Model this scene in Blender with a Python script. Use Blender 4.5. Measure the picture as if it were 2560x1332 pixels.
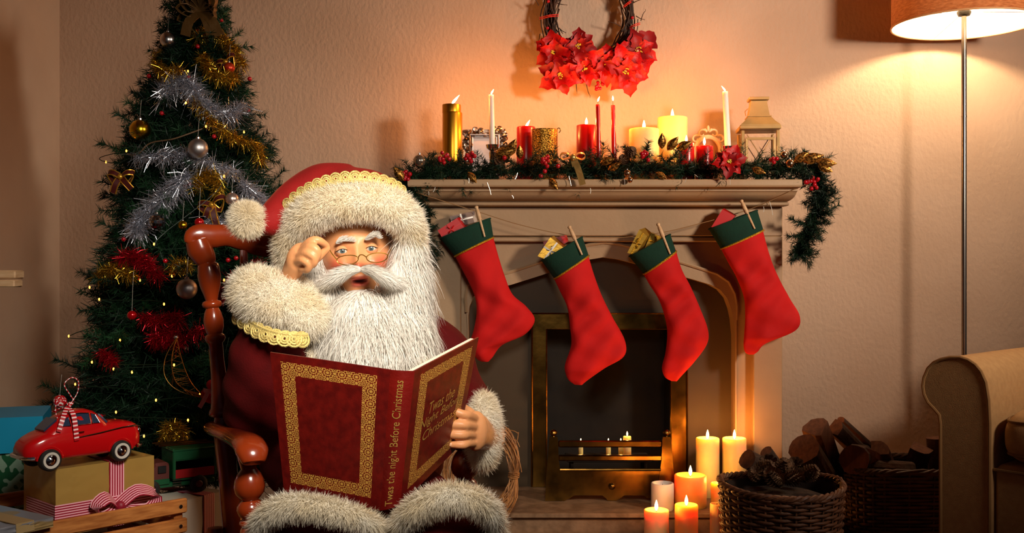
import bpy, bmesh, math, random
import numpy as np
from mathutils import Vector, Matrix, Quaternion

for _o in list(bpy.data.objects):
    bpy.data.objects.remove(_o)
random.seed(11)
rng = np.random.default_rng(11)
SC = bpy.context.scene
COL = SC.collection
CAMH, F = 0.98, 2600.0          # eye height in metres, focal length in pixels of a 2560 px wide picture

# ------------------------------------------------------------------ camera, world, lights, exposure
cam_data = bpy.data.cameras.new('camera')
cam_data.sensor_width = 36.0
cam_data.lens = F / 2560.0 * 36.0
cam_data.clip_start = 0.02
cam = bpy.data.objects.new('camera', cam_data)
COL.objects.link(cam)
cam.location = (0, 0, CAMH)
cam.rotation_euler = (math.pi / 2, 0, 0)
SC.camera = cam

world = bpy.data.worlds.new('world')
SC.world = world
world.use_nodes = True
_bg = world.node_tree.nodes['Background']
_bg.inputs[0].default_value = (0.88, 0.88, 1.0, 1)
_bg.inputs[1].default_value = 0.022

SC.view_settings.view_transform = 'Standard'
SC.view_settings.look = 'None'
SC.view_settings.gamma = 1.0
SC.view_settings.use_curve_mapping = False
SC.view_settings.exposure = 0.0
try:
    SC.cycles.max_bounces = 8
    SC.cycles.diffuse_bounces = 3
    SC.cycles.glossy_bounces = 3
    SC.cycles.transmission_bounces = 6
    SC.cycles.transparent_max_bounces = 8
    SC.cycles.sample_clamp_indirect = 4.0
    SC.cycles.caustics_reflective = False
    SC.cycles.caustics_refractive = False
except Exception:
    pass


def light(name, kind, loc, energy, color, size=0.1, target=None, size_y=None, spread=None):
    d = bpy.data.lights.new(name, kind)
    d.energy = energy
    d.color = color
    if kind == 'AREA':
        d.shape = 'RECTANGLE' if size_y else 'DISK'
        d.size = size
        if size_y:
            d.size_y = size_y
        if spread:
            d.spread = spread
    else:
        d.shadow_soft_size = size
    o = bpy.data.objects.new(name, d)
    COL.objects.link(o)
    o.location = loc
    if target is not None:
        o.rotation_euler = (Vector(target) - Vector(loc)).to_track_quat('-Z', 'Y').to_euler()
    return o


light('key_light', 'AREA', (2.3, 1.35, 1.80), 20, (1.0, 0.82, 0.66), 0.38, (0.45, 3.9, 1.80), spread=math.radians(84))
light('fill_light', 'AREA', (0.10, 1.0, 1.60), 6.0, (1.0, 0.90, 0.77), 0.42, (-0.36, 2.15, 0.97), spread=math.radians(68))


# ------------------------------------------------------------------ pixel helper: a real point at distance d whose image is (px, py)
def S(px, py, d):
    return Vector(((px - 1280.0) * d / F, d, CAMH + (666.0 - py) * d / F))


def on_plane(px, py, P0, N):
    ray = Vector(((px - 1280.0) / F, 1.0, (666.0 - py) / F))
    o = Vector((0, 0, CAMH))
    t = (Vector(P0) - o).dot(Vector(N)) / ray.dot(Vector(N))
    return o + ray * t


def HY(py, d):
    return CAMH + (666.0 - py) * d / F


# ------------------------------------------------------------------ mesh builder
class MB:
    def __init__(self):
        self.V = []
        self.F = []
        self.n = 0
        self.N = None

    def add(self, verts, faces):
        o = self.n
        verts = [tuple(v) for v in verts]
        self.V.extend(verts)
        self.F.extend([tuple(i + o for i in f) for f in faces])
        self.n += len(verts)
        return self

    def box(self, c, s, rot=None, taper=1.0):
        x, y, z = [k / 2 for k in s]
        t = taper
        vs = [(-x, -y, -z), (x, -y, -z), (x, y, -z), (-x, y, -z), (-x * t, -y * t, z), (x * t, -y * t, z), (x * t, y * t, z), (-x * t, y * t, z)]
        c = Vector(c)
        vs = [(rot @ Vector(v) if rot else Vector(v)) + c for v in vs]
        return self.add(vs, [(0, 3, 2, 1), (4, 5, 6, 7), (0, 1, 5, 4), (1, 2, 6, 5), (2, 3, 7, 6), (3, 0, 4, 7)])

    def bbox(self, c, s, b=0.004, rot=None):
        """box with chamfered edges"""
        x, y, z = [k / 2 for k in s]
        b = min(b, x * .45, y * .45, z * .45)
        rings = [(-z, b), (-z + b, 0), (z - b, 0), (z, b)]
        vs = []
        for h, i in rings:
            X, Y = x - i, y - i
            k = b
            vs += [(-X + k, -Y, h), (X - k, -Y, h), (X, -Y + k, h), (X, Y - k, h), (X - k, Y, h), (-X + k, Y, h), (-X, Y - k, h), (-X, -Y + k, h)]
        c = Vector(c)
        vs = [(rot @ Vector(v) if rot else Vector(v)) + c for v in vs]
        fs = [tuple(range(7, -1, -1)), tuple(range(24, 32))]
        for r in range(3):
            for i in range(8):
                j = (i + 1) % 8
                fs.append((r * 8 + i, r * 8 + j, r * 8 + 8 + j, r * 8 + 8 + i))
        return self.add(vs, fs)

    def tube(self, path, radii, n=8, closed=False, squash=(1, 1), up=None, caps=True):
        P = [Vector(p) for p in path]
        m = len(P)
        if not hasattr(radii, '__len__'):
            radii = [radii] * m
        T = []
        for i in range(m):
            a = P[(i - 1) % m] if closed or i > 0 else P[i]
            b = P[(i + 1) % m] if closed or i < m - 1 else P[i]
            t = b - a
            T.append(t.normalized() if t.length > 1e-9 else Vector((0, 0, 1)))
        ref = Vector(up) if up is not None else (Vector((0, 0, 1)) if abs(T[0].z) < .9 else Vector((0, 1, 0)))
        vs = []
        u = (ref - T[0] * ref.dot(T[0])).normalized()
        for i in range(m):
            if up is not None:
                r2 = Vector(up)
                q = r2 - T[i] * r2.dot(T[i])
                u = q.normalized() if q.length > 1e-4 else u
            else:
                q = u - T[i] * u.dot(T[i])
                u = q.normalized() if q.length > 1e-6 else u
            w = T[i].cross(u)
            for k in range(n):
                a = 2 * math.pi * k / n + (math.pi / 4 if n == 4 else 0)
                vs.append(P[i] + u * (math.cos(a) * radii[i] * squash[0]) + w * (math.sin(a) * radii[i] * squash[1]))
        fs = []
        for i in range(m if closed else m - 1):
            j = (i + 1) % m
            for k in range(n):
                l = (k + 1) % n
                fs.append((i * n + k, i * n + l, j * n + l, j * n + k))
        if caps and not closed:
            fs.append(tuple(range(n - 1, -1, -1)))
            fs.append(tuple((m - 1) * n + k for k in range(n)))
        return self.add(vs, fs)

    def lathe(self, prof, c=(0, 0, 0), n=24, rot=None, sx=1.0, sy=1.0):
        c = Vector(c)
        vs, fs, rows = [], [], []
        for r, h in prof:
            if r < 1e-6:
                rows.append((len(vs), 1))
                vs.append(Vector((0, 0, h)))
            else:
                rows.append((len(vs), n))
                for k in range(n):
                    a = 2 * math.pi * k / n
                    vs.append(Vector((math.cos(a) * r * sx, math.sin(a) * r * sy, h)))
        for (a, na), (b, nb) in zip(rows, rows[1:]):
            for k in range(n):
                l = (k + 1) % n
                if na == n and nb == n:
                    fs.append((a + k, a + l, b + l, b + k))
                elif na == n:
                    fs.append((a + k, a + l, b))
                elif nb == n:
                    fs.append((a, b + l, b + k))
        vs = [(rot @ v if rot else v) + c for v in vs]
        return self.add(vs, fs)

    def ell(self, c, r, rot=None, nu=16, nv=10):
        if not hasattr(r, '__len__'):
            r = (r, r, r)
        c = Vector(c)
        vs = [Vector((0, 0, -r[2]))]
        for i in range(1, nv):
            a = -math.pi / 2 + math.pi * i / nv
            for k in range(nu):
                b = 2 * math.pi * k / nu
                vs.append(Vector((r[0] * math.cos(a) * math.cos(b), r[1] * math.cos(a) * math.sin(b), r[2] * math.sin(a))))
        vs.append(Vector((0, 0, r[2])))
        fs = []
        for k in range(nu):
            fs.append((0, 1 + (k + 1) % nu, 1 + k))
            fs.append((len(vs) - 1, 1 + (nv - 2) * nu + k, 1 + (nv - 2) * nu + (k + 1) % nu))
        for i in range(nv - 2):
            for k in range(nu):
                l = (k + 1) % nu
                fs.append((1 + i * nu + k, 1 + i * nu + l, 1 + (i + 1) * nu + l, 1 + (i + 1) * nu + k))
        vs = [(rot @ v if rot else v) + c for v in vs]
        return self.add(vs, fs)

    def prism(self, poly, off, inset=None):
        """poly: 3D points of the front face; off: vector to the back face"""
        n = len(poly)
        P = [Vector(p) for p in poly]
        off = Vector(off)
        vs = P + [p + off for p in P]
        fs = [tuple(range(n)), tuple(range(2 * n - 1, n - 1, -1))]
        for i in range(n):
            j = (i + 1) % n
            fs.append((i, i + n, j + n, j))
        return self.add(vs, fs)

    def band(self, A, B, off):
        """strip between polylines A and B, thickened by off (closed box-like ends)"""
        n = len(A)
        off = Vector(off)
        vs = [Vector(p) for p in A] + [Vector(p) for p in B]
        vs = vs + [v + off for v in vs]
        fs = []
        for i in range(n - 1):
            fs += [(i, i + 1, n + i + 1, n + i), (2 * n + i + 1, 2 * n + i, 3 * n + i, 3 * n + i + 1),
                   (i, 2 * n + i, 2 * n + i + 1, i + 1), (n + i, n + i + 1, 3 * n + i + 1, 3 * n + i)]
        fs += [(0, n, 3 * n, 2 * n), (n - 1, 3 * n - 1, 4 * n - 1, 2 * n - 1)]
        return self.add(vs, fs)

    def grid(self, rows, closed_u=False, caps=False):
        m, n = len(rows), len(rows[0])
        vs = [v for r in rows for v in r]
        fs = []
        for i in range(m - 1):
            for k in range(n if closed_u else n - 1):
                l = (k + 1) % n
                fs.append((i * n + k, i * n + l, (i + 1) * n + l, (i + 1) * n + k))
        if caps:
            fs.append(tuple(range(n - 1, -1, -1)))
            fs.append(tuple((m - 1) * n + k for k in range(n)))
        return self.add(vs, fs)

    def arr(self):
        V = np.array(self.V, dtype=np.float64).reshape(-1, 3)
        tris = []
        for f in self.F:
            for i in range(1, len(f) - 1):
                tris.append((f[0], f[i], f[i + 1]))
        return V, np.array(tris, dtype=np.int64)


def smooth_path(pts, n=24, closed=False):
    """Catmull-Rom through the points"""
    P = [Vector(p) for p in pts]
    m = len(P)
    out = []
    segs = m if closed else m - 1
    for k in range(n + (0 if closed else 1)):
        t = k / n * segs
        i = min(int(t), segs - 1)
        f = t - i
        g = lambda j: P[j % m] if closed else P[max(0, min(m - 1, j))]
        a, b, c, d = g(i - 1), g(i), g(i + 1), g(i + 2)
        out.append(0.5 * ((2 * b) + (c - a) * f + (2 * a - 5 * b + 4 * c - d) * f * f + (3 * b - a - 3 * c + d) * f ** 3))
    return out


def lerp_list(vals, n):
    vals = list(vals)
    xs = np.linspace(0, len(vals) - 1, n)
    return list(np.interp(xs, range(len(vals)), vals))


# ------------------------------------------------------------------ strands (needles, fur, hair, tinsel) as flat tapered blades, vectorised
class Strands:
    def __init__(self):
        self.v, self.f4, self.f3, self.nrm, self.n = [], [], [], [], 0

    def add(self, P, D, L, W, bend=None, segs=2, normals=None, taper=0.15, side=None):
        P = np.asarray(P, float)
        k = len(P)
        if k == 0:
            return self
        D = np.asarray(D, float)
        D = D / np.maximum(np.linalg.norm(D, axis=1, keepdims=True), 1e-9)
        L = np.broadcast_to(np.asarray(L, float), (k,))
        W = np.broadcast_to(np.asarray(W, float), (k,))
        if side is None:
            R = rng.normal(size=(k, 3))
            side = np.cross(D, R)
        side = side / np.maximum(np.linalg.norm(side, axis=1, keepdims=True), 1e-9)
        if bend is None:
            bend = np.zeros((k, 3))
        bend = np.broadcast_to(np.asarray(bend, float), (k, 3))
        rows = []
        for i in range(segs + 1):
            t = i / segs
            c = P + (D * t + bend * t * t) * L[:, None]
            w = W * (1 - (1 - taper) * t) * .5
            rows.append(c - side * w[:, None])
            rows.append(c + side * w[:, None])
        A = np.stack(rows, 1)                      # k, 2(segs+1), 3
        m = 2 * (segs + 1)
        base = self.n + np.arange(k)[:, None] * m
        for i in range(segs):
            q = np.concatenate([base + 2 * i, base + 2 * i + 1, base + 2 * i + 3, base + 2 * i + 2], 1)
            self.f4.append(q)
        self.v.append(A.reshape(-1, 3))
        if normals is not None:
            self.nrm.append(np.repeat(normals, m, axis=0))
        self.n += k * m
        return self

    def paths(self, C, W, normals=None, side=None, taper=.1):
        """C: (k, s, 3) polylines"""
        k, s, _ = C.shape
        D = C[:, -1] - C[:, 0]
        R = rng.normal(size=(k, 3)) if side is None else side
        sd = np.cross(D, R)
        sd = sd / np.maximum(np.linalg.norm(sd, axis=1, keepdims=True), 1e-9)
        W = np.broadcast_to(np.asarray(W, float), (k,))
        rows = []
        for i in range(s):
            w = (W * (1 - (1 - taper) * (i / (s - 1)) ** 2) * .5)[:, None]
            rows += [C[:, i] - sd * w, C[:, i] + sd * w]
        A = np.stack(rows, 1)
        m = 2 * s
        base = self.n + np.arange(k)[:, None] * m
        for i in range(s - 1):
            self.f4.append(np.concatenate([base + 2 * i, base + 2 * i + 1, base + 2 * i + 3, base + 2 * i + 2], 1))
        self.v.append(A.reshape(-1, 3))
        if normals is not None:
            self.nrm.append(np.repeat(normals, m, axis=0))
        self.n += k * m
        return self


def sample_surface(mb, n, power=None):
    V, T = mb.arr()
    a, b, c = V[T[:, 0]], V[T[:, 1]], V[T[:, 2]]
    cr = np.cross(b - a, c - a)
    ar = np.linalg.norm(cr, axis=1)
    p = ar / ar.sum()
    idx = rng.choice(len(T), size=n, p=p)
    r1, r2 = np.sqrt(rng.random(n)), rng.random(n)
    P = a[idx] * (1 - r1)[:, None] + b[idx] * (r1 * (1 - r2))[:, None] + c[idx] * (r1 * r2)[:, None]
    N = cr[idx] / np.maximum(ar[idx], 1e-12)[:, None]
    return P, N


# ------------------------------------------------------------------ objects
ORG = {}


def root_of(o):
    while o.parent is not None:
        o = o.parent
    return o


def mesh_from(name, mb, org, extra=None, smooth=True, angle=35):
    me = bpy.data.meshes.new(name)
    V = np.array(mb.V, dtype=np.float64).reshape(-1, 3) if mb is not None and mb.n else np.zeros((0, 3))
    faces = list(mb.F) if mb is not None else []
    sizes = np.array([len(f) for f in faces], dtype=np.int32)
    loops = np.array([i for f in faces for i in f], dtype=np.int32)
    nb = len(V)
    if extra is not None and extra.n:
        EV = np.concatenate(extra.v, 0)
        Q = np.concatenate(extra.f4, 0).astype(np.int32) + nb
        V = np.concatenate([V, EV], 0)
        loops = np.concatenate([loops, Q.reshape(-1)]).astype(np.int32)
        sizes = np.concatenate([sizes, np.full(len(Q), 4, np.int32)]).astype(np.int32)
    V = V - np.array(org)
    me.vertices.add(len(V))
    me.vertices.foreach_set('co', V.astype(np.float32).reshape(-1))
    me.loops.add(len(loops))
    me.loops.foreach_set('vertex_index', loops)
    me.polygons.add(len(sizes))
    starts = np.concatenate([[0], np.cumsum(sizes)[:-1]]).astype(np.int32)
    me.polygons.foreach_set('loop_start', starts)
    me.polygons.foreach_set('loop_total', sizes)
    me.update(calc_edges=True)
    me.polygons.foreach_set('use_smooth', np.full(len(sizes), bool(smooth)))
    if extra is not None and extra.n and extra.nrm:
        bm_n = np.zeros((len(V), 3), np.float32)
        if nb:
            vn = np.zeros(nb * 3 + len(V[nb:]) * 3, np.float32)
            me.vertices.foreach_get('normal', vn)
            bm_n = vn.reshape(-1, 3).copy()
        bm_n[nb:] = np.concatenate(extra.nrm, 0)
        me.normals_split_custom_set_from_vertices(bm_n.tolist())
    elif smooth and angle < 180 and len(faces) and extra is None:
        try:
            me.set_sharp_from_angle(angle=math.radians(angle))
        except Exception:
            pass
    return me


def obj(name, mb, mat, parent=None, extra=None, smooth=True, angle=35, label=None, kind=None, loc=None):
    org = ORG[root_of(parent).name] if parent is not None else Vector(loc if loc is not None else (0, 0, 0))
    me = mesh_from(name, mb, org, extra, smooth, angle)
    if mat is not None:
        me.materials.append(mat)
    o = bpy.data.objects.new(name, me)
    COL.objects.link(o)
    if parent is not None:
        o.parent = parent
    else:
        o.location = org
        ORG[o.name] = org
    if label:
        o['label'] = label
    if kind:
        o['kind'] = kind
    return o


def thing(name, label, cat, loc, group=None):
    o = bpy.data.objects.new(name, None)
    o.empty_display_size = 0.05
    COL.objects.link(o)
    o.location = loc
    ORG[o.name] = Vector(loc)
    o['label'] = label
    o['category'] = cat
    if group:
        o['group'] = group
    return o


def single(name, mb, mat, label, cat, loc, group=None, **kw):
    o = obj(name, mb, mat, None, loc=loc, **kw)
    o['label'] = label
    o['category'] = cat
    if group:
        o['group'] = group
    return o


def struct(name, mb, mat, **kw):
    o = obj(name, mb, mat, None, **kw)
    o['kind'] = 'structure'
    return o


def dup(root, loc, label, rot=None, scale=None):
    r = root.copy()
    COL.objects.link(r)
    r.location = loc
    if rot is not None:
        r.rotation_euler = rot
    if scale is not None:
        r.scale = (scale,) * 3 if not hasattr(scale, '__len__') else scale
    r['label'] = label
    ORG[r.name] = Vector(loc)
    for ch in [c for c in COL.objects if c.parent == root]:
        c = (ch, ch.copy())
        COL.objects.link(c[1])
        c[1].parent = r
        for g in [q for q in COL.objects if q.parent == ch]:
            d = g.copy()
            COL.objects.link(d)
            d.parent = c[1]
    return r


# ------------------------------------------------------------------ materials
def lin(c):
    return tuple(((v / 255.0) / 12.92 if v / 255.0 <= 0.04045 else ((v / 255.0 + 0.055) / 1.055) ** 2.4) for v in c[:3]) + (1.0,)


MATS = {}


def mat(name, col, rough=0.6, metal=0.0, col2=None, nscale=8.0, nstretch=(1, 1, 1), bump=0.0, bscale=60.0, bstretch=(1, 1, 1), sss=0.0, sssr=0.02,
        emit=None, estr=0.0, trans=0.0, ior=1.45, coat=0.0, sheen=0.0, sheencol=None, translucent=0.0, spec=0.5, ndetail=4.0, contrast=(0.35, 0.65), bdist=0.01, aniso=0.0):
    if name in MATS:
        return MATS[name]
    m = bpy.data.materials.new(name)
    m.use_nodes = True
    nt = m.node_tree
    b = nt.nodes['Principled BSDF']
    b.inputs['Base Color'].default_value = lin(col)
    b.inputs['Roughness'].default_value = rough
    b.inputs['Metallic'].default_value = metal
    b.inputs['Specular IOR Level'].default_value = spec
    b.inputs['IOR'].default_value = ior
    if sss:
        b.inputs['Subsurface Weight'].default_value = sss
        b.inputs['Subsurface Radius'].default_value = (1.0, 0.45, 0.18)
        b.inputs['Subsurface Scale'].default_value = sssr
    if emit is not None:
        b.inputs['Emission Color'].default_value = lin(emit)
        b.inputs['Emission Strength'].default_value = estr
    if trans:
        b.inputs['Transmission Weight'].default_value = trans
    if coat:
        b.inputs['Coat Weight'].default_value = coat
        b.inputs['Coat Roughness'].default_value = 0.12
    if sheen:
        b.inputs['Sheen Weight'].default_value = sheen
        b.inputs['Sheen Roughness'].default_value = 0.4
        b.inputs['Sheen Tint'].default_value = lin(sheencol or col)
    tc = None

    def coord(st):
        nonlocal tc
        if tc is None:
            tc = nt.nodes.new('ShaderNodeTexCoord')
        mp = nt.nodes.new('ShaderNodeMapping')
        mp.inputs['Scale'].default_value = st
        nt.links.new(tc.outputs['Object'], mp.inputs['Vector'])
        return mp.outputs['Vector']
    if col2 is not None:
        nz = nt.nodes.new('ShaderNodeTexNoise')
        nz.inputs['Scale'].default_value = nscale
        nz.inputs['Detail'].default_value = ndetail
        nt.links.new(coord(nstretch), nz.inputs['Vector'])
        rp = nt.nodes.new('ShaderNodeValToRGB')
        rp.color_ramp.elements[0].position = contrast[0]
        rp.color_ramp.elements[1].position = contrast[1]
        rp.color_ramp.elements[0].color = lin(col)
        rp.color_ramp.elements[1].color = lin(col2)
        nt.links.new(nz.outputs['Fac'], rp.inputs['Fac'])
        nt.links.new(rp.outputs['Color'], b.inputs['Base Color'])
    if bump:
        nz = nt.nodes.new('ShaderNodeTexNoise')
        nz.inputs['Scale'].default_value = bscale
        nz.inputs['Detail'].default_value = 3.0
        nt.links.new(coord(bstretch), nz.inputs['Vector'])
        bp = nt.nodes.new('ShaderNodeBump')
        bp.inputs['Strength'].default_value = bump
        bp.inputs['Distance'].default_value = bdist
        nt.links.new(nz.outputs['Fac'], bp.inputs['Height'])
        nt.links.new(bp.outputs['Normal'], b.inputs['Normal'])
    if translucent:
        tr = nt.nodes.new('ShaderNodeBsdfTranslucent')
        tr.inputs['Color'].default_value = lin(col)
        mx = nt.nodes.new('ShaderNodeMixShader')
        mx.inputs[0].default_value = translucent
        nt.links.new(b.outputs[0], mx.inputs[1])
        nt.links.new(tr.outputs[0], mx.inputs[2])
        nt.links.new(mx.outputs[0], nt.nodes['Material Output'].inputs['Surface'])
    MATS[name] = m
    return m


def stripe_mat(name, c1, c2, axis, scale, rough=0.5, duty=0.5, attr='UV'):
    """flat printed stripes across the ribbon, from a per-vertex coordinate stored on the mesh"""
    m = bpy.data.materials.new(name)
    m.use_nodes = True
    nt = m.node_tree
    b = nt.nodes['Principled BSDF']
    b.inputs['Roughness'].default_value = rough
    uv = nt.nodes.new('ShaderNodeUVMap')
    sp = nt.nodes.new('ShaderNodeSeparateXYZ')
    nt.links.new(uv.outputs[0], sp.inputs[0])
    mu = nt.nodes.new('ShaderNodeMath'); mu.operation = 'MULTIPLY'; mu.inputs[1].default_value = scale
    nt.links.new(sp.outputs[axis], mu.inputs[0])
    fr = nt.nodes.new('ShaderNodeMath'); fr.operation = 'FRACT'
    nt.links.new(mu.outputs[0], fr.inputs[0])
    gt = nt.nodes.new('ShaderNodeMath'); gt.operation = 'GREATER_THAN'; gt.inputs[1].default_value = duty
    nt.links.new(fr.outputs[0], gt.inputs[0])
    mx = nt.nodes.new('ShaderNodeMix'); mx.data_type = 'RGBA'
    mx.inputs[6].default_value = lin(c1)
    mx.inputs[7].default_value = lin(c2)
    nt.links.new(gt.outputs[0], mx.inputs[0])
    nt.links.new(mx.outputs[2], b.inputs['Base Color'])
    return m


def ribbon(name, path, width, m, parent, up, loc=None, thick=0.0008, vlen=1.0):
    """flat ribbon along path; up = direction across its width (a vector or one vector per point); with UV (u across, v along)"""
    P = [Vector(p) for p in path]
    n = len(P)
    ups = up if isinstance(up, list) else [Vector(up)] * n
    rows, uvs, d = [], [], 0.0
    for i in range(n):
        t = (P[min(i + 1, n - 1)] - P[max(i - 1, 0)]).normalized()
        u = Vector(ups[i])
        u = (u - t * u.dot(t)).normalized()
        w = t.cross(u) * thick
        if i:
            d += (P[i] - P[i - 1]).length
        rows.append([P[i] - u * width / 2 + w, P[i] + u * width / 2 + w, P[i] + u * width / 2 - w, P[i] - u * width / 2 - w])
        uvs.append([(0, d), (1, d), (1, d), (0, d)])
    mb = MB().grid(rows, closed_u=True, caps=True)
    o = obj(name, mb, m, parent, angle=60, loc=loc)
    lay = o.data.uv_layers.new(name='UVMap')
    flat = [q for r in uvs for q in r]
    vi = np.zeros(len(o.data.loops), np.int32)
    o.data.loops.foreach_get('vertex_index', vi)
    lay.data.foreach_set('uv', np.array([flat[i] for i in vi], np.float32).reshape(-1))
    return o


def rotz(a):
    return Matrix.Rotation(a, 3, 'Z')


def align(d, up=(0, 0, 1)):
    """rotation taking local Z to d"""
    return Vector(d).normalized().to_track_quat('Z', 'Y').to_matrix()
# ================================================================== MATERIALS
plaster = mat('plaster', (200, 169, 144), 0.85, col2=(192, 160, 134), nscale=3.0, bump=0.5, bscale=70.0, bstretch=(1, 1, .7), bdist=0.006)
plaster_side = mat('plaster_side', (200, 176, 152), 0.85, col2=(192, 166, 142), nscale=3.0, bump=0.12, bscale=40.0)
stone = mat('painted_stone', (178, 147, 112), 0.55, col2=(168, 136, 102), nscale=5.0, bump=0.06, bscale=90.0)
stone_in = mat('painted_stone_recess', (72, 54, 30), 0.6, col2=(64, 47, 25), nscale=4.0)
hearth_m = mat('hearth_stone', (150, 118, 88), 0.6, col2=(120, 92, 66), nscale=26.0, bump=0.15, bscale=60.0)
soot = mat('soot', (30, 25, 19), 0.9, col2=(22, 18, 14), nscale=12.0)
brass = mat('old_brass', (150, 110, 48), 0.26, 1.0, col2=(96, 70, 30), nscale=14.0, bump=0.05, bscale=30.0)
floor_m = mat('floor_boards', (92, 62, 40), 0.45, col2=(70, 46, 30), nscale=6.0, nstretch=(1, 8, 1))
carpet_ceiling = mat('ceiling_paint', (104, 84, 66), 0.9)
gold = mat('gold_foil', (222, 165, 62), 0.28, 1.0, bump=0.05, bscale=40.0)
gold_sat = mat('satin_gold', (228, 160, 46), 0.33, 1.0)
silver = mat('silver', (205, 200, 198), 0.25, 1.0)
silver_sat = mat('satin_silver', (190, 184, 184), 0.42, 1.0)
chrome = mat('chrome', (220, 220, 225), 0.08, 1.0)
black = mat('black', (14, 12, 11), 0.5)
glass = mat('clear_glass', (255, 255, 255), 0.03, trans=1.0, ior=1.45)
pine = mat('pine_needles', (24, 52, 31), 0.5, col2=(12, 33, 21), nscale=9.0, spec=0.3)
pine_hi = mat('pine_needles_light', (36, 76, 42), 0.5, col2=(18, 46, 27), nscale=9.0, spec=0.3)
bark = mat('bark', (70, 44, 28), 0.8, col2=(45, 28, 18), nscale=30.0, bump=0.4, bscale=50.0)
berry_m = mat('berry_red', (168, 10, 24), 0.18, coat=0.6)
wood_light = mat('peg_wood', (226, 186, 142), 0.5, col2=(206, 160, 114), nscale=20.0, nstretch=(1, 1, 6))
wick_m = mat('wick', (40, 30, 24), 0.9)
flame_m = mat('flame', (255, 220, 150), 0.5, emit=(255, 206, 130), estr=24.0)

# ================================================================== SETTING
WALL = 4.0
WXL = -1.74
hm = MB()
# back wall with real thickness
hm.box((0.63, WALL + 0.05, 1.35), (4.74 + 0.1, 0.10, 2.7))
struct('wall_back', hm, plaster)
struct('wall_left', MB().box((WXL - 0.05, 1.9, 1.35), (0.10, 4.2, 2.7)), plaster_side)
struct('floor', MB().box((0.65, 1.9, -0.03), (4.9, 4.3, 0.06)), floor_m)
struct('ceiling', MB().box((0.65, 1.9, 2.73), (4.9, 4.3, 0.06)), carpet_ceiling)

# wooden end board on the left wall
tb = thing('wooden_bracket', 'short pale wooden bar end sticking out from the side wall above the gifts', 'bracket', S(10, 697, 2.62))
obj('top_board', MB().bbox(S(6, 686, 2.62) + Vector((-.05, 0, 0)), (0.188, 0.05, 0.0215), .003), wood_light, tb)
obj('bottom_board', MB().bbox(S(6, 708, 2.62) + Vector((-.052, 0, 0)), (0.186, 0.046, 0.0195), .003), wood_light, tb)
obj('wall_rail', MB().bbox((WXL + .2, 2.62, S(0, 697, 2.62).z), (0.40, 0.03, 0.036), .004), wood_light, tb)

# ================================================================== FIREPLACE
FZ = 3.72
BL, BR = -0.293, 0.968
fp = thing('fireplace', 'painted stone fireplace surround with moulded mantel shelf and pointed arch opening', 'fireplace', (0.335, 3.86, 0))
prof = [(.140, 1.2800), (.143, 1.2780), (.145, 1.2720), (.145, 1.2600), (.142, 1.2545), (.136, 1.2526), (.118, 1.2515), (.112, 1.2490), (.112, 1.2420), (.108, 1.2405),
        (.104, 1.2380), (.100, 1.2320), (.092, 1.2260), (.080, 1.2195), (.062, 1.2140), (.046, 1.2110), (.036, 1.2095), (.036, 1.2070), (.044, 1.2060), (.048, 1.2030), (.048, 1.1985), (.044, 1.1955), (.030, 1.1940), (.0, 1.1930)]
rows = []
for o_, h in prof:
    kl, kr = .066 / .145, .030 / .145
    rows.append([Vector((BL - o_ * kl, WALL - .002, h)), Vector((BL - o_ * kl, FZ - o_, h)), Vector((BR + o_ * kr, FZ - o_, h)), Vector((BR + o_ * kr, WALL - .002, h))])
obj('mantel_shelf', MB().grid(rows, closed_u=True, caps=True), stone, fp, angle=28)
yb = HY(590, FZ)
obj('frieze', MB().bbox(((BL + BR) / 2, (FZ + WALL) / 2 - .001, (1.1935 + yb) / 2), (BR - BL, WALL - FZ - .004, 1.1935 - yb), .003), stone, fp)
xi0, xi1 = S(1152, 600, FZ).x, S(1884, 600, FZ).x
for a, b in ((BL, xi0), (xi1, BR)):
    obj('pilaster', MB().bbox(((a + b) / 2, (FZ + WALL) / 2 - .001, yb / 2), (b - a, WALL - FZ - .004, yb), .003), stone, fp)
PZ = 3.745
yl = HY(606, PZ)
obj('panel_moulding', MB().bbox(((xi0 + xi1) / 2, PZ - .004, (yb + yl) / 2 - .0005), (xi1 - xi0, .034, abs(yb - yl) - .004), .004), stone, fp)
arch_px = [(1172, 1300), (1172, 830), (1171, 790), (1174, 765), (1184, 741), (1205, 727), (1240, 720), (1277, 712), (1350, 689), (1430, 662), (1472, 649), (1508, 643),
           (1545, 648), (1590, 659), (1660, 679), (1732, 698), (1775, 711), (1800, 724), (1818, 745), (1828, 772), (1834, 800), (1838, 840), (1838, 1300)]
arch = [S(x, y, PZ) for x, y in arch_px]
for p in arch:
    p.z = max(p.z, .173)
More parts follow.
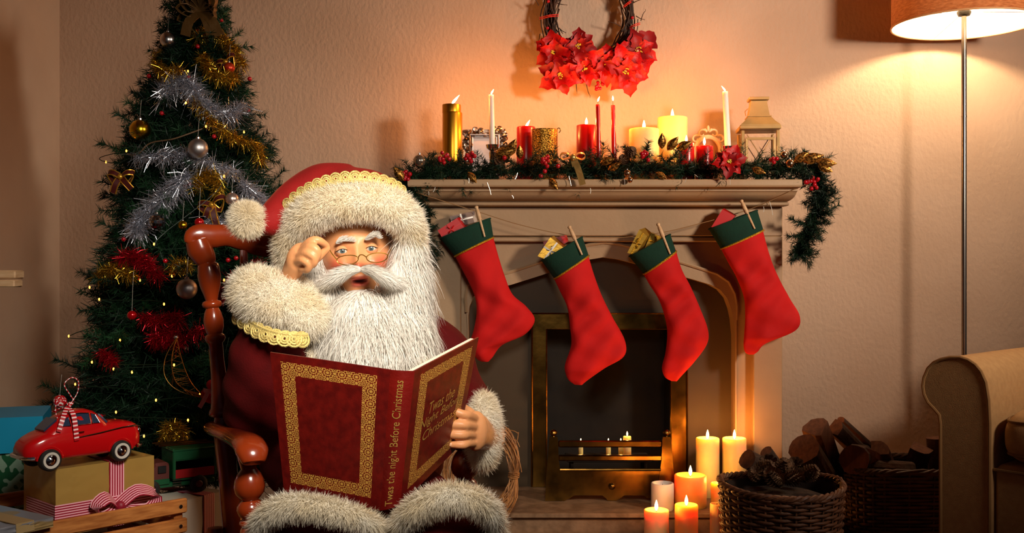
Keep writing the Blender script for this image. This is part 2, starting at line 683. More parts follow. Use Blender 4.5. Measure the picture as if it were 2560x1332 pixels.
# outer edge of the proud arch band
out_px = [(1172 - 4, 1300), (1168, 820), (1166, 780), (1164, 742), (1168, 714), (1190, 697), (1235, 690), (1275, 680), (1345, 657), (1425, 628), (1470, 612), (1512, 606),
          (1552, 611), (1600, 624), (1668, 645), (1742, 668), (1792, 684), (1822, 704), (1838, 735), (1843, 765), (1842, 800), (1842, 840), (1842, 1300)]
outer = [S(x, y, PZ) for x, y in out_px]
for p in outer:
    p.z = max(p.z, .173)
    p.z = min(p.z, yl + .0)
obj('arch_band', MB().band(arch, outer, (0, .075, 0)), stone, fp, angle=25)
low, top = [], []
sp_px = [(1152, 760), (1152, 606), (1190, 606), (1235, 606), (1275, 606), (1345, 606), (1425, 606), (1470, 606), (1512, 606), (1552, 606), (1600, 606), (1668, 606), (1742, 606), (1792, 606), (1822, 606), (1884, 606), (1884, 760)]
lo_px = [(1166, 780), (1164, 735), (1190, 694), (1235, 687), (1275, 677), (1345, 654), (1425, 626), (1470, 611), (1512, 606.5), (1552, 610), (1600, 622), (1668, 643), (1742, 666), (1792, 681), (1822, 700), (1843, 738), (1844, 780)]
low = [S(x, y, PZ) + Vector((0, .014, 0)) for x, y in lo_px]
top = [S(x, y - .8, PZ) + Vector((0, .014, 0)) for x, y in sp_px]
for xa, xb in ((1150, 1170), (1840, 1886)):
    obj('jamb', MB().box(((S(xa, 0, PZ).x + S(xb, 0, PZ).x) / 2, PZ + .045, (.173 + HY(745, PZ)) / 2), (S(xb, 0, PZ).x - S(xa, 0, PZ).x, .062, HY(745, PZ) - .173)), stone, fp)
obj('spandrel', MB().band(low, top, (0, .06, 0)), stone, fp, angle=25)
gro = [p + Vector((0, -.002, 0)) for p in outer[2:-2]]
obj('arch_moulding', MB().tube(gro, .006, 6), stone, fp)
# recess back, brass surround, fire box
BZ = 3.815
bx0, bx1, bz0, bz1 = S(1330, 783, BZ).x, S(1716, 783, BZ).x, .173, HY(783, BZ)
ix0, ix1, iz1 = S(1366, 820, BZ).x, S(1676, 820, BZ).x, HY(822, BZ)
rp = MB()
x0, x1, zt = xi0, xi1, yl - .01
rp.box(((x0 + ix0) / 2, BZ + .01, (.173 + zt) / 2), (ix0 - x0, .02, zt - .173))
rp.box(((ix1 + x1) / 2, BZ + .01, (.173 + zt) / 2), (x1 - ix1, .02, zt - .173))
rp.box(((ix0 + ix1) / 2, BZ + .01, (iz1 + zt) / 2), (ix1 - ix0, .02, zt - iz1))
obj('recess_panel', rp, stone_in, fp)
fb = MB()
for (c, s) in ((((ix0 + ix1) / 2, 3.985, (.173 + iz1) / 2), (ix1 - ix0 + .06, .012, iz1 - .173 + .04)), ((ix0 - .008, 3.90, (.173 + iz1) / 2), (.014, .16, iz1 - .173)),
               ((ix1 + .008, 3.90, (.173 + iz1) / 2), (.014, .16, iz1 - .173)), (((ix0 + ix1) / 2, 3.90, iz1 + .008), (ix1 - ix0, .16, .014))):
    fb.box(c, s)
obj('fire_box', fb, soot, fp)
z2 = BZ - .012
def bar(poly):
    obj('brass_strip', MB().prism([Vector(p) for p in poly], (0, .012, 0)), brass, fp)
bar([(bx0, z2, .174), (ix0, z2, .174), (ix0, z2, iz1), (bx0, z2, bz1)])
bar([(ix1, z2, .174), (bx1, z2, .174), (bx1, z2, bz1), (ix1, z2, iz1)])
bar([(bx0, z2, bz1), (ix0, z2, iz1), (ix1, z2, iz1), (bx1, z2, bz1)])
bead = MB()
bead.tube([(bx0, z2, .176), (bx0, z2, bz1), (bx1, z2, bz1), (bx1, z2, .176)], .0045, 6)
bead.tube([(ix0, z2, .176), (ix0, z2, iz1), (ix1, z2, iz1), (ix1, z2, .176)], .0035, 6)
obj('brass_bead', bead, brass, fp)
# hearth
hx0, hx1 = -.36, 1.03
hp = [(3.40, .173), (3.397, .171), (3.397, .160), (3.401, .157), (3.413, .155), (3.416, .150), (3.416, .114), (3.408, .110), (3.400, .108), (3.398, .098), (3.398, .0)]
rows = [[Vector((hx0, 3.99, h)), Vector((hx0, z, h)), Vector((hx1, z, h)), Vector((hx1, 3.99, h))] for z, h in hp]
obj('hearth', MB().grid(rows, closed_u=True, caps=True), hearth_m, fp, angle=30)

# fire grate (brass basket front) standing on the hearth
GZ = 3.575
fg = thing('fire_grate', 'brass fire grate with three bars and ball finials on the hearth', 'grate', (S(1523, 1255, GZ).x, GZ, .173))
def gp(x, y, z=GZ):
    return S(x, y, z)
gb = .1745
for px_, w_, sgn in ((1383, 1, 1), (1668, 1, -1)):
    f = lambda dx, y: S(px_ + sgn * dx, y, GZ)
    left = [f(-20, 1256), f(-18, 1200), f(-13, 1140), f(-10, 1100), f(-8, 1092)]
    right = [f(30, 1256), f(22, 1205), f(14, 1150), f(12, 1100), f(10, 1092)]
    for p in left + right:
        p.z = max(p.z, gb)
    obj('grate_post', MB().band(left, right, (0, .018, 0)), brass, fg, angle=30)
    c = S(px_ + sgn * 1, 1083, GZ) + Vector((0, .009, 0))
    fin = MB().lathe([(0, -.016), (.006, -.016), (.0045, -.011), (.010, -.006), (.0135, 0), (.012, .006), (.006, .011), (0, .0125)], c, 16)
    obj('finial', fin, brass, fg)
def rail(y0, y1, dz=0.0, name='grate_bar'):
    a, b = S(1396, y0, GZ), S(1656, y1, GZ)
    obj(name, MB().bbox(((a.x + b.x) / 2, GZ + .012 + dz, (a.z + b.z) / 2), (b.x - a.x, .018, a.z - b.z), .004), brass, fg)
rail(1102, 1119)
rail(1138, 1153)
pl = [S(x, y, GZ + .004) for x, y in ((1400, 1173), (1652, 1173), (1655, 1245), (1618, 1245), (1610, 1238), (1560, 1238), (1550, 1246), (1541, 1257), (1519, 1257), (1516, 1246), (1506, 1238), (1436, 1238), (1424, 1246), (1412, 1250), (1404, 1252))]
for p in pl:
    p.z = max(p.z, gb)
obj('grate_panel', MB().prism(pl, (0, .012, 0)), brass, fg, angle=30)
obj('panel_knob', MB().ell(S(1530, 1216, GZ - .002), (.011, .008, .011)), brass, fg)
obj('panel_rim', MB().tube([S(1400, 1174, GZ), S(1652, 1174, GZ)], .005, 8), brass, fg)
for px_ in (1400, 1640):
    obj('grate_foot', MB().bbox((S(px_, 1255, 3.66).x, 3.63, .21), (.014, .09, .07), .003), brass, fg)


# ================================================================== CANDLES
ivory = mat('ivory_wax', (250, 218, 150), 0.45, sss=0.9, sssr=0.035)
cream = mat('cream_wax', (246, 196, 128), 0.45, sss=0.9, sssr=0.03)
amber = mat('amber_wax', (250, 178, 92), 0.42, sss=1.0, sssr=0.05)
white_wax = mat('white_wax', (240, 228, 218), 0.4, sss=0.5, sssr=0.01)
red_wax = mat('red_wax', (200, 12, 10), 0.3, sss=0.4, sssr=0.012, coat=0.3)
gold_wax = gold_sat
FLAME_LIGHTS = []


def flame(parent, base, h, lean, r=None, power=1.0, lcol=(1.0, 0.36, 0.075), name='flame'):
    """tear-shaped flame with its light"""
    r = r or h * .2
    rows = []
    n = 10
    for i in range(9):
        t = i / 8
        rr = r * math.sin(math.pi * min(1, t * .93 + .03)) ** .9 * (1.15 - .75 * t) + .0002
        c = Vector(base) + Vector((lean * h * t ** 1.3, 0, h * t))
        rows.append([c + Vector((math.cos(2 * math.pi * k / n) * rr, math.sin(2 * math.pi * k / n) * rr, 0)) for k in range(n)])
    obj(name, MB().grid(rows, closed_u=True, caps=True), flame_m, parent)
    if power > 0:
        d = bpy.data.lights.new('flame_light', 'POINT')
        d.energy = power
        d.color = lcol
        d.shadow_soft_size = h * .28
        o = bpy.data.objects.new('flame_light', d)
        COL.objects.link(o)
        o.location = Vector(base) + Vector((lean * h * .5, -.001, h * .62))


def candle(name, label, px, r_px, y_top, base_h, d, wax, fl=None, group=None, lean=0.0, power=1.0, well=0.10, taper=1.0, px_bot=None, lcol=(1.0, 0.36, 0.075), fh=None):
    """fl: (px, py) of the flame's middle; lean: horizontal lean of the flame"""
    c = S(px, y_top, d)
    r = r_px * d / F
    h = c.z - base_h
    pb = S(px_bot, y_top, d).x if px_bot else c.x
    t = thing(name, label, 'candle', (pb, d, base_h), group)
    top = Vector((c.x, d, base_h))
    w = min(.012, r * .35) if well else 0
    prof = [(0, 0), (r * .97, 0), (r, .004), (r, h - .004), (r * .97, h - .001), (r * .9, h), (r * .8, h - .002), (r * .68, h - w), (r * .3, h - w * 1.15), (0, h - w * 1.2)]
    prof = [(q * (1 + (taper - 1) * (k / max(h, 1e-4))), k) for q, k in prof]
    b = MB().lathe(prof, (0, 0, 0), 32)
    off = Vector((pb, d, base_h))
    sh = c.x - pb
    b.V = [(x + off.x + sh * z / h, y + off.y, z + off.z) for x, y, z in b.V]
    obj('wax', b, wax, t, angle=50)
    wb = Vector((c.x, d, c.z - w * 1.2))
    fc = S(fl[0], fl[1], d) if fl else None
    if fl:
        fhh = fh or max(.016, min(.034, r_px * .0006 + .014))
        base = wb + Vector((0, 0, w * .6 + .004))
        base.z = max(base.z, fc.z - fhh * .55)
        obj('wick', MB().tube([wb, wb + Vector((0, 0, .006)), base + Vector((lean * .004, 0, .004))], .0009, 5), wick_m, t)
        flame(t, base, fhh, lean, power=power, lcol=lcol)
    else:
        obj('wick', MB().tube([wb, wb + Vector((.001, 0, .010))], .0009, 5), wick_m, t)
    return t


MH = 1.280   # mantel top
LG = 'lit candles on the mantel shelf'
PW = 2.3
candle('pillar_candle', 'tall shiny gold pillar candle at the left end of the mantel', 1131, 25, 281, MH + .038, 3.76, gold_wax, (1137, 248), LG, lean=.75, power=PW * 1.5, well=0, fh=.034)
g = [o for o in COL.objects if o.name == 'pillar_candle'][0]
cc = S(1129, 281, 3.76)
rr = 23.5 * 3.76 / F
ht = HY(262, 3.76) - cc.z
obj('upper_shell', MB().lathe([(rr * .82, 0), (rr, -.003), (rr, ht - .002), (rr * .97, ht), (rr * .93, ht - .001), (rr * .92, .0)], cc, 32), gold_sat, g, angle=50)
# lace doily stand
dz = thing('lace_stand', 'white lace-edged cake stand under the gold pillar candle', 'stand', (S(1131, 370, 3.76).x, 3.76, MH))
lace_m = mat('white_lace', (232, 214, 196), 0.7)
base = Vector((S(1131, 0, 3.76).x, 3.76, MH))
obj('plate', MB().lathe([(0, 0), (.028, 0), (.02, .006), (.012, .012), (.012, .024), (.02, .028), (.048, .032), (.048, .037), (0, .037)], base, 32), lace_m, dz)
lm = MB()
for k in range(18):
    a = 2 * math.pi * k / 18
    c = base + Vector((math.cos(a) * .050, math.sin(a) * .050, .034))
    tq = Vector((-math.sin(a), math.cos(a), 0))
    lm.tube([c + tq * (.0085 * math.cos(q)) + Vector((0, 0, .0095 * math.sin(q))) for q in np.linspace(0, 2 * math.pi, 9)[:-1]], .0016, 5, closed=True)
    lm.tube([c + tq * (.0035 * math.cos(q)) + Vector((0, 0, .0035 * math.sin(q))) for q in np.linspace(0, 2 * math.pi, 7)[:-1]], .0012, 4, closed=True)
obj('lace_edge', lm, lace_m, dz)

def taper_holder(label, px, y, d):
    t = thing('candle_holder', label, 'candle holder', (S(px, y, d).x, d, MH), 'glass candle holders on the mantel')
    b = Vector((S(px, y, d).x, d, MH))
    H = HY(y, d) - MH
    obj('stem', MB().lathe([(0, 0), (.030, 0), (.030, .004), (.012, .010), (.009, H * .5), (.013, H - .03), (.010, H - .022), (.021, H - .014), (.024, H), (.0145, H), (.011, H - .012), (0, H - .012)], b, 24), chrome, t, angle=40)
    return b.z + H - .011
hb = taper_holder('small silver candle holder under the left white taper candle', 1231, 362, 3.74)
candle('taper_candle', 'white taper candle leaning slightly in front of the silver photo frame', 1228, 7.2, 237, hb, 3.74, white_wax, (1232, 232), LG, lean=.5, power=PW, well=.1, taper=.88, px_bot=1231)
hb = taper_holder('small silver candle holder under the right white taper candle', 1820, 366, 3.74)
candle('taper_candle', 'white taper candle beside the brass lantern', 1813, 8.0, 229, hb, 3.74, white_wax, (1808, 223), LG, lean=-.7, power=PW, well=.1, taper=.85, px_bot=1820)
candle('pillar_candle', 'red pillar candle behind the gold pierced votive cup', 1315, 23.5, 317, MH, 3.80, red_wax, (1320, 311), LG, lean=.5, power=PW)
candle('pillar_candle', 'glossy red pillar candle beside the pair of red tapers', 1466, 25, 313, MH, 3.77, red_wax, (1464, 303), LG, lean=0, power=PW)
candle('taper_candle', 'slim red taper candle touching the red pillar candle', 1494.5, 6.6, 261, MH, 3.70, red_wax, (1498, 247), LG, lean=.35, power=PW, taper=.8, px_bot=1499)
candle('taper_candle', 'slim red taper candle standing apart below the wreath', 1532.5, 6.6, 263, MH, 3.74, red_wax, (1532, 245), LG, lean=-.05, power=PW, taper=.8, px_bot=1537)
candle('pillar_candle', 'short wide ivory pillar candle, lit, behind the pine garland', 1610, 37.5, 322, MH, 3.76, ivory, (1609, 311), LG, power=PW)
candle('pillar_candle', 'tall wide cream pillar candle with no flame showing', 1681, 37.5, 293, MH, 3.86, ivory, (1684, 299), LG, power=PW * .8)
candle('pillar_candle', 'small red candle low in the garland, left of the pair', 1716, 19.5, 357, MH, 3.70, red_wax, (1705, 346), LG, power=PW * .6)
candle('pillar_candle', 'small red candle low in the garland beside the poinsettia', 1761, 22, 365, MH, 3.72, red_wax, (1756, 352), LG, power=PW * .6)

# pierced gold votive cup
vc = thing('votive_cup', 'gold pierced metal votive cup on the mantel', 'votive cup', (S(1362, 400, 3.72).x, 3.72, MH))
vb = Vector((S(1362, 400, 3.72).x, 3.72, MH))
vr, vh = 32 * 3.72 / F, HY(324, 3.72) - MH
pierced = mat('pierced_gold', (228, 170, 70), 0.26, 1.0, col2=(120, 76, 20), nscale=240.0, ndetail=1.0, contrast=(.52, .60), bump=.6, bscale=240.0)
obj('cup', MB().lathe([(0, 0), (vr, 0), (vr, vh - .002), (vr * 1.03, vh), (vr * .96, vh), (vr * .95, .004), (0, .004)], vb, 40), pierced, vc, angle=40)
hk = vb + Vector((vr, 0, vh - .006))
obj('handle', MB().tube([hk + Vector((.004 + .006 * math.sin(a), 0, .004 - .008 * math.cos(a))) for a in np.linspace(0, 4.4, 10)], .0016, 6), brass, vc)

# ------------------------------------------------------------------ candles by the hearth
CG = 'pillar candles by the hearth'
HW = 2.0
lc2 = (1.0, 0.36, 0.06)
candle('pillar_candle', 'tall yellow pillar candle at the back of the hearth, left of the two tall ones', 1769, 29, 1094, .173, 3.66, ivory, (1768, 1089), CG, power=HW, lcol=lc2)
candle('pillar_candle', 'tall yellow pillar candle standing behind the round basket', 1836, 29.5, 1094, .173, 3.67, ivory, (1834, 1087), CG, power=HW, lcol=lc2)
candle('pillar_candle', 'short pinkish white pillar candle, unlit, on the hearth edge', 1656, 28.5, 1206, .173, 3.46, white_wax, None, CG)
candle('pillar_candle', 'widest orange pillar candle glowing on the hearth', 1726, 40, 1186, .173, 3.50, amber, (1724, 1180), CG, power=HW * .9, lcol=lc2)
candle('pillar_candle', 'floor pillar candle in front of the hearth, left one of the pair', 1641, 31, 1273, .002, 3.22, cream, (1641, 1271), CG, power=HW * .7, lcol=lc2)
candle('pillar_candle', 'brightest orange floor candle with a tall flame in front of the hearth', 1716, 29, 1260, .002, 3.24, amber, (1717, 1252), CG, power=HW * .7, lcol=lc2)
candle('pillar_candle', 'slim amber candle on the hearth half hidden by the round basket', 1796, 19, 1206, .173, 3.50, amber, (1798, 1203), CG, power=HW * .5, lcol=lc2)
candle('pillar_candle', 'dim floor candle pressed against the side of the round basket', 1792, 17, 1258, .002, 3.26, cream, None, CG)
# small lights inside the fire box
TG = 'tea lights behind the grate'
candle('tea_light', 'square-looking pale tea light showing above the grate bars', 1568, 10, 1090, .30, 3.70, ivory, (1569, 1085), TG, power=.12, fh=.016)
for px_, lab in ((1452, 'tea light left behind the grate bars'), (1521, 'tea light in the middle behind the grate bars'), (1552, 'tea light beside the pale square one behind the grate')):
    candle('tea_light', lab, px_, 6, 1106, .30, 3.72, ivory, (px_, 1100), TG, power=.06, fh=.013)
tl = thing('ember_tray', 'dark iron tray inside the fireplace carrying the tea lights', 'tray', (S(1520, 1110, 3.72).x, 3.74, .173))
obj('tray', MB().bbox((S(1520, 0, 3.72).x, 3.74, .294), (.30, .13, .012), .003), soot, tl)
for sx_ in (-.13, .13):
    obj('tray_leg', MB().bbox((S(1520, 0, 3.72).x + sx_, 3.74, .2305), (.012, .10, .115), .002), soot, tl)
# ================================================================== PHOTO FRAMES AND LANTERN ON THE MANTEL
pewter = mat('antique_silver', (190, 172, 156), 0.32, 1.0, col2=(120, 96, 78), nscale=60.0)
cream_paint = mat('cream_paint', (226, 186, 148), 0.55)
mirror_m = mat('pale_card', (232, 214, 208), 0.5)
lantern_m = mat('lantern_metal', (196, 158, 100), 0.5, 0.25, col2=(180, 142, 86), nscale=14.0)


def ornate(mbx, c, ux, uz, n, r, size, seed):
    """scrolls and leaves: c centre, ux/uz plane axes"""
    q = random.Random(seed)
    for i in range(n):
        a0 = q.uniform(0, 6.28)
        sgn = q.choice((-1, 1))
        p0 = c + ux * q.uniform(-.5, .5) * size[0] + uz * q.uniform(-.5, .5) * size[1]
        pts = []
        for t in np.linspace(0, 1, 9):
            rad = r * (1 - .75 * t)
            a = a0 + sgn * t * 5.0
            pts.append(p0 + ux * rad * math.cos(a) + uz * rad * math.sin(a) - Vector((0, .002 + .003 * math.sin(t * 3.1), 0)))
        mbx.tube(pts, [.0016 + .0022 * math.sin(math.pi * min(1, t + .15)) for t in np.linspace(0, .85, 9)], 5)


pf = thing('photo_frame', 'ornate antique silver photo frame with empty pale centre on the mantel', 'photo frame', (S(1210, 400, 3.84).x, 3.84, MH))
fd = 3.84
X = lambda x: S(x, 0, fd).x
Z = lambda y: HY(y, fd)
ux, uz = Vector((1, 0, 0)), Vector((0, 0, 1))
om = MB()
for (xa, ya, xb, yb2, n) in ((1157, 322, 1264, 340, 26), (1157, 340, 1176, 440, 24), (1246, 340, 1264, 440, 24)):
    c = Vector(((X(xa) + X(xb)) / 2, fd - .006, (Z(ya) + Z(yb2)) / 2))
    om.box(c + Vector((0, .012, 0)), (X(xb) - X(xa) - .004, .006, Z(ya) - Z(yb2) - .004))
    ornate(om, c, ux, uz, n, .010, (X(xb) - X(xa), Z(ya) - Z(yb2)), n + xa)
obj('ornate_rim', om, pewter, pf)
im = MB()
for k, (i0, i1) in enumerate(((1175, 1247), (1181, 1241))):
    pts = [(X(i0), Z(338 + 5 * k)), (X(i1), Z(338 + 5 * k)), (X(i1), Z(446 - 4 * k)), (X(i0), Z(446 - 4 * k))]
    for i in range(4):
        a, b = pts[i], pts[(i + 1) % 4]
        im.tube([(a[0], fd - .012 + .004 * k, a[1]), (b[0], fd - .012 + .004 * k, b[1])], .0034, 6)
obj('inner_frame', im, silver_sat, pf)
obj('photo_card', MB().bbox(((X(1175) + X(1247)) / 2, fd - .002, (Z(338) + Z(446)) / 2), (X(1247) - X(1175), .004, Z(338) - Z(446)), .001), mirror_m, pf)
obj('easel_back', MB().box(((X(1210)), fd + .03, MH + .05), (.03, .05, .10)), black, pf)

of = thing('photo_frame', 'cream painted openwork frame with scroll crest behind the right taper candle', 'photo frame', (S(1766, 400, 3.87).x, 3.87, MH))
fd = 3.87
sm = MB()
cx0 = X(1770)
ring = [Vector((cx0 + .047 * math.cos(a), fd, MH + 0.130 + .052 * math.sin(a))) for a in np.linspace(0, 2 * math.pi, 29)[:-1]]
sm.tube(ring, .009, 8, closed=True)
for sgn in (-1, 1):
    def sp(c, r, a0, turns, w=.0045):
        pts = [c + Vector((sgn * r * (1 - .8 * t) * math.cos(a0 + turns * t), -.003, r * (1 - .8 * t) * math.sin(a0 + turns * t))) for t in np.linspace(0, 1, 14)]
        sm.tube(pts, [w * (1 - .4 * t) for t in np.linspace(0, 1, 14)], 6)
    sp(Vector((cx0 + sgn * .022, fd, MH + 0.193)), .018, 2.4, -5.5)
    sp(Vector((cx0 + sgn * .045, fd, MH + 0.173)), .017, 2.2, -5.8)
    sp(Vector((cx0 + sgn * .062, fd, MH + 0.147)), .014, 1.8, -5.8)
    sp(Vector((cx0 + sgn * .066, fd, MH + 0.115)), .014, 1.4, -5.8)
sm.ell((cx0, fd - .003, MH + 0.213), (.006, .006, .012))
for sgn in (-1, 1):
    sm.ell((cx0 + sgn * .009, fd - .003, MH + 0.206), (.005, .005, .009), rot=Matrix.Rotation(sgn * .6, 3, 'Y'))
sm.bbox((cx0, fd, MH + .005), (.10, .02, .010), .002)
sm.bbox((cx0, fd, MH + .040), (.030, .012, .070), .003)
obj('scroll_rim', sm, cream_paint, of)
obj('frame_back', MB().lathe([(0, 0), (.044, 0), (.044, .003), (0, .003)], (cx0, fd + .006, MH + 0.130), 24, rot=Matrix.Rotation(math.pi / 2, 3, 'X')), mat('brown_card', (150, 96, 58), 0.8), of)

# lantern, turned a little so its left side shows
ln = thing('lantern', 'beige metal lantern with glass panes and chimney top at the mantel end', 'lantern', (S(1896, 400, 3.80).x, 3.80, MH))
LC = Vector((S(1895, 0, 3.80).x, 3.80, MH))
ra = rotz(-.10)
hw = .068
def LP(x, y, z):
    return LC + ra @ Vector((x, y, z))
zb, zt2, zr = .012, HY(322, 3.74) - MH, HY(311, 3.74) - MH
obj('base_plate', MB().bbox(LP(0, 0, .006), (hw * 2.1, hw * 2.1, .012), .003, ra), lantern_m, ln)
obj('top_plate', MB().bbox(LP(0, 0, zt2 + .006), (hw * 2.14, hw * 2.14, .014), .002, ra), lantern_m, ln)
for sx_ in (-1, 1):
    for sy_ in (-1, 1):
        obj('corner_post', MB().bbox(LP(sx_ * (hw - .006), sy_ * (hw - .006), zt2 / 2), (.012, .012, zt2 - .01), .002, ra), lantern_m, ln)
gl = []
for k in range(4):
    rk = ra @ rotz(k * math.pi / 2)
    c = LC + rk @ Vector((0, -hw + .008, zt2 / 2))
    obj('pane', MB().box(c, (hw * 2 - .024, .0015, zt2 - .02), rk), glass, ln)
    fm = MB()
    if k == 0:
        w_, h_ = hw - .019, zt2 - .036
        for (a, b) in (((-w_, .018), (-w_, h_)), ((w_, .018), (w_, h_)), ((-w_, h_), (w_, h_))):
            fm.tube([LC + rk @ Vector((a[0], -hw + .001, a[1])), LC + rk @ Vector((b[0], -hw + .001, b[1]))], .0062, 4)
        obj('lantern_door', fm, lantern_m, ln)
        fm = MB()
    for sgn in (-1, 1):
        fm.tube([LC + rk @ Vector((sgn * (hw - .02), -hw + .004, zt2 - .02)), LC + rk @ Vector((-sgn * (hw - .02), -hw + .004, .02))], .0016, 5)
    obj('cross_wire', fm, lantern_m, ln)
obj('hinge', MB().lathe([(0, 0), (.0035, 0), (.0035, .018), (0, .018)], LP(hw - .010, -hw - .002, zt2 * .58), 10), lantern_m, ln)
rows = []
z258, z290 = HY(259, 3.79) - MH, HY(290, 3.78) - MH
for w_, z_ in ((hw * 1.02, zr - .004), (hw * 1.02, zr), (hw * .80, zr + .014), (hw * .64, zr + .028), (.040, z290 - .004), (.037, z290), (.029, z258), (.029, z258 + .008)):
    rows.append([LP(-w_, -w_, z_), LP(w_, -w_, z_), LP(w_, w_, z_), LP(-w_, w_, z_)])
obj('roof', MB().grid(rows, closed_u=True, caps=True), lantern_m, ln, angle=20)
obj('roof_rim', MB().tube([LP(a * .0415, b * .0415, z290 - .003) for a, b in ((-1, -1), (0, -1), (1, -1), (1, 1), (-1, 1))], .0022, 6, closed=True), lantern_m, ln)
obj('chimney_cap', MB().bbox(LP(0, 0, HY(247, 3.78) - MH), (.072, .072, .011), .002, ra), lantern_m, ln)
obj('roof_loop', MB().tube([LP(-.044, .0, z290 + .004), LP(-.047, 0, z290 + .02), LP(-.036, 0, z290 + .03)], .0016, 5), lantern_m, ln)
# dried flower inside the lantern
df = thing('dried_flower', 'pale dried flower head inside the beige lantern', 'flower', LP(0, 0, .013))
P = np.repeat(np.array([LP(0.004, -.004, .030)]), 150, 0)
D = rng.normal(size=(150, 3)); D[:, 2] = np.abs(D[:, 2]) * .8 + .1
st = Strands().add(P, D, rng.uniform(.022, .042, 150), .0035, segs=2, bend=np.array([0, 0, -.2]), taper=.3)
obj('petals', MB().ell(LP(0.004, -.004, .030), .012), mat('dried_petals', (214, 184, 130), 0.8), df, extra=st)
obj('stalk', MB().tube([LP(.004, -.004, .013), LP(.004, -.004, .028)], .003, 6), bark, df)

# ================================================================== PINE GARLAND
def needles_on(st, path, n, L, W, spread=1.0, droop=0.0):
    """needles all around a polyline, leaning to its tip"""
    P = np.array([tuple(p) for p in path])
    seg = np.linalg.norm(P[1:] - P[:-1], axis=1)
    cum = np.concatenate([[0], np.cumsum(seg)])
    s = rng.random(n) * cum[-1]
    i = np.clip(np.searchsorted(cum, s) - 1, 0, len(seg) - 1)
    f = (s - cum[i]) / np.maximum(seg[i], 1e-9)
    Q = P[i] + (P[i + 1] - P[i]) * f[:, None]
    T = (P[i + 1] - P[i]) / np.maximum(seg[i], 1e-9)[:, None]
    R = rng.normal(size=(n, 3))
    R -= T * (R * T).sum(1, keepdims=True)
    R /= np.maximum(np.linalg.norm(R, axis=1, keepdims=True), 1e-9)
    D = R * spread + T * rng.uniform(.35, 1.0, (n, 1)) + np.array([0, 0, -droop])
    st.add(Q, D, rng.uniform(.65, 1.15, n) * L, W, segs=1, taper=.25)
    return st


def sprigs(st, stems, path_fn, n, length, dirfn, need=60, L=.02, W=.0017):
    for k in range(n):
        p = Vector(path_fn(random.random()))
        d = Vector(dirfn()).normalized()
        l = length * random.uniform(.7, 1.15)
        pts = [p, p + d * l * .5 + Vector((0, 0, -.004)), p + d * l + Vector((0, 0, random.uniform(-.012, .008)))]
        stems.tube(pts, [.0016, .0012, .0008], 4)
        needles_on(st, pts, need, L, W)


ga = thing('pine_garland', 'green pine garland trimmed with berries along the mantel, ends hanging down', 'garland', (.335, 3.66, MH + .02))
GD = 3.645
st, stems = Strands(), MB()
gl_path = [S(x, y, GD) for x, y in ((1016, 447), (1060, 436), (1120, 428), (1200, 431), (1300, 428), (1400, 426), (1500, 427), (1600, 424), (1700, 424), (1800, 426), (1900, 424), (1990, 421), (2040, 425))]
gp_ = smooth_path(gl_path, 60)
stems.tube(gp_, .004, 6)
gfun = lambda t: gp_[min(59, int(t * 60))] + Vector((random.uniform(-.01, .01), random.uniform(-.035, .07), random.uniform(-.010, .024)))
def gdir():
    return (random.uniform(-1, 1), random.uniform(-.55, .45), random.uniform(-.7, .62))
sprigs(st, stems, gfun, 460, .080, gdir, 78, .022, .0020)
needles_on(st, gp_, 3600, .030, .0020)
tail_r = smooth_path([S(x, y, d) for x, y, d in ((2030, 424, 3.62), (2052, 462, 3.62), (2044, 505, 3.64), (2026, 560, 3.67), (2008, 605, 3.68), (1998, 634, 3.68))], 24)
tail_l = smooth_path([S(x, y, d) for x, y, d in ((1012, 445, 3.62), (1032, 490, 3.62), (1056, 540, 3.66), (1064, 590, 3.68), (1066, 640, 3.69))], 24)
for tp, n_ in ((tail_r, 120), (tail_l, 70)):
    stems.tube(tp, .004, 6)
    sprigs(st, stems, lambda t: tp[min(23, int(t * 24))], n_, .062, lambda: (random.uniform(-1, 1), random.uniform(-.9, .3), random.uniform(-1.3, .1)), 80, .022, .0022)
    needles_on(st, tp, 2600, .030, .0022)
for a, b in (((2030, 545), (2097, 512)), ((2030, 500), (2088, 482)), ((2020, 560), (1972, 545)), ((2015, 585), (1968, 590)), ((2040, 410), (2062, 402)), ((1990, 412), (2012, 378)), ((1660, 410), (1700, 372)), ((1610, 400), (1622, 352)), ((1590, 395), (1560, 365))):
    pa = [S(a[0], a[1], 3.65), S((a[0] + b[0]) / 2, (a[1] + b[1]) / 2 + 3, 3.64), S(b[0], b[1], 3.63)]
    stems.tube(pa, .0016, 5)
    needles_on(st, pa, 190, .021, .0020)
ga_f = obj('foliage', stems, pine, ga, extra=st, kind='stuff')
# red berry clusters
for (bx, by, n_, sp_) in ((1112, 393, 9, 17), (1178, 392, 8, 15), (1368, 404, 9, 16), (1618, 388, 9, 15), (2032, 456, 14, 20), (1018, 440, 9, 14), (1935, 398, 5, 10), (1262, 393, 2, 4)):
    b = MB()
    for k in range(n_):
        a, r_ = random.uniform(0, 6.28), sp_ * math.sqrt((k + .5) / n_)
        c = S(bx + r_ * math.cos(a), by + r_ * .8 * math.sin(a), 3.565 + random.uniform(-.008, .008) + (0.02 if bx > 2000 or bx < 1030 else 0))
        b.ell(c, .0078 * random.uniform(.85, 1.1), nu=10, nv=7)
        b.tube([c, c + Vector((0, .03, -.01))], .0012, 4)
    obj('berry_cluster', b, berry_m, ga)
for bx, by in ((1362, 428), (1395, 415), (1352, 440)):
    obj('berry', MB().ell(S(bx, by, 3.565), .0082, nu=12, nv=8), berry_m, ga)
# pine cones
cone_m = mat('pine_cone', (78, 52, 36), 0.7, col2=(120, 90, 66), nscale=40.0, spec=.25)


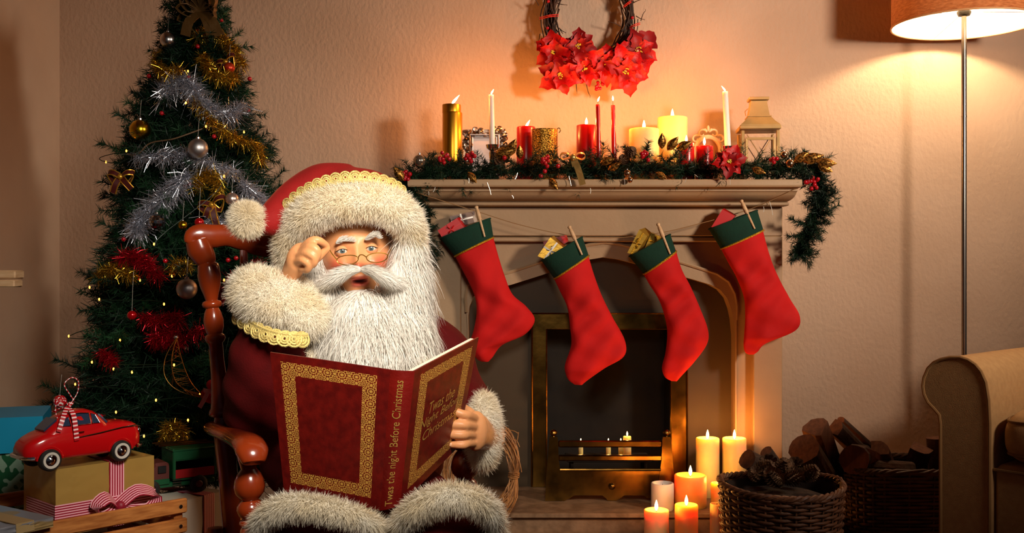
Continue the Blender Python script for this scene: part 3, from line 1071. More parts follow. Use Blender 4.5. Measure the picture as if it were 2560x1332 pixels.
def pine_cone(name, c, r, h, axis, parent=None, **kw):
    b = MB()
    R = align(axis)
    b.ell(c, (r * .6, r * .6, h * .48), rot=R, nu=8, nv=6)
    k = 0
    for i in range(9):
        t = (i + .5) / 9
        rr = r * math.sin(math.pi * (.12 + .80 * t)) ** .8
        for j in range(8):
            a = 2 * math.pi * (j / 8 + (i % 2) / 16 + i * .03)
            rad = Vector((math.cos(a), math.sin(a), .35)).normalized()
            tip = Vector((math.cos(a) * rr, math.sin(a) * rr, (t - .5) * h + .25 * r))
            tq = Vector((-math.sin(a), math.cos(a), 0)) * r * .26
            root = Vector((math.cos(a) * rr * .4, math.sin(a) * rr * .4, (t - .5) * h))
            vs = [root - tq * .4, root + tq * .4, tip + tq, tip - tq, tip + rad * r * .12, root + Vector((0, 0, -r * .12))]
            b.add([R @ v + Vector(c) for v in vs], [(0, 1, 2, 4, 3), (1, 0, 5), (0, 3, 4, 5), (1, 5, 4, 2)])
    return obj(name, b, cone_m, parent, angle=30, **kw)


for cx_, cy_, r_ in ((1575, 382, .019), (1560, 400, .017), (1240, 398, .020)):
    pine_cone('pine_cone', S(cx_, cy_, 3.59), r_, r_ * 2.4, (random.uniform(-.5, .5), -.9, .5), ga)
# gold lace leaves
leaf_gold = mat('gold_lace_leaf', (196, 142, 66), 0.4, 0.85, col2=(92, 58, 22), nscale=160.0, ndetail=1.0, contrast=(.45, .55))


def leaf(px, py, L, ang, d, w=.4, tilt=0.0, m=leaf_gold, parent=None, name='gold_leaf', curl=.25):
    c = S(px, py, d)
    ax = Vector((math.cos(ang), -.25 + tilt, math.sin(ang))).normalized()
    sd = ax.cross(Vector((0, -1, .1))).normalized()
    up = sd.cross(ax)
    rows = []
    for i in range(9):
        t = i / 8
        wd = L * w * math.sin(math.pi * t ** .8) * .5 + .0004
        cc_ = c + ax * L * t + up * (curl * L * (t - t * t))
        rows.append([cc_ - sd * wd - up * wd * .35, cc_ - sd * wd * .5, cc_ + up * wd * .3, cc_ + sd * wd * .5, cc_ + sd * wd - up * wd * .35])
    b = MB().grid(rows)
    b2 = [Vector(v) - up * .0009 for v in b.V]
    b.add(b2, [tuple(reversed(f)) for f in b.F])
    return obj(name, b, m, parent, angle=80)


for px_, py_, L_, a_ in ((1232, 392, .09, .3), (1268, 392, .07, 1.1), (1300, 398, .05, 1.6), (1668, 376, .06, .9), (1655, 372, .055, 1.6), (1690, 372, .06, .4), (1500, 408, .055, .3), (1520, 425, .05, .5),
                         (2005, 402, .075, .25), (2040, 405, .07, -.1), (1985, 405, .06, .6), (2045, 412, .055, -.5), (1170, 430, .05, -.9), (1375, 445, .05, -1.0), (1640, 430, .045, -.6), (1880, 420, .05, -.4), (1010, 452, .06, 2.2)):
    leaf(px_, py_, L_, a_, 3.575, .5, parent=ga)
# thin tinsel strands hanging under the mantel edge
tinsel_white = mat('tinsel_white', (245, 235, 220), 0.2, 0.6)
for x0_, y0_, x1_, y1_ in ((1218, 456, 1228, 487), (1294, 432, 1288, 448), (1422, 440, 1428, 465), (1476, 470, 1476, 484), (1716, 444, 1712, 456), (1924, 504, 1932, 538), (1909, 516, 1909, 530), (1736, 436, 1744, 442), (1280, 488, 1284, 496), (1071, 478, 1072, 487), (1088, 468, 1083, 480), (1560, 446, 1562, 462), (1825, 448, 1825, 462), (1172, 445, 1172, 458)):
    d_ = 3.56 if y0_ < 490 else 3.66
    obj('tinsel_strand', MB().tube([S(x0_, y0_, d_), S((x0_ + x1_) / 2 + 1, (y0_ + y1_) / 2, d_), S(x1_, y1_, d_)], .0011, 4), tinsel_white, ga)


# ------------------------------------------------------------------ baubles, poinsettia, bow on the garland
def bauble(label, px, py, r_px, d, m, group, hang=True, name='bauble', thread=0.0):
    c = S(px, py, d)
    r = r_px * d / F
    t = thing(name, label, 'bauble', c - Vector((0, 0, r)), group)
    obj('ball', MB().ell(c, r, nu=32, nv=20), m, t, angle=180)
    cap = MB().lathe([(r * .22, -.001), (r * .22, r * .16), (r * .16, r * .2), (0, r * .2)], c + Vector((0, 0, r * .96)), 14)
    lp = c + Vector((0, 0, r * 1.24))
    cap.tube([lp + Vector((r * .10 * math.cos(a), 0, r * .10 * math.sin(a))) for a in np.linspace(0, 2 * math.pi, 11)[:-1]], r * .02 + .0003, 4, closed=True)
    obj('cap', cap, silver if m is not gold else gold, t)
    if thread:
        obj('thread', MB().tube([lp, lp + Vector((.001, .002, thread * .5)), lp + Vector((0, .012, thread))], .0006, 4), tinsel_white, t)
    return t


bronze = mat('bronze_ball', (206, 166, 128), 0.2, 1.0)
clear_ball = mat('pearl_ball', (190, 172, 150), 0.15, 0.9)
bauble('shiny clear-silver bauble at the left end of the mantel garland', 1049, 402, 16, 3.585, clear_ball, 'baubles on the garland')
bauble('bronze bauble on the garland right of the lantern, larger one', 1975, 409, 11, 3.56, bronze, 'baubles on the garland')
bauble('bronze bauble on the garland right of the lantern, smaller upper one', 1960, 387, 9, 3.60, bronze, 'baubles on the garland')
bauble('small bronze bauble under the garland, upper of two below the pine cones', 1568, 433, 9, 3.56, bronze, 'baubles on the garland')
bauble('tiny bronze bauble hanging lowest under the garland centre', 1575, 450, 7, 3.555, bronze, 'baubles on the garland')

petal_red = mat('petal_red', (214, 10, 12), 0.5, col2=(170, 6, 8), nscale=14.0, bump=.25, bscale=70.0, translucent=.18)
petal_dark = mat('petal_dark', (150, 6, 12), 0.55, translucent=.15)
stamen = mat('stamen', (206, 178, 50), 0.5)


def poinsettia(label, px, py, r_px, d, seed, group, face=(0, -1, .1), m=petal_red, name='poinsettia'):
    q = random.Random(seed)
    c = S(px, py, d)
    r = r_px * d / F
    t = thing(name, label, 'flower', c, group)
    f = Vector(face).normalized()
    u = f.cross(Vector((0, 0, 1))).normalized()
    w = u.cross(f)
    for ring, (n_, rr, lift) in enumerate(((6, 1.0, -.12), (5, .62, .25))):
        for k in range(n_):
            a = 2 * math.pi * (k + .5 * ring) / n_ + q.uniform(-.2, .2) + seed
            L = r * rr * q.uniform(.90, 1.28)
            ax = (u * math.cos(a) + w * math.sin(a) + f * (lift + q.uniform(-.15, .15))).normalized()
            sd = ax.cross(f).normalized()
            up = sd.cross(ax)
            if up.dot(f) < 0:
                up = -up
            rows = []
            for i in range(11):
                s_ = i / 10
                wd = L * .36 * (math.sin(math.pi * min(1, s_ ** .72)) ** 1.25) * (1 + .20 * math.sin(s_ * 17 + k * 1.7)) + .0004
                cc_ = c + ax * (L * (.06 + .94 * s_)) + up * (.18 * L * math.sin(s_ * 2.6) - .10 * L * s_ * s_) + f * (.002 * ring)
                rows.append([cc_ - sd * wd + up * wd * .25, cc_ - sd * wd * .5 + up * wd * .02, cc_ - up * wd * .12, cc_ + sd * wd * .5 + up * wd * .02, cc_ + sd * wd + up * wd * .25])
            b = MB().grid(rows)
            b.add([Vector(v) - f * .0008 for v in b.V], [tuple(reversed(g_)) for g_ in b.F])
            obj('petal', b, m if q.random() < .8 else petal_dark, t, angle=80)
    b = MB()
    for k in range(12):
        a, rr = q.uniform(0, 6.28), r * .16 * math.sqrt(q.random())
        p = c + u * rr * math.cos(a) + w * rr * math.sin(a) + f * (r * .14)
        b.tube([p - f * r * .2, p], .0012, 4)
        b.ell(p, .0026, nu=6, nv=5)
    obj('stamens', b, stamen, t)
    return t


poinsettia('red poinsettia flower on the front of the mantel garland', 1822, 406, 44, 3.55, 4, None, (0, -1, .15))

# gold bow on the garland
bow_m = mat('gold_ribbon', (214, 172, 100), 0.3, 0.8, bump=.1, bscale=60.0)


def bow(label, px, py, w_px, d, m, group=None, tails=((-.5, -1.2), (.5, -1.2)), width=.016, name='ribbon_bow', rot=0.0, parent=None):
    c = S(px, py, d)
    L = w_px * d / F / 2
    t = parent or thing(name, label, 'bow', c, group)
    cs, sn = math.cos(rot), math.sin(rot)
    R = lambda x, y, z: c + Vector((x * cs - z * sn, y, x * sn + z * cs))
    for sgn in (-1, 1):
        pts = [R(0, 0, 0), R(sgn * L * .45, -.006, L * .34), R(sgn * L * .9, -.004, L * .30), R(sgn * L, .002, L * .05), R(sgn * L * .75, .008, -L * .12), R(sgn * L * .35, .006, -.02 * L), R(0, .002, 0)]
        ribbon('bow_loop', smooth_path(pts, 18), width, m, t, [(0, 1, .35)] * 19)
    for (tx, tz) in tails:
        pts = [R(0, 0, 0), R(tx * L * .5, -.008, tz * L * .4), R(tx * L, -.004, tz * L)]
        ribbon('bow_tail', smooth_path(pts, 8), width * .9, m, t, [(math.copysign(1, tx) * .75, -.2, .5)] * 9)
    obj('bow_knot', MB().ell(c + Vector((0, -.006, 0)), (width * .45, width * .4, width * .5), nu=12, nv=8), m, t)
    return t


bow('gold foil ribbon bow with a long tail on the middle of the garland', 1432, 394, 62, 3.55, bow_m, None, tails=((.8, -2.2), (.2, -.7)), width=.024)

# ================================================================== WALL WREATH
tw = mat('dark_twig', (74, 48, 34), 0.75, col2=(44, 28, 20), nscale=30.0)
wr = thing('wall_wreath', 'dark twig wreath with red poinsettias hanging on the wall above the mantel', 'wreath', S(1473, 52, 3.965))
WC, WR_, wd_ = S(1473, 50, 3.945), 101 * 3.945 / F, 3.945
b = MB()
for k in range(64):
    ph, r0, a0 = random.uniform(0, 6.28), random.uniform(.1, 1.0) * .034, random.uniform(0, 6.28)
    span = random.uniform(1.6, 3.6)
    tws = random.uniform(-2.5, 2.5)
    pts = []
    for i in range(22):
        s_ = a0 + span * i / 21
        q_ = ph + tws * (s_ - a0)
        rr = WR_ + r0 * math.cos(q_) + random.uniform(-.002, .002)
        pts.append(WC + Vector((rr * math.cos(s_), r0 * .9 * math.sin(q_) - .006, rr * math.sin(s_))))
    b.tube(pts, [.0034 * (1 - .5 * i / 21) for i in range(22)], 5)
obj('twigs', b, tw, wr)
b = MB()
for (x, y, dx, dy) in ((1398, 70, 14, 10), (1392, 8, 22, 4), (1590, 40, 18, 8), (1585, 6, 26, -8), (1350, 85, -3, 14), (1598, 85, 2, 16), (1552, 66, -26, -10), (1440, 205, 2, 22), (1466, 210, 8, 26), (1602, 52, 10, -22), (1347, 14, -12, -16), (1400, 72, 6, 10)):
    pts = [S(x, y, 3.93), S(x + dx * .5, y + dy * .7, 3.92), S(x + dx * .9, y + dy, 3.915), S(x + dx * 1.2, y + dy * 1.15, 3.92), S(x + dx * 1.1, y + dy * 1.35, 3.925)]
    b.tube(smooth_path(pts, 12), [.0018 * (1 - .06 * i) for i in range(13)], 5)
obj('tendrils', b, tw, wr)
red_cord = mat('red_cord', (226, 50, 40), 0.5)
for x0_, y0_, x1_, y1_ in ((1349, 44, 1396, 36), (1376, 96, 1396, 82), (1558, 16, 1582, 0), (1570, 70, 1600, 57), (1408, -35, 1425, -12)):
    pts = [S(x0_, y0_, 3.94), S(x0_ * .75 + x1_ * .25, y0_ * .75 + y1_ * .25 - 1, 3.905), S((x0_ + x1_) / 2, (y0_ + y1_) / 2 - 2, 3.893), S(x0_ * .25 + x1_ * .75, y0_ * .25 + y1_ * .75 - 1, 3.905), S(x1_, y1_, 3.94)]
    obj('red_cord', MB().tube(pts, .0018, 5).tube([p + Vector((0, 0, -.006)) for p in pts], .0018, 5), red_cord, wr)
for x, y in ((1371, 3), (1369, 70), (1581, 44), (1574, 95), (1396, 91), (1381, 96)):
    obj('berry', MB().ell(S(x, y, 3.905), .0062, nu=12, nv=8), berry_m, wr)
for bx, by, n_, sp_ in ((1362, 108, 10, 17), (1498, 207, 9, 15), (1494, 222, 2, 4)):
    b = MB()
    for k in range(n_):
        a, r_ = random.uniform(0, 6.28), sp_ * math.sqrt((k + .5) / n_)
        c = S(bx + r_ * math.cos(a), by + r_ * math.sin(a), 3.90)
        b.ell(c, .0066, nu=10, nv=7)
        b.tube([c, c + Vector((0, .03, .004))], .0011, 4)
    obj('berry_cluster', b, berry_m, wr)
for k, (px_, py_, r_, lab) in enumerate(((1386, 131, 44, 'poinsettia at the far left end of the flower row on the wall wreath'), (1446, 116, 40, 'darker poinsettia highest inside the left of the wall wreath'),
                                        (1402, 188, 46, 'poinsettia with the lowest pointed petal, bottom left of the wall wreath'), (1461, 172, 42, 'poinsettia at the bottom of the wall wreath, left of the middle'),
                                        (1517, 158, 42, 'poinsettia at the bottom of the wall wreath with a petal pointing up'), (1564, 178, 52, 'largest poinsettia low on the right of the wall wreath'), (1594, 128, 52, 'poinsettia at the far right end of the flower row on the wall wreath'))):
    poinsettia(lab, px_, py_, r_ * 1.14, 3.885 - .008 * (k % 3), k + 11, 'poinsettias on the wall wreath', ((px_ - 1490) * .0015, -1, (130 - py_) * .003), m=petal_red if k != 1 else petal_dark)

# ================================================================== STOCKINGS ON A TWINE
felt_red = mat('red_felt', (214, 14, 12), 0.85, col2=(196, 8, 8), nscale=7.0, bump=.10, bscale=40.0, sheen=.25)
felt_green = mat('green_felt', (4, 52, 36), 0.9, col2=(3, 44, 30), nscale=12.0, bump=.12, bscale=160.0, sheen=.2)
gold_trim = mat('gold_braid', (206, 152, 34), 0.45, 0.6, bump=.5, bscale=260.0)
SD = 3.655
twine_m = mat('twine', (150, 110, 70), 0.9)
twp = [S(x, y, d) for x, y, d in ((1040, 481, 3.60), (1100, 500, 3.62), (1197, 530, SD), (1300, 562, SD), (1428, 589, SD), (1540, 594, SD), (1651, 582, SD), (1760, 556, SD), (1859, 528, SD), (1930, 500, 3.62), (1988, 472, 3.595))]
single('twine', MB().tube(smooth_path(twp, 60), .0014, 5), twine_m, 'thin brown twine strung across the fireplace carrying the stockings', 'twine', S(1510, 590, SD))


def stocking(label, cuffT, cuffB, body, back, seed):
    """cuffT/cuffB: left-right pixel pairs of the cuff's top and lower edge; body: left/right pairs down to the toe"""
    q = random.Random(seed)
    t = thing('stocking', label, 'stocking', S(cuffB[0][0], cuffB[0][1], SD), 'stockings on the fireplace')
    def loft(pairs, th, n=22, wob=0.0, sub=7):
        Ls = smooth_path([(a[0], 0, a[1]) for a, b_ in pairs], sub * (len(pairs) - 1))
        Rs = smooth_path([(b_[0], 0, b_[1]) for a, b_ in pairs], sub * (len(pairs) - 1))
        rows = []
        for i, (l, r_) in enumerate(zip(Ls, Rs)):
            cx_, cy_ = (l.x + r_.x) / 2, (l.z + r_.z) / 2
            hx_, hy_ = (r_.x - l.x) / 2, (r_.z - l.z) / 2
            w_ = math.hypot(hx_, hy_)
            tt = i / (len(Ls) - 1)
            row = []
            for k in range(n):
                a = 2 * math.pi * k / n
                e = math.copysign(abs(math.cos(a)) ** .9, math.cos(a))
                dep = math.sin(a) * min(w_, 48) * SD / F * th
                dep *= 1 + wob * math.sin(3 * a + tt * 9 + seed) * .25 + wob * .18 * math.sin(tt * 17 + a * 2 + seed)
                if wob:
                    u_ = cx_ + hx_ * e; v_ = cy_ + hy_ * e
                    dep += math.sin(a) * (.0062 * math.sin(u_ * .085 + v_ * .055 + 2.2 * math.sin(v_ * .021 + seed)) + .0026 * math.sin(v_ * .11 - u_ * .045 + seed * 2) * (.4 + tt)) * min(1, w_ / 30) * min(1, tt * 5)
                row.append(S(cx_ + hx_ * e, cy_ + hy_ * e, SD) + Vector((0, -dep, 0)))
            rows.append(row)
        return rows
    rows = loft(body, .56, n=36, wob=.5)
    mb = MB().grid(rows, closed_u=True, caps=True)
    obj('sock', mb, felt_red, t, angle=180)
    rows = loft([cuffT, ((cuffT[0][0] * .5 + cuffB[0][0] * .5, cuffT[0][1] * .5 + cuffB[0][1] * .5), (cuffT[1][0] * .5 + cuffB[1][0] * .5, cuffT[1][1] * .5 + cuffB[1][1] * .5)), cuffB], .74, n=26, sub=5)
    inner = [[p + (sum(r_, Vector()) / len(r_) - p) * .09 for p in r_] for r_ in rows]
    obj('cuff', MB().grid(list(reversed(inner[:8])) + rows + [inner[-1]], closed_u=True), felt_green, t, angle=50)
    edge = [p + (p - sum(rows[-1], Vector()) / len(rows[-1])).normalized() * .0005 for p in rows[-1]]
    obj('gold_trim', MB().tube(edge, .0034, 6, closed=True), gold_trim, t)
    rim = [p for p in rows[0]]
    obj('cuff_edge', MB().tube(rim, .003, 6, closed=True), felt_green, t)
    # folded back flap standing behind the peg
    if back:
        fl = MB().band([S(x, y, SD - .012) for x, y in back[0]], [S(x, y, SD - .012) for x, y in back[1]], (0, .016, 0))
        obj('cuff_fold', fl, felt_green, t, angle=70)
    return t


def peg(label, a, b):
    pa, pb = S(a[0], a[1], SD - .035), S(b[0], b[1], SD - .042)
    L = (pa - pb).length
    t = thing('clothes_peg', label, 'clothes peg', pb, 'wooden pegs holding the stockings')
    ax = (pa - pb).normalized()
    R = align(ax)
    obj('peg_head', MB().lathe([(0, L), (.0042, L * .992), (.0068, L * .965), (.007, L * .94), (.0052, L * .905), (.0048, L * .89), (.0066, L * .86), (.0072, L * .7), (.0074, L * .55), (0, L * .55)], pb, 16, rot=R), wood_light, t, angle=50)
    for sgn in (-1, 1):
        off = Vector((0, sgn * .0042, 0))
        obj('peg_leg', MB().tube([pb + ax * L * .56 + off * .9, pb + ax * L * .3 + off * 1.05, pb + off * 1.25], [.0045, .0042, .003], 8), wood_light, t)


def gift_px(label, front, off, m, rib=None, name='gift_box', d=SD, group=None, cross=True):
    """small wrapped box: front = four pixel corners (clockwise from top left), off = depth vector"""
    P = [S(x, y, d) for x, y in front]
    off = Vector(off)
    t = thing(name, label, 'gift box', sum(P, Vector()) / 4, group)
    obj('box', MB().prism(P, off), m, t, smooth=False)
    if rib is not None:
        c = sum(P, Vector()) / 4
        w_ = .006
        nrm = (P[1] - P[0]).cross(P[3] - P[0]).normalized()
        if nrm.y > 0:
            nrm = -nrm
        if cross:
            a, b_ = (P[0] + P[3]) / 2, (P[1] + P[2]) / 2
            ribbon('ribbon', [a + off * .5 + nrm * .001, a + nrm * .001, c + nrm * .001, b_ + nrm * .001, b_ + off * .5 + nrm * .001], w_, rib, t, (P[3] - P[0]))
        a, b_ = (P[0] + P[1]) / 2, (P[3] + P[2]) / 2
        ribbon('ribbon', [a + nrm * .0014, c + nrm * .0014, b_ + nrm * .0014], w_, rib, t, (P[1] - P[0]))
        bw = MB()
        for k in range(4):
            a_ = k * 1.57 + .4
            dx = (P[1] - P[0]).normalized() * math.cos(a_) + (P[0] - P[3]).normalized() * math.sin(a_)
            bw.tube([c, c + dx * .010 + nrm * .007, c + dx * .016 + nrm * .003, c + dx * .006 + nrm * .001], [.002, .004, .0035, .001], 6, squash=(.35, 1))
        obj('bow', bw, rib, t)
    return t


red_paper = mat('red_gift_paper', (196, 16, 20), 0.35, coat=.2)
red_rib = mat('red_satin_ribbon', (206, 24, 26), 0.3)
gold_paper = mat('gold_gift_paper', (206, 160, 62), 0.33, .75, bump=.15, bscale=30.0)
silver_rib = mat('silver_satin', (232, 222, 210), 0.25, .4)
clear_box = mat('clear_plastic', (225, 205, 200), 0.1, trans=.75, ior=1.2)

s1 = stocking('leftmost red stocking with green cuff, holding a red and a clear box', ((1101, 597), (1226, 546)), ((1137, 641), (1234, 594)),
              [((1134, 634), (1232, 588)), ((1152, 668), (1246, 640)), ((1172, 706), (1262, 690)), ((1188, 745), (1281, 735)), ((1191, 785), (1316, 766)), ((1184, 825), (1337, 800)), ((1177, 850), (1312, 836)), ((1181, 880), (1256, 862)), ((1193, 898), (1232, 892)), ((1205, 904), (1221, 904))], None, 1)
peg('clothes peg on the leftmost stocking', (1190, 514), (1212, 592))
gift_px('red gift box with a bow tucked in the leftmost stocking', ((1094, 576), (1142, 545), (1162, 571), (1112, 604)), (.01, .035, .006), red_paper, red_rib, d=SD - .012)
gift_px('clear plastic box peeking out of the leftmost stocking', ((1124, 540), (1178, 529), (1186, 556), (1132, 570)), (.01, .02, .004), clear_box, silver_rib, d=SD + .014)
s2 = stocking('second red stocking from the left, with a gold and a red box in its cuff', ((1354, 652), (1456, 592)), ((1386, 697), (1472, 639)),
              [((1382, 690), (1470, 634)), ((1400, 728), (1483, 680)), ((1418, 768), (1503, 735)), ((1425, 818), (1530, 790)), ((1428, 862), (1562, 850)), ((1414, 905), (1560, 890)), ((1412, 925), (1512, 920)), ((1420, 948), (1472, 948)), ((1436, 961), (1455, 962))], None, 2)
peg('clothes peg on the second stocking from the left', (1422, 564), (1455, 637))
gift_px('gold gift box with white bow in the second stocking', ((1376, 593), (1410, 620), (1378, 655), (1344, 640)), (.014, .03, .006), gold_paper, silver_rib, d=SD - .016)
gift_px('red gift box behind the gold one in the second stocking', ((1358, 604), (1410, 588), (1416, 606), (1364, 640)), (.01, .03, .004), red_paper, red_rib, d=SD + .012)
s3 = stocking('third red stocking from the left, with two gold boxes in its cuff', ((1573, 641), (1676, 586)), ((1609, 685), (1690, 628)),
              [((1605, 678), (1689, 622)), ((1624, 712), (1704, 672)), ((1645, 745), (1726, 715)), ((1660, 785), (1748, 765)), ((1668, 830), (1770, 825)), ((1664, 880), (1766, 862)), ((1655, 918), (1735, 905)), ((1662, 942), (1705, 938)), ((1678, 952), (1692, 953))], None, 3)
peg('clothes peg on the third stocking from the left', (1644, 557), (1675, 635))
gift_px('upright gold foil box, left one in the third stocking', ((1598, 574), (1618, 590), (1588, 638), (1568, 632)), (.024, .02, .008), gold_paper, gold_trim, d=SD - .012, cross=False)
gift_px('gold foil box with bow, right one in the third stocking', ((1628, 582), (1662, 597), (1650, 615), (1612, 620)), (.008, .03, .004), gold_paper, gold_trim, d=SD - .004)
s4 = stocking('rightmost red stocking with green cuff, holding one plain red box', ((1772, 573), (1893, 526)), ((1802, 622), (1908, 575)),
              [((1799, 615), (1906, 570)), ((1820, 655), (1922, 632)), ((1842, 695), (1942, 685)), ((1860, 745), (1972, 742)), ((1863, 790), (1999, 790)), ((1861, 830), (1988, 826)), ((1859, 862), (1915, 858)), ((1863, 880), (1895, 878)), ((1872, 886), (1884, 886))], None, 4)
peg('clothes peg on the rightmost stocking', (1852, 499), (1886, 572))
gift_px('plain red box sticking out of the rightmost stocking', ((1806, 523), (1838, 540), (1815, 566), (1778, 568)), (.012, .03, .005), red_paper, None, d=SD - .008)
# ================================================================== FLOOR LAMP
shade_m = mat('lamp_shade_linen', (196, 126, 74), 0.9, col2=(150, 84, 40), nscale=50.0, nstretch=(1, 1, 4), bump=.2, bscale=120.0, translucent=.22)
shade_in = mat('lamp_shade_lining', (255, 240, 220), 0.8, translucent=.1)
steel = mat('brushed_steel', (150, 144, 138), 0.28, 1.0)
LD = 3.70
lx, lz = S(2410, 62, LD).x, HY(62, LD)
lr = 172 * LD / F
fl_ = thing('floor_lamp', 'tall floor lamp with orange linen drum shade behind the armchair', 'lamp', (lx, LD, 0))
lo = Vector((lx, LD, 0))
obj('base', MB().lathe([(0, 0), (.135, 0), (.14, .004), (.14, .016), (.13, .022), (.02, .026), (.0, .026)], lo, 40), steel, fl_, angle=40)
obj('pole', MB().lathe([(0, .02), (.0088, .02), (.0088, HY(292, LD)), (.0098, HY(292, LD)), (.0098, HY(290, LD)), (.0088, HY(290, LD)), (.0088, lz + .04), (0, lz + .04)], lo, 16), steel, fl_, angle=40)
obj('socket', MB().lathe([(0, lz + .03), (.020, lz + .032), (.024, lz + .040), (.024, lz + .048), (.018, lz + .05), (.018, lz + .09), (0, lz + .09)], lo, 20), black, fl_, angle=40)
sh_h = .34
sb = MB().lathe([(lr, lz), (lr * .985, lz + sh_h)], lo, 64)
obj('lamp_shade', sb, shade_m, fl_)
obj('shade_lining', MB().lathe([(lr - .003, lz + .001), (lr * .985 - .003, lz + sh_h - .001)], lo, 64), shade_in, fl_)
for h_ in (lz, lz + sh_h):
    rim = MB().tube([lo + Vector((lr * math.cos(a), lr * math.sin(a), h_)) for a in np.linspace(0, 2 * math.pi, 65)[:-1]], .0035, 6, closed=True)
    obj('shade_rim', rim, mat('shade_rim', (206, 150, 100), .8), fl_)
sp_ = MB()
for a in (3.75, 5.55, 1.6):
    sp_.tube([lo + Vector((0, 0, lz + .046)), lo + Vector((lr * math.cos(a), lr * math.sin(a), lz + .004))], .0012, 5)
obj('shade_spider', sp_, steel, fl_)
obj('light_bulb', MB().lathe([(0, lz + .085), (.013, lz + .088), (.016, lz + .105), (.028, lz + .135), (.029, lz + .150), (.020, lz + .168), (0, lz + .174)], lo, 24),
    mat('bulb', (255, 240, 210), .5, emit=(255, 222, 176), estr=680.0), fl_)

# ================================================================== ARMCHAIR
cloth = mat('armchair_cloth', (196, 152, 100), 0.9, col2=(186, 142, 92), nscale=60.0, bump=.18, bscale=420.0, sheen=.15)
pipe_m = mat('armchair_piping', (150, 110, 66), 0.9)
A0 = S(2400, 1000, 2.86)
ax = Vector((.74, .673, 0)).normalized()
axu = Vector((ax.y, -ax.x, 0))           # to the chair's other arm
ac = thing('armchair', 'beige upholstered armchair with rolled arm and dark piping at the right', 'armchair', A0 + ax * .4 + axu * .35 - Vector((0, 0, A0.z)))
def pp(x, y, k=0.0):
    return on_plane(x, y, A0 + ax * k, ax)
arm_px = [(2351, 1140), (2350, 1060), (2347, 1037), (2336, 1024), (2319, 1006), (2309, 985), (2306, 965), (2309, 944), (2319, 921), (2333, 907), (2350, 899), (2372, 894), (2399, 894), (2418, 900), (2436, 912), (2450, 929), (2462, 956), (2469, 1000), (2472, 1060), (2471, 1140)]
fr = [pp(x, y) for x, y in arm_px]
fr[0].z = fr[-1].z = .06
fr.insert(1, (fr[0] + fr[1] * 1.0) / 2)
fr.insert(len(fr) - 1, (fr[-1] + fr[-2]) / 2)
rows = [[p + ax * .010 + (sum(fr, Vector()) / len(fr) - p) * .0 for p in fr], fr]
depth = .78
cen = sum(fr, Vector()) / len(fr)
rws = []
for k, s_ in ((0.012, 1.0), (.05, 1.012), (.3, 1.02), (.55, 1.015), (depth, 1.0)):
    rws.append([cen + ax * k + (p - cen) * s_ for p in fr])
body = MB().grid(rws, closed_u=True, caps=True)
obj('arm', body, cloth, ac, angle=60)
fpn = [cen + (p - cen) * .965 for p in fr]
obj('arm_front_panel', MB().prism([p + ax * .002 for p in fpn], ax * .02), cloth, ac, angle=40)
obj('arm_piping', MB().tube([p + ax * .004 for p in fr], .0055, 8), pipe_m, ac)
# second arm: outside the picture but part of the chair
W = .74
rws2 = [[p + axu * (W - .02) for p in r_] for r_ in rws]
mir = []
c0 = pp(2410, 1000)
for r_ in rws:
    mir.append([p - axu * (2 * (p - c0).dot(axu)) + axu * W for p in r_])
obj('arm', MB().grid([list(reversed(r_)) for r_ in mir], closed_u=True, caps=True), cloth, ac, angle=60)
inner0 = pp(2472, 1165)
zs = inner0.z
R_ch = Matrix((axu, ax, Vector((0, 0, 1)))).transposed()
def cbox(name, u, a, z, su, sa, sz, b=.02, m=None, **kw):
    base_ = Vector((inner0.x, inner0.y, 0))
    c = base_ + axu * u + ax * a + Vector((0, 0, z))
    mbb = MB().bbox(c, (su, sa, sz), b, R_ch)
    return obj(name, mbb, m or cloth, ac, angle=40, **kw)
seat_w = W - .125
cbox('seat_base', seat_w / 2, .36, (zs + .06) / 2, seat_w, .66, zs - .06, .012)
cbox('base_seam', seat_w / 2, .028, zs - .012, seat_w, .012, .008, .003, pipe_m)
# cushion with rounded, slightly puffed sides
cu = MB()
rows = []
nu_ = 28
for i in range(13):
    v = -1 + 2 * i / 12
    prof_r = (1 - abs(v) ** 3.2 * .10)
    zz = zs + .012 + .064 + v * .062
    row = []
    for k in range(nu_ * 2):
        a = 2 * math.pi * k / (nu_ * 2)
        e = .22
        ca, sa_ = math.copysign(abs(math.cos(a)) ** e, math.cos(a)), math.copysign(abs(math.sin(a)) ** e, math.sin(a))
        u_ = seat_w / 2 + ca * (seat_w / 2 - .012) * prof_r
        a_ = .30 + sa_ * .29 * prof_r
        puff = .016 * (1 - ca * ca * sa_ * sa_) * (1 if v > 0 else .3) * (abs(v))
        row.append(Vector((inner0.x, inner0.y, 0)) + axu * u_ + ax * a_ + Vector((0, 0, zz + math.copysign(puff, v))))
    rows.append(row)
obj('seat_cushion', MB().grid(rows, closed_u=True, caps=True), cloth, ac, angle=60)
obj('cushion_piping', MB().tube([cc_ + Vector((0, 0, .001)) for cc_ in rows[10]], .005, 6, closed=True), pipe_m, ac)
obj('cushion_piping', MB().tube([cc_ for cc_ in rows[2]], .005, 6, closed=True), pipe_m, ac)
cbox('backrest', seat_w / 2, .70, .52, seat_w + .02, .16, .80, .05)
for u_, a_ in ((-.06, .05), (seat_w + .06, .05), (-.06, .72), (seat_w + .06, .72)):
    cbox('foot', u_, a_, .03, .045, .045, .06, .006, mat('dark_wood', (52, 32, 20), .4))

# ================================================================== BASKETS, LOGS, PINE CONES
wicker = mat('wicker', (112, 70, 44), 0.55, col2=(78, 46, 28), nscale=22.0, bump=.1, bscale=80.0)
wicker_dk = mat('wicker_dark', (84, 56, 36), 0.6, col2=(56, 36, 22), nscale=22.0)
inside_m = mat('basket_inside', (38, 24, 16), 0.9)


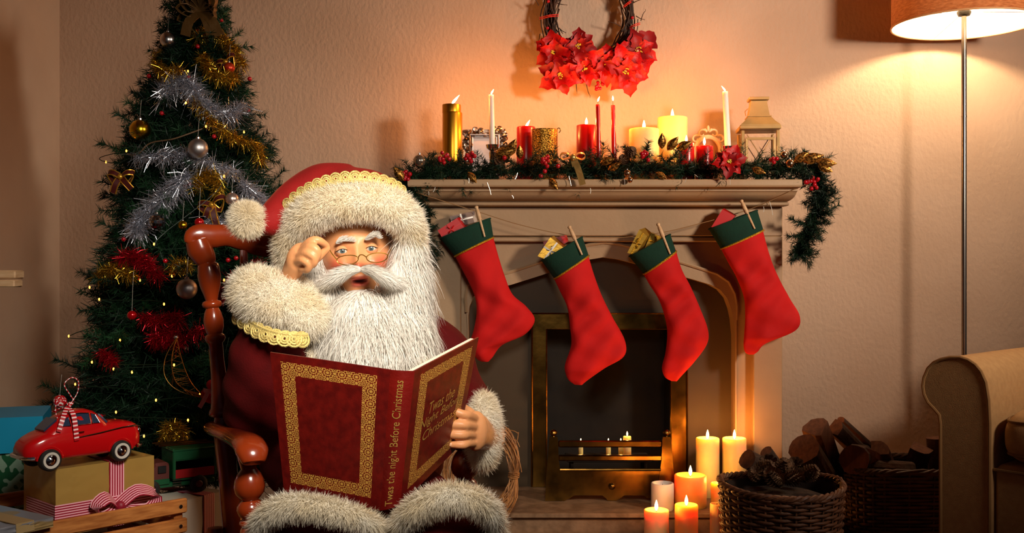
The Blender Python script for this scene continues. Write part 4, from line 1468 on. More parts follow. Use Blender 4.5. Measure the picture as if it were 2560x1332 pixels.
def basket(label, outline, H, nstake, rows_n, m, loc, rim_r, swell=.0):
    """outline(a, t) -> point on the wall at angle a and height share t"""
    t = thing('wicker_basket', label, 'basket', loc)
    for k in range(nstake):
        a = 2 * math.pi * (k + .5) / nstake
        obj('stake', MB().tube([outline(a, q, .0) for q in (0.01, .35, .7, 1.0)], .0038, 5), m, t)
    n = nstake * 4
    dz_ = H / rows_n
    for i in range(rows_n):
        pts = []
        for k in range(n):
            a = 2 * math.pi * k / n
            s_ = math.cos(a * nstake / 2 * 1.0 + math.pi * i)
            q_ = (i + .5) / rows_n
            pts.append(outline(a, q_, .0052 * (math.sin(a * nstake / 2 + (math.pi if i % 2 else 0)))))
        obj('weaver', MB().tube(pts, dz_ * .52, 5, closed=True, squash=(1, .75)), m, t, angle=180)
    b = MB()
    for j in range(3):
        pts = []
        for k in range(96):
            a = 2 * math.pi * k / 96
            p = outline(a, 1.0, rim_r * .8 * math.cos(a * 17 + j * 2.09))
            p.z += rim_r * .8 * math.sin(a * 17 + j * 2.09) + rim_r * .6
            pts.append(p)
        b.tube(pts, rim_r * .72, 6, closed=True)
    obj('braided_rim', b, m, t)
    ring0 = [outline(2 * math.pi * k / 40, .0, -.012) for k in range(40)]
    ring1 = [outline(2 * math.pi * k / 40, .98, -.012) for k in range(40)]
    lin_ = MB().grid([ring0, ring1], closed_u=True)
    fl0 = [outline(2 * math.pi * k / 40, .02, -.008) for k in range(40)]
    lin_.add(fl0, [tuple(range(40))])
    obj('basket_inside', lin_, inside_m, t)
    return t


# round basket in front
BD = 3.10
b1c = Vector((S(1952, 0, BD).x, BD, 0))
b1r, b1h = 150 * BD / F, .315
def out1(a, t, o):
    r = b1r * (.90 + .10 * t) + o
    lift = .012 * (abs(math.cos(a)) ** 3) * t + (.006 * t if math.sin(a) > 0 else 0)
    return b1c + Vector((r * math.cos(a), r * .95 * math.sin(a), b1h * t + lift + .004))
basket('round brown wicker basket of pine cones beside the candles', out1, b1h, 26, 30, wicker, b1c, .0075)
# large basket behind, beside the armchair
B2D = 3.52
b2c = Vector((S(2232, 0, B2D).x, B2D, 0))
b2w, b2d, b2h = 142 * B2D / F, .15, HY(1186, B2D - .15)
def out2(a, t, o):
    e = .55
    ca, sa_ = math.copysign(abs(math.cos(a)) ** e, math.cos(a)), math.copysign(abs(math.sin(a)) ** e, math.sin(a))
    return b2c + Vector(((b2w * (.95 + .05 * t) + o) * ca, (b2d * (.95 + .05 * t) + o) * sa_, b2h * t + .004))
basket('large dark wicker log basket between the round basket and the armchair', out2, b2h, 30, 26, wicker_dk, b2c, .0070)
for k, (px_, py_, d_, r_) in enumerate(((1906, 1174, 3.06, .026), (1938, 1196, 3.02, .027), (1980, 1195, 3.04, .026), (1925, 1160, 3.16, .026), (1990, 1165, 3.18, .026), (1955, 1172, 3.10, .024), (2020, 1186, 3.08, .025), (1890, 1186, 3.04, .022))):
    c = S(px_, py_, d_)
    q_ = random.Random(k)
    labs = ('pine cone nearest the rim on the left of the round basket', 'pine cone front centre left in the round basket', 'pine cone front centre right in the round basket', 'pine cone at the back left of the round basket', 'pine cone at the back right of the round basket',
            'pine cone in the middle of the heap in the round basket', 'pine cone at the right edge of the round basket', 'smallest pine cone, leftmost in the round basket')
    o = pine_cone('pine_cone', c, r_, r_ * 2.5, (q_.uniform(-.8, .8), q_.uniform(-.8, -.1), q_.uniform(.1, .8)), None, loc=c)
    o['label'] = labs[k]; o['category'] = 'pine cone'; o['group'] = 'pine cones in the round basket'
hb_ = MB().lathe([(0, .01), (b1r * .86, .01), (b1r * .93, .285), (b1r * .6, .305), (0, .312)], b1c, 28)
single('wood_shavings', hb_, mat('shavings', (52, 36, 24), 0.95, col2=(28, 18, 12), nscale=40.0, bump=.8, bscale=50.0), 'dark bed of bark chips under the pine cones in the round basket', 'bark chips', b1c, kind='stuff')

log_bark = mat('log_bark', (70, 44, 28), 0.85, col2=(40, 25, 17), nscale=16.0, nstretch=(1, 1, .3), bump=.5, bscale=45.0)
log_wood = mat('log_wood', (118, 72, 44), 0.75, col2=(92, 54, 32), nscale=30.0, nstretch=(3, 3, .4), bump=.15, bscale=60.0)


def log(label, a, b, da, db, r, kind, seed, roll=0.0):
    """firewood from pixel a (depth da) to pixel b; kind split or round"""
    q_ = random.Random(seed)
    pa, pb = S(a[0], a[1], da), S(b[0], b[1], db)
    ax_ = (pb - pa)
    L = ax_.length
    R = align(ax_) @ rotz(roll)
    t = thing('firewood_log', label, 'log', pa, 'firewood in the baskets')
    if kind == 'round':
        n = 14
        prof_ = [(r * (1 + q_.uniform(-.06, .06)) * math.cos(2 * math.pi * k / n), r * (1 + q_.uniform(-.06, .06)) * math.sin(2 * math.pi * k / n)) for k in range(n)]
        nb_ = n
    else:
        prof_ = [(r * 1.25 * math.cos(x) - r * .45, r * 1.1 * math.sin(x)) for x in np.linspace(-1.0, 1.0, 7)] + [(-r * .55, r * .25), (-r * .7, -r * .1)]
        prof_ = [(x + q_.uniform(-.05, .05) * r, y + q_.uniform(-.05, .05) * r) for x, y in prof_]
        nb_ = 6
    n = len(prof_)
    rows = [[pa + R @ Vector((x * (1 + q_.uniform(-.04, .04)), y * (1 + q_.uniform(-.04, .04)), L * f)) for x, y in prof_] for f in (0, .25, .5, .75, 1.0)]
    bk, wd = MB(), MB()
    for i in range(4):
        for k in range(n):
            l = (k + 1) % n
            (bk if k < nb_ else wd).add([rows[i][k], rows[i][l], rows[i + 1][l], rows[i + 1][k]], [(0, 1, 2, 3)])
    if kind == 'split':
        wd.add(rows[0], [tuple(range(n - 1, -1, -1))])
        wd.add(rows[-1], [tuple(range(n))])
        obj('cut_wood', wd, log_wood, t, smooth=False)
    else:
        for r_, f_ in ((rows[0], tuple(range(n - 1, -1, -1))), (rows[-1], tuple(range(n)))):
            obj('cut_end', MB().add(r_, [f_]), log_wood, t, smooth=False)
    obj('bark', bk, log_bark, t, smooth=False)
    return t


log('split log standing highest at the left of the log basket with a pale edge', (2090, 1215), (2040, 1070), 3.60, 3.44, .052, 'split', 1, 2.2)
log('long split log leaning right with an orange bark edge, top of the heap', (2205, 1190), (2085, 1070), 3.62, 3.50, .040, 'split', 2, .6)
log('flat split stick leaning behind the top log of the heap', (2225, 1165), (2100, 1052), 3.66, 3.58, .022, 'split', 3, 1.4)
log('round log with dark bark low at the left of the log basket', (2075, 1225), (2010, 1120), 3.55, 3.36, .050, 'round', 4)
log('round log end facing the room in the middle of the heap', (2150, 1140), (2135, 1150), 3.66, 3.40, .048, 'round', 5)
log('thick log lying under the leaning split log', (2240, 1185), (2165, 1140), 3.60, 3.44, .050, 'split', 6, 3.6)
log('small log with a rough broken end right of the middle of the heap', (2225, 1190), (2195, 1122), 3.58, 3.46, .040, 'split', 7, 1.0)
log('split log tilted right with a sharp top corner near the armchair', (2270, 1200), (2300, 1118), 3.55, 3.50, .046, 'split', 8, 4.4)
log('round upright log half hidden by the armchair', (2348, 1220), (2340, 1094), 3.55, 3.55, .032, 'round', 9)
log('log lying low in front of the heap in the log basket', (2280, 1180), (2160, 1172), 3.45, 3.45, .036, 'round', 10)
log('short log resting on the candle side of the round basket', (1925, 1175), (1868, 1148), 3.22, 3.16, .030, 'round', 11)
log('thin log standing up at the back of the round basket', (1960, 1190), (1915, 1128), 3.24, 3.20, .020, 'round', 12)

# ================================================================== TWIG RING LEANING ON THE FIREPLACE
vine = mat('vine_twig', (206, 144, 84), 0.55, col2=(150, 98, 54), nscale=26.0)
VD = 3.36
VC = S(1205, 1178, VD)
tr_ = thing('twig_wreath', 'bare honey brown twig ring leaning beside the seated person in front of the hearth', 'wreath', Vector((VC.x, VD - .03, .0)))
b = MB()
vr_ = 84 * VD / F
for k in range(44):
    r0 = random.uniform(.2, 1) * .026
    ph, a0, span, tws = random.uniform(0, 6.28), random.uniform(0, 6.28), random.uniform(2.0, 4.2), random.uniform(-3, 3)
    pts = []
    for i in range(22):
        s_ = a0 + span * i / 21
        pin = 1 - .55 * math.exp(-((math.atan2(math.sin(s_ + .12), math.cos(s_ + .12))) / .25) ** 2)
        rr = vr_ + r0 * pin * 1.15 * math.cos(ph + tws * (s_ - a0))
        pts.append(VC + Vector((rr * .95 * math.cos(s_), .10 * rr * math.sin(s_) + r0 * pin * math.sin(ph + tws * (s_ - a0)), rr * 1.35 * math.sin(s_))))
    b.tube(pts, [.0026 * (1 - .45 * i / 21) for i in range(22)], 5)
obj('twigs', b, vine, tr_)
ti = MB()
for k in range(4):
    a_ = -.12 + k * .03
    c = VC + Vector((vr_ * .95 * math.cos(a_), .0, vr_ * 1.35 * math.sin(a_)))
    ti.tube([c + Vector((.018 * math.cos(q_), .018 * math.sin(q_), .002 * math.sin(q_ + k))) for q_ in np.linspace(0, 2 * math.pi, 13)[:-1]], .0014, 5, closed=True)
obj('twine_tie', ti, vine, tr_)
bt = MB()
for (x, y, dx, dy) in ((1285, 1095, 14, 22), (1292, 1140, 12, 40), (1290, 1110, 6, -30), (1275, 1075, 20, 8)):
    bt.tube(smooth_path([S(x, y, VD - .02), S(x + dx * .6, y + dy * .4, VD - .03), S(x + dx, y + dy, VD - .03)], 8), .0016, 5)
obj('loose_twigs', bt, vine, tr_)
obj('wreath_foot', MB().tube([VC + Vector((0, 0, -vr_ * 1.35 - .005)), Vector((VC.x, VD - .02, .002))], .004, 6), vine, tr_)
# ================================================================== CHRISTMAS TREE
TD = 3.10
TX = S(492, 0, TD).x
tree = thing('christmas_tree', 'decorated green fir tree standing in the corner behind the gifts', 'tree', (TX, TD, 0))
_ty = [0, 40, 70, 120, 160, 200, 270, 330, 360, 440, 540, 640, 780, 880, 1000, 1100, 1200, 1260]
_tr = [8, 45, 60, 98, 95, 142, 150, 175, 200, 215, 212, 285, 305, 325, 360, 345, 325, 300]


def trad(H):
    y = 666 - (H - CAMH) * F / TD
    return float(np.interp(y, _ty, _tr)) * TD / F


def on_tree(px, py, k=.96, out=0.0):
    """a point on the outside of the crown under that pixel"""
    d = TD
    for _ in range(6):
        p = S(px, py, d)
        R = max(trad(p.z) * k, abs(p.x - TX) + .01)
        d = TD - math.sqrt(max(R * R - (p.x - TX) ** 2, 0)) * .92
    return S(px, py, d - out)


def make_branch(L, seed):
    q = random.Random(seed)
    st, b = Strands(), MB()
    rise = q.uniform(.02, .12)
    main = [Vector((L * t, q.uniform(-.008, .008) * t, -.10 * L * t + (rise + .10) * L * t * t)) for t in np.linspace(0, 1, 7)]
    b.tube(main, [.0035 * (1 - .7 * t) for t in np.linspace(0, 1, 7)], 5)
    needles_on(st, main, int(L * 1500), .027, .0022)
    k = 0
    s_ = L * .22
    while s_ < L * .97:
        p = main[min(6, int(s_ / L * 6))].lerp(main[min(6, int(s_ / L * 6) + 1)], (s_ / L * 6) % 1)
        for sgn in ((-1, 1) if k % 3 else (-1, 1, 0)):
            l = (.10 + .26 * (L - s_)) * q.uniform(.7, 1.1)
            d = Vector((.72, sgn * q.uniform(.6, .9), q.uniform(-.18, .28) + (.6 if sgn == 0 else 0))).normalized()
            tw_ = [p, p + d * l * .5 + Vector((0, 0, -.006)), p + d * l + Vector((0, 0, q.uniform(-.012, .012)))]
            b.tube(tw_, [.0018, .0014, .0009], 4)
            needles_on(st, tw_, int(l * 1300) + 6, .024, .0022)
        s_ += .042
        k += 1
    return mesh_from('branch', b, (0, 0, 0), st)


bmesh_cache = {}
for i, L in enumerate((.10, .15, .20, .26, .32, .38)):
    for v in range(3):
        me = make_branch(L, i * 7 + v)
        me.materials.append(pine if (i + v) % 3 else pine_hi)
        bmesh_cache[(i, v)] = (me, L)
H, k = 1.752, 0
nb = 0
while H > .40:
    r = trad(H) * .90
    n_ = int(5 + r * 26)
    tier = (1.04, .80, .92)[k % 3]
    for j in range(n_):
        a = 2 * math.pi * (j + .5 * (k % 2)) / n_ + random.uniform(-.15, .15)
        if math.sin(a) > .55 and r > .12 and j % 2:
            continue
        want = max(.07, r * tier * random.uniform(.74, 1.06))
        i = int(np.argmin([abs(want - L) for L in (.10, .15, .20, .26, .32, .38)]))
        me, L = bmesh_cache[(i, random.randint(0, 2))]
        o = bpy.data.objects.new('branch', me)
        COL.objects.link(o)
        o.parent = tree
        o.location = (0, 0, H + random.uniform(-.02, .02))
        o.rotation_euler = (random.uniform(-.5, .5), random.uniform(.0, .22), a)
        s_ = want / L
        o.scale = (s_, min(1.15, max(.8, s_)), 1)
        nb += 1
    H -= .048 if H > 1.2 else .058
    k += 1
obj('trunk', MB().tube([(TX, TD, .02), (TX, TD, .8), (TX, TD, 1.74)], [.03, .022, .005], 10), bark, tree)
# dark inner needles close to the trunk
st = Strands()
n_ = 30000
Hs = rng.uniform(.36, 1.74, n_)
rr_ = np.array([trad(h) for h in Hs]) * (.25 + .55 * np.sqrt(rng.random(n_)))
aa = rng.uniform(0, 2 * math.pi, n_)
P = np.stack([TX + rr_ * np.cos(aa), TD + rr_ * np.sin(aa), Hs + rng.normal(0, .01, n_)], 1)
D = np.stack([np.cos(aa), np.sin(aa), rng.uniform(-.6, .6, n_)], 1) + rng.normal(0, .5, (n_, 3))
st.add(P, D, rng.uniform(.03, .05, n_), .0030, segs=1, taper=.3)
obj('foliage', None, pine, tree, extra=st, kind='stuff')
obj('tree_stand', MB().lathe([(0, 0), (.16, .0), (.16, .012), (.05, .03), (.04, .12), (0, .12)], (TX, TD, 0), 24), mat('stand_metal', (20, 44, 26), .5), tree)

# top bow of brown organza
org_m = mat('bronze_organza', (112, 80, 40), 0.45, .35, bump=.2, bscale=50.0, translucent=.2)
tc_ = on_tree(505, 22)
tbow = thing('tree_top_bow', 'brown gauzy fabric bow on the top of the tree', 'bow', S(505, 40, TD - .10))
for k in range(9):
    a = -.5 + k * .52
    c = S(505, 30, TD - .10)
    l = random.uniform(.05, .075)
    d = Vector((math.cos(a), -.45 + random.uniform(-.3, .3), math.sin(a) * .9)).normalized()
    sd = d.cross(Vector((0, 1, 0))).normalized()
    pts = smooth_path([c, c + d * l * .5 + sd * .018, c + d * l, c + d * l * .6 - sd * .016, c], 14)
    ribbon('bow_loop', pts, .028, org_m, tbow, [(0, 1, .2)] * 15)
for dx in (-.03, .02, .035):
    c = S(505, 30, TD - .12)
    ribbon('bow_tail', smooth_path([c, c + Vector((dx, -.02, -.03)), c + Vector((dx * 1.5, -.01, -.07))], 6), .028, org_m, tbow, [(1, 0, 0)] * 7)
ribbon('bow_tail', smooth_path([S(500, 40, TD - .12), S(492, 5, TD - .12), S(497, -40, TD - .12)], 6), .04, org_m, tbow, [(1, 0, 0)] * 7)
ribbon('bow_tail', smooth_path([S(510, 40, TD - .11), S(520, 5, TD - .11), S(512, -40, TD - .11)], 6), .04, org_m, tbow, [(1, 0, 0)] * 7)

# ------------------------------------------------------------------ baubles on the tree
def tree_bauble(label, px, py, r_px, m, out=.02, thread=.05):
    p = on_tree(px, py, 1.0, out)
    return bauble(label, px, py, r_px, p.y, m, 'baubles on the tree', thread=thread)


gold_ball = mat('gold_ball', (222, 176, 36), 0.22, 1.0)
pink_ball = mat('rose_silver_ball', (222, 196, 184), 0.3, .9)
red_ball = mat('red_ball', (196, 10, 20), 0.2, .6, coat=.5)
tree_bauble('big gold bauble on the left side of the tree', 350, 325, 26, gold_ball)
tree_bauble('satin silver bauble hanging in front of the tree under the gold tinsel', 495, 371, 25, silver_sat, .05)
tree_bauble('satin silver bauble just left of the rocking chair post', 467, 722, 26, silver_sat, .06)
tree_bauble('silver bauble with a face pattern near the top of the tree', 420, 100, 20, silver)
tree_bauble('small shiny red bauble near the hat pompom', 498, 556, 12, red_ball, .05, .08)
tree_bauble('small gold bauble left of the red one near the pompom', 457, 563, 12, gold_ball, .03)
tree_bauble('rose silver bauble behind the hat pompom', 580, 498, 17, pink_ball, .05)
tree_bauble('red bauble hanging by a thread on the left half of the tree', 330, 788, 12, red_ball, .03, .10)
dot_ball = mat('red_dotted_ball', (190, 14, 24), .4, col2=(240, 220, 215), nscale=150, ndetail=0, contrast=(.62, .66))
tree_bauble('red bauble with white dots low at the left edge of the tree', 150, 1003, 16, dot_ball, .0)
tree_bauble('glittery orange-red bauble high on the right of the tree', 573, 170, 14, mat('glitter_red', (206, 70, 30), .35, .5, col2=(170, 20, 16), nscale=120), .02)
# mirror ball of small square facets
p = on_tree(392, 555, 1.0, .04)
mb_r = 20 * p.y / F
mball = thing('mirror_ball', 'mirror ball with square facets under the silver tinsel on the tree', 'bauble', p - Vector((0, 0, mb_r)), 'baubles on the tree')
obj('ball', MB().ell(p, mb_r * .985, nu=24, nv=16), black, mball)
fm = MB()
for i in range(9):
    la = -math.pi / 2 + math.pi * (i + .5) / 9
    m_ = max(4, int(18 * math.cos(la)))
    for j in range(m_):
        lo_ = 2 * math.pi * j / m_
        n__ = Vector((math.cos(la) * math.cos(lo_), math.cos(la) * math.sin(lo_), math.sin(la)))
        fm.box(p + n__ * mb_r, (mb_r * .30, mb_r * .30, mb_r * .05), align(n__))
obj('mirror_facets', fm, chrome, mball, smooth=False)
obj('cap', MB().lathe([(.004, 0), (.004, .005), (0, .006)], p + Vector((0, 0, mb_r)), 10), silver, mball)
# small red berries wired to the tree
for k, (x, y) in enumerate(((448, 47), (553, 50), (494, 116), (471, 193), (372, 190), (624, 197), (404, 283), (535, 341), (463, 465), (475, 460), (309, 598), (413, 652), (570, 650), (590, 645), (252, 1041), (505, 695), (620, 275), (495, 78))):
    p = on_tree(x, y, 1.0, .012)
    obj('berry', MB().ell(p, .0065, nu=10, nv=7).tube([p, p + Vector((0, .03, 0))], .001, 4), berry_m, tree)

# ------------------------------------------------------------------ tinsel
t_silver = mat('silver_tinsel', (216, 219, 230), 0.26, 0.88)
t_gold = mat('gold_tinsel', (206, 166, 56), 0.26, 0.95)
t_red = mat('red_tinsel', (176, 10, 30), 0.3, 0.75)


def tinsel(label, px, n, L, m, wide=.0016, rad=.012, out=.015, group='tinsel on the tree'):
    pts = [on_tree(x, y, 1.0, out) for x, y in px]
    path = smooth_path(pts, 30)
    P = np.array([tuple(p) for p in path])
    i = rng.integers(0, len(P) - 1, n)
    f = rng.random((n, 1))
    Q = P[i] + (P[i + 1] - P[i]) * f + rng.normal(0, rad * .35, (n, 3))
    T = P[i + 1] - P[i]
    T /= np.maximum(np.linalg.norm(T, axis=1, keepdims=True), 1e-9)
    D = rng.normal(size=(n, 3)) + T * .4
    st = Strands().add(Q, D, rng.uniform(.5, 1.1, n) * L, wide, segs=2, bend=np.array([0, 0, -.25]) + rng.normal(0, .25, (n, 3)), taper=.5)
    t = thing('tinsel_garland', label, 'tinsel', pts[0], group)
    obj('tinsel_wire', MB().tube(path, .0012, 4), m, t)
    obj('tinsel_fringe', None, m, t, extra=st, kind='stuff')


tinsel('silver tinsel looping high across the upper tree', ((405, 240), (425, 212), (455, 200), (480, 215), (500, 250), (535, 275), (580, 285), (605, 262)), 2300, .042, t_silver, .0018)
tinsel('silver tinsel strip below the two upper baubles', ((335, 392), (390, 388), (440, 385), (490, 395), (540, 415), (590, 430)), 1300, .036, t_silver, .0015)
tinsel('thick silver tinsel falling diagonally above the mirror ball', ((470, 440), (440, 462), (405, 495), (375, 525), (350, 555), (340, 575)), 2300, .044, t_silver, .0018)
tinsel('silver tinsel tuft beside the hat and pompom', ((600, 455), (625, 475), (645, 495), (668, 510)), 900, .042, t_silver, .0018)
tinsel('silver tinsel scrap behind the gold-edged bow', ((520, 545), (560, 560), (600, 540)), 500, .035, t_silver, .0016)
tinsel('gold tinsel at the very top of the tree', ((490, 90), (520, 85), (560, 100), (585, 125), (605, 160)), 1500, .030, t_gold)
tinsel('gold tinsel around the left upper tier', ((400, 130), (390, 160), (415, 180), (450, 175)), 1000, .028, t_gold)
tinsel('gold tinsel tuft in the middle upper tier', ((505, 140), (520, 165), (550, 190), (590, 195)), 1200, .028, t_gold)
tinsel('gold tinsel below the upper silver tinsel', ((490, 250), (520, 290), (550, 320), (590, 345), (640, 365), (655, 400)), 1500, .026, t_gold)
tinsel('gold tinsel loop in the centre of the tree', ((490, 470), (505, 440), (530, 435), (548, 460), (540, 485)), 1300, .026, t_gold)
tinsel('gold tinsel at the far left lower tier', ((245, 690), (275, 672), (305, 672), (325, 685)), 1200, .026, t_gold)
tinsel('gold tinsel left of the silver bauble by the chair', ((430, 672), (450, 658), (470, 665)), 600, .024, t_gold)
tinsel('gold tinsel ball low beside the toy truck', ((410, 1090), (430, 1065), (455, 1080), (440, 1105)), 1400, .026, t_gold)
tinsel('red tinsel high on the left lower tiers', ((300, 645), (335, 640), (365, 655), (395, 690)), 1500, .030, t_red)
tinsel('red tinsel across the lower tree', ((355, 790), (395, 800), (440, 790), (430, 830), (385, 845), (450, 850), (510, 820)), 2000, .028, t_red)
tinsel('red tinsel between the chair post and the fur cuff', ((555, 735), (580, 705), (600, 690), (650, 655)), 900, .028, t_red)
tinsel('red tinsel scrap low on the left of the tree', ((250, 880), (270, 890), (285, 900)), 350, .026, t_red)

# bows on the tree
edge_gold = mat('gold_edge_ribbon', (206, 150, 50), .35, .7)
dark_rib = mat('dark_red_ribbon', (70, 16, 14), .5)


def edged_bow(label, px, py, w, rot=0.0, tails=((-.6, -1.3), (.9, -1.0))):
    p = on_tree(px, py, 1.0, .03)
    t = thing('ribbon_bow', label, 'bow', p, 'bows on the tree')
    L = w * p.y / F / 2
    cs, sn = math.cos(rot), math.sin(rot)
    R = lambda x, y, z: p + Vector((x * cs - z * sn, y, x * sn + z * cs))
    segs = []
    for sgn in (-1, 1):
        segs.append(('bow_loop', smooth_path([R(0, 0, 0), R(sgn * L * .5, -.008, L * .32), R(sgn * L, 0, L * .34), R(sgn * L * .9, .006, L * .02), R(sgn * L * .4, .006, -.02), R(0, .002, 0)], 14), Vector((.0, .55, .8))))
    for tx, tz in tails:
        segs.append(('bow_tail', smooth_path([R(0, 0, 0), R(tx * L * .5, -.01, tz * L * .45), R(tx * L, -.004, tz * L)], 8), Vector((math.copysign(1, tx), -.1, .4))))
    for nm, path, up in segs:
        o = ribbon(nm, path, .016, dark_rib, t, [up] * len(path))
        e = MB()
        for s_ in (-1, 1):
            pth = []
            for i in range(len(path)):
                tg = (path[min(i + 1, len(path) - 1)] - path[max(i - 1, 0)]).normalized()
                u = (up - tg * up.dot(tg)).normalized()
                pth.append(path[i] + u * .008 * s_)
            e.tube(pth, .0018, 5)
        obj('gold_edge', e, edge_gold, o)
    obj('bow_knot', MB().ell(p + Vector((0, -.006, 0)), (.008, .007, .008), nu=10, nv=8), edge_gold, t)


edged_bow('gold-edged dark bow on the left side of the tree', 302, 442, 62)
edged_bow('gold-edged green bow beside the rose silver bauble', 530, 512, 66, .3, ((-.1, -2.0), (-.7, -.8)))
edged_bow('gold-edged bow on the upper right of the tree', 565, 155, 50, .5, ((-.5, -.6), (.3, -.9)))

# crescent wire ornament
wire = mat('copper_wire', (176, 122, 56), .35, .9)
cm = thing('wire_crescent', 'crescent ornament of thin copper wire in front of the lower tree', 'ornament', on_tree(445, 930, 1.0, .05))
cd = on_tree(445, 930, 1.0, .05).y
o1 = smooth_path([S(x, y, cd) for x, y in ((440, 845), (415, 890), (410, 930), (425, 960), (455, 980), (500, 992), (510, 990))], 26)
o2 = smooth_path([S(x, y, cd) for x, y in ((442, 845), (452, 890), (465, 930), (482, 962), (508, 990))], 26)
o3 = smooth_path([S(x, y, cd - .02) for x, y in ((441, 845), (430, 890), (432, 932), (450, 965), (508, 991))], 26)
for o_ in (o1, o2, o3):
    obj('wire_rib', MB().tube(o_, .0011, 5), wire, cm)
wv = MB()
for k in range(60):
    i, j = random.randint(1, 25), 0
    j = max(1, min(25, i + random.randint(-2, 2)))
    a, b_ = random.choice(((o1, o3), (o3, o2)))
    wv.tube([a[i], b_[j]], .0004, 3)
obj('wire_web', wv, wire, cm)
obj('hanging_ball', MB().ell(S(440, 843, cd), .006, nu=10, nv=8), silver, cm)
# small red felt bird with a gingham scarf
felt_bird = mat('bird_felt', (196, 22, 30), .85)
bd_ = thing('felt_bird', 'small red felt bird ornament with a checked scarf next to the chair post', 'ornament', on_tree(525, 990, 1.0, .05))
p = on_tree(525, 990, 1.0, .05)
obj('bird_body', MB().ell(p, (.026, .018, .018), rot=Matrix.Rotation(.5, 3, 'Y'), nu=14, nv=10), felt_bird, bd_)
obj('bird_head', MB().ell(p + Vector((.004, -.002, .030)), .013, nu=12, nv=9), felt_bird, bd_)
obj('bird_tail', MB().tube([p + Vector((.02, 0, -.008)), p + Vector((.04, 0, -.022))], [.008, .012], 6, squash=(1, .3)), felt_bird, bd_)
ging = stripe_mat('gingham', (222, 40, 60), (240, 214, 214), 0, 4)
ribbon('scarf', smooth_path([p + Vector((-.014, -.010, .016)), p + Vector((.004, -.022, .014)), p + Vector((.020, -.012, .018))], 8), .013, ging, bd_, (0, 0, 1))
ribbon('scarf_end', smooth_path([p + Vector((0, -.022, .012)), p + Vector((-.010, -.026, -.010)), p + Vector((-.02, -.024, -.026))], 6), .011, ging, bd_, (1, 0, 0))
obj('hanging_thread', MB().tube([p + Vector((.004, 0, .04)), p + Vector((-.006, .01, .12))], .0007, 4), wire, bd_)

# warm light chain
sl = thing('light_chain', 'string of tiny warm lights wound around the tree', 'string lights', (TX, TD - .3, .7))
bulb_m = mat('warm_bulb', (255, 190, 90), .4, emit=(255, 150, 50), estr=9.0)
cb = []
for k, (x, y) in enumerate(((470, 178), (465, 257), (515, 316), (316, 377), (248, 748), (224, 718), (284, 922), (188, 960), (300, 850), (430, 690), (435, 912), (500, 985), (560, 700), (172, 840), (410, 760), (350, 700), (330, 930), (230, 905), (385, 610), (265, 405), (610, 330), (560, 440), (290, 1030), (390, 1000), (470, 1050), (360, 1090), (200, 1040), (520, 620))):
    p = on_tree(x, y, 1.0, .012)
    cb.append(p)
    obj('bulb', MB().ell(p, (.0024, .0024, .0038), nu=8, nv=6), bulb_m, sl)
cbs = sorted(cb, key=lambda v: -v.z)
obj('wire', MB().tube(smooth_path(cbs, 160), .0012, 4), mat('green_wire', (14, 36, 20), .5), sl)
obj('wire', MB().tube(smooth_path([on_tree(x, y, 1.0, .02) for x, y in ((318, 385), (345, 385), (375, 358), (430, 348), (470, 335), (505, 322))], 24), .0022, 5), mat('brown_cord', (96, 70, 44), .7), sl)

# ================================================================== CRATE AND GIFTS
crate_wood = mat('crate_wood', (196, 124, 62), 0.5, col2=(160, 92, 40), nscale=9.0, nstretch=(2, 2, 14), bump=.08, bscale=60.0, bstretch=(1, 1, 8))
cr0 = S(466, 1243, 2.45)
cr1 = S(0, 1325, 2.146)
cdv = Vector((cr0.x - cr1.x, cr0.y - cr1.y, 0)).normalized()
cnv = Vector((-cdv.y, cdv.x, 0))
if cnv.y < 0:
    cnv = -cnv
CRM = Matrix((cdv, cnv, Vector((0, 0, 1)))).transposed()
cz = (cr0.z + cr1.z) / 2
Lc, Wc = .56, .36
crate = thing('wooden_crate', 'orange-brown slatted wooden crate holding the gifts at the lower left', 'crate', Vector((cr0.x, cr0.y, 0)) - cdv * Lc / 2 + cnv * Wc / 2)
cc0 = Vector((cr0.x, cr0.y, 0))
def cbx(name, l, w, z, sl_, sw, sz, m=crate_wood, b=.003):
    return obj(name, MB().bbox(cc0 - cdv * l + cnv * w + Vector((0, 0, z)), (sl_, sw, sz), b, CRM), m, crate)
z_ = cz - .0175
nsl = 0
while z_ > .02:
    cbx('slat', Lc / 2, .0, z_, Lc, .012, .034)
    cbx('slat', Lc / 2, Wc, z_, Lc, .012, .034)
    if z_ < cz - .05:
        cbx('slat', .022, Wc / 2, z_, .012, Wc - .03, .034)
        cbx('slat', Lc - .022, Wc / 2, z_, .012, Wc - .03, .034)
    for l_ in (.012,):
        sc = MB().lathe([(0, 0), (.0045, 0), (.0045, .0015), (.002, .002), (0, .0015)], cc0 - cdv * .018 - cnv * .0062 + Vector((0, 0, z_)), 10, rot=align(-cnv))
        obj('screw', sc, steel, crate)
    z_ -= .046
for l_ in (.016, Lc - .016):
    for w_ in (.017, Wc - .017):
        cbx('corner_post', l_, w_, (cz - .006) / 2, .022, .022, cz - .006)
cbx('crate_floor', Lc / 2, Wc / 2, .03, Lc - .05, Wc - .03, .012)

stripe_rib = stripe_mat('pink_striped_ribbon', (150, 14, 44), (240, 176, 186), 0, 6.0, .4, .5)
foil_gold = mat('matt_gold_paper', (186, 148, 76), 0.36, 0.35, bump=.35, bscale=9.0, bdist=.02)


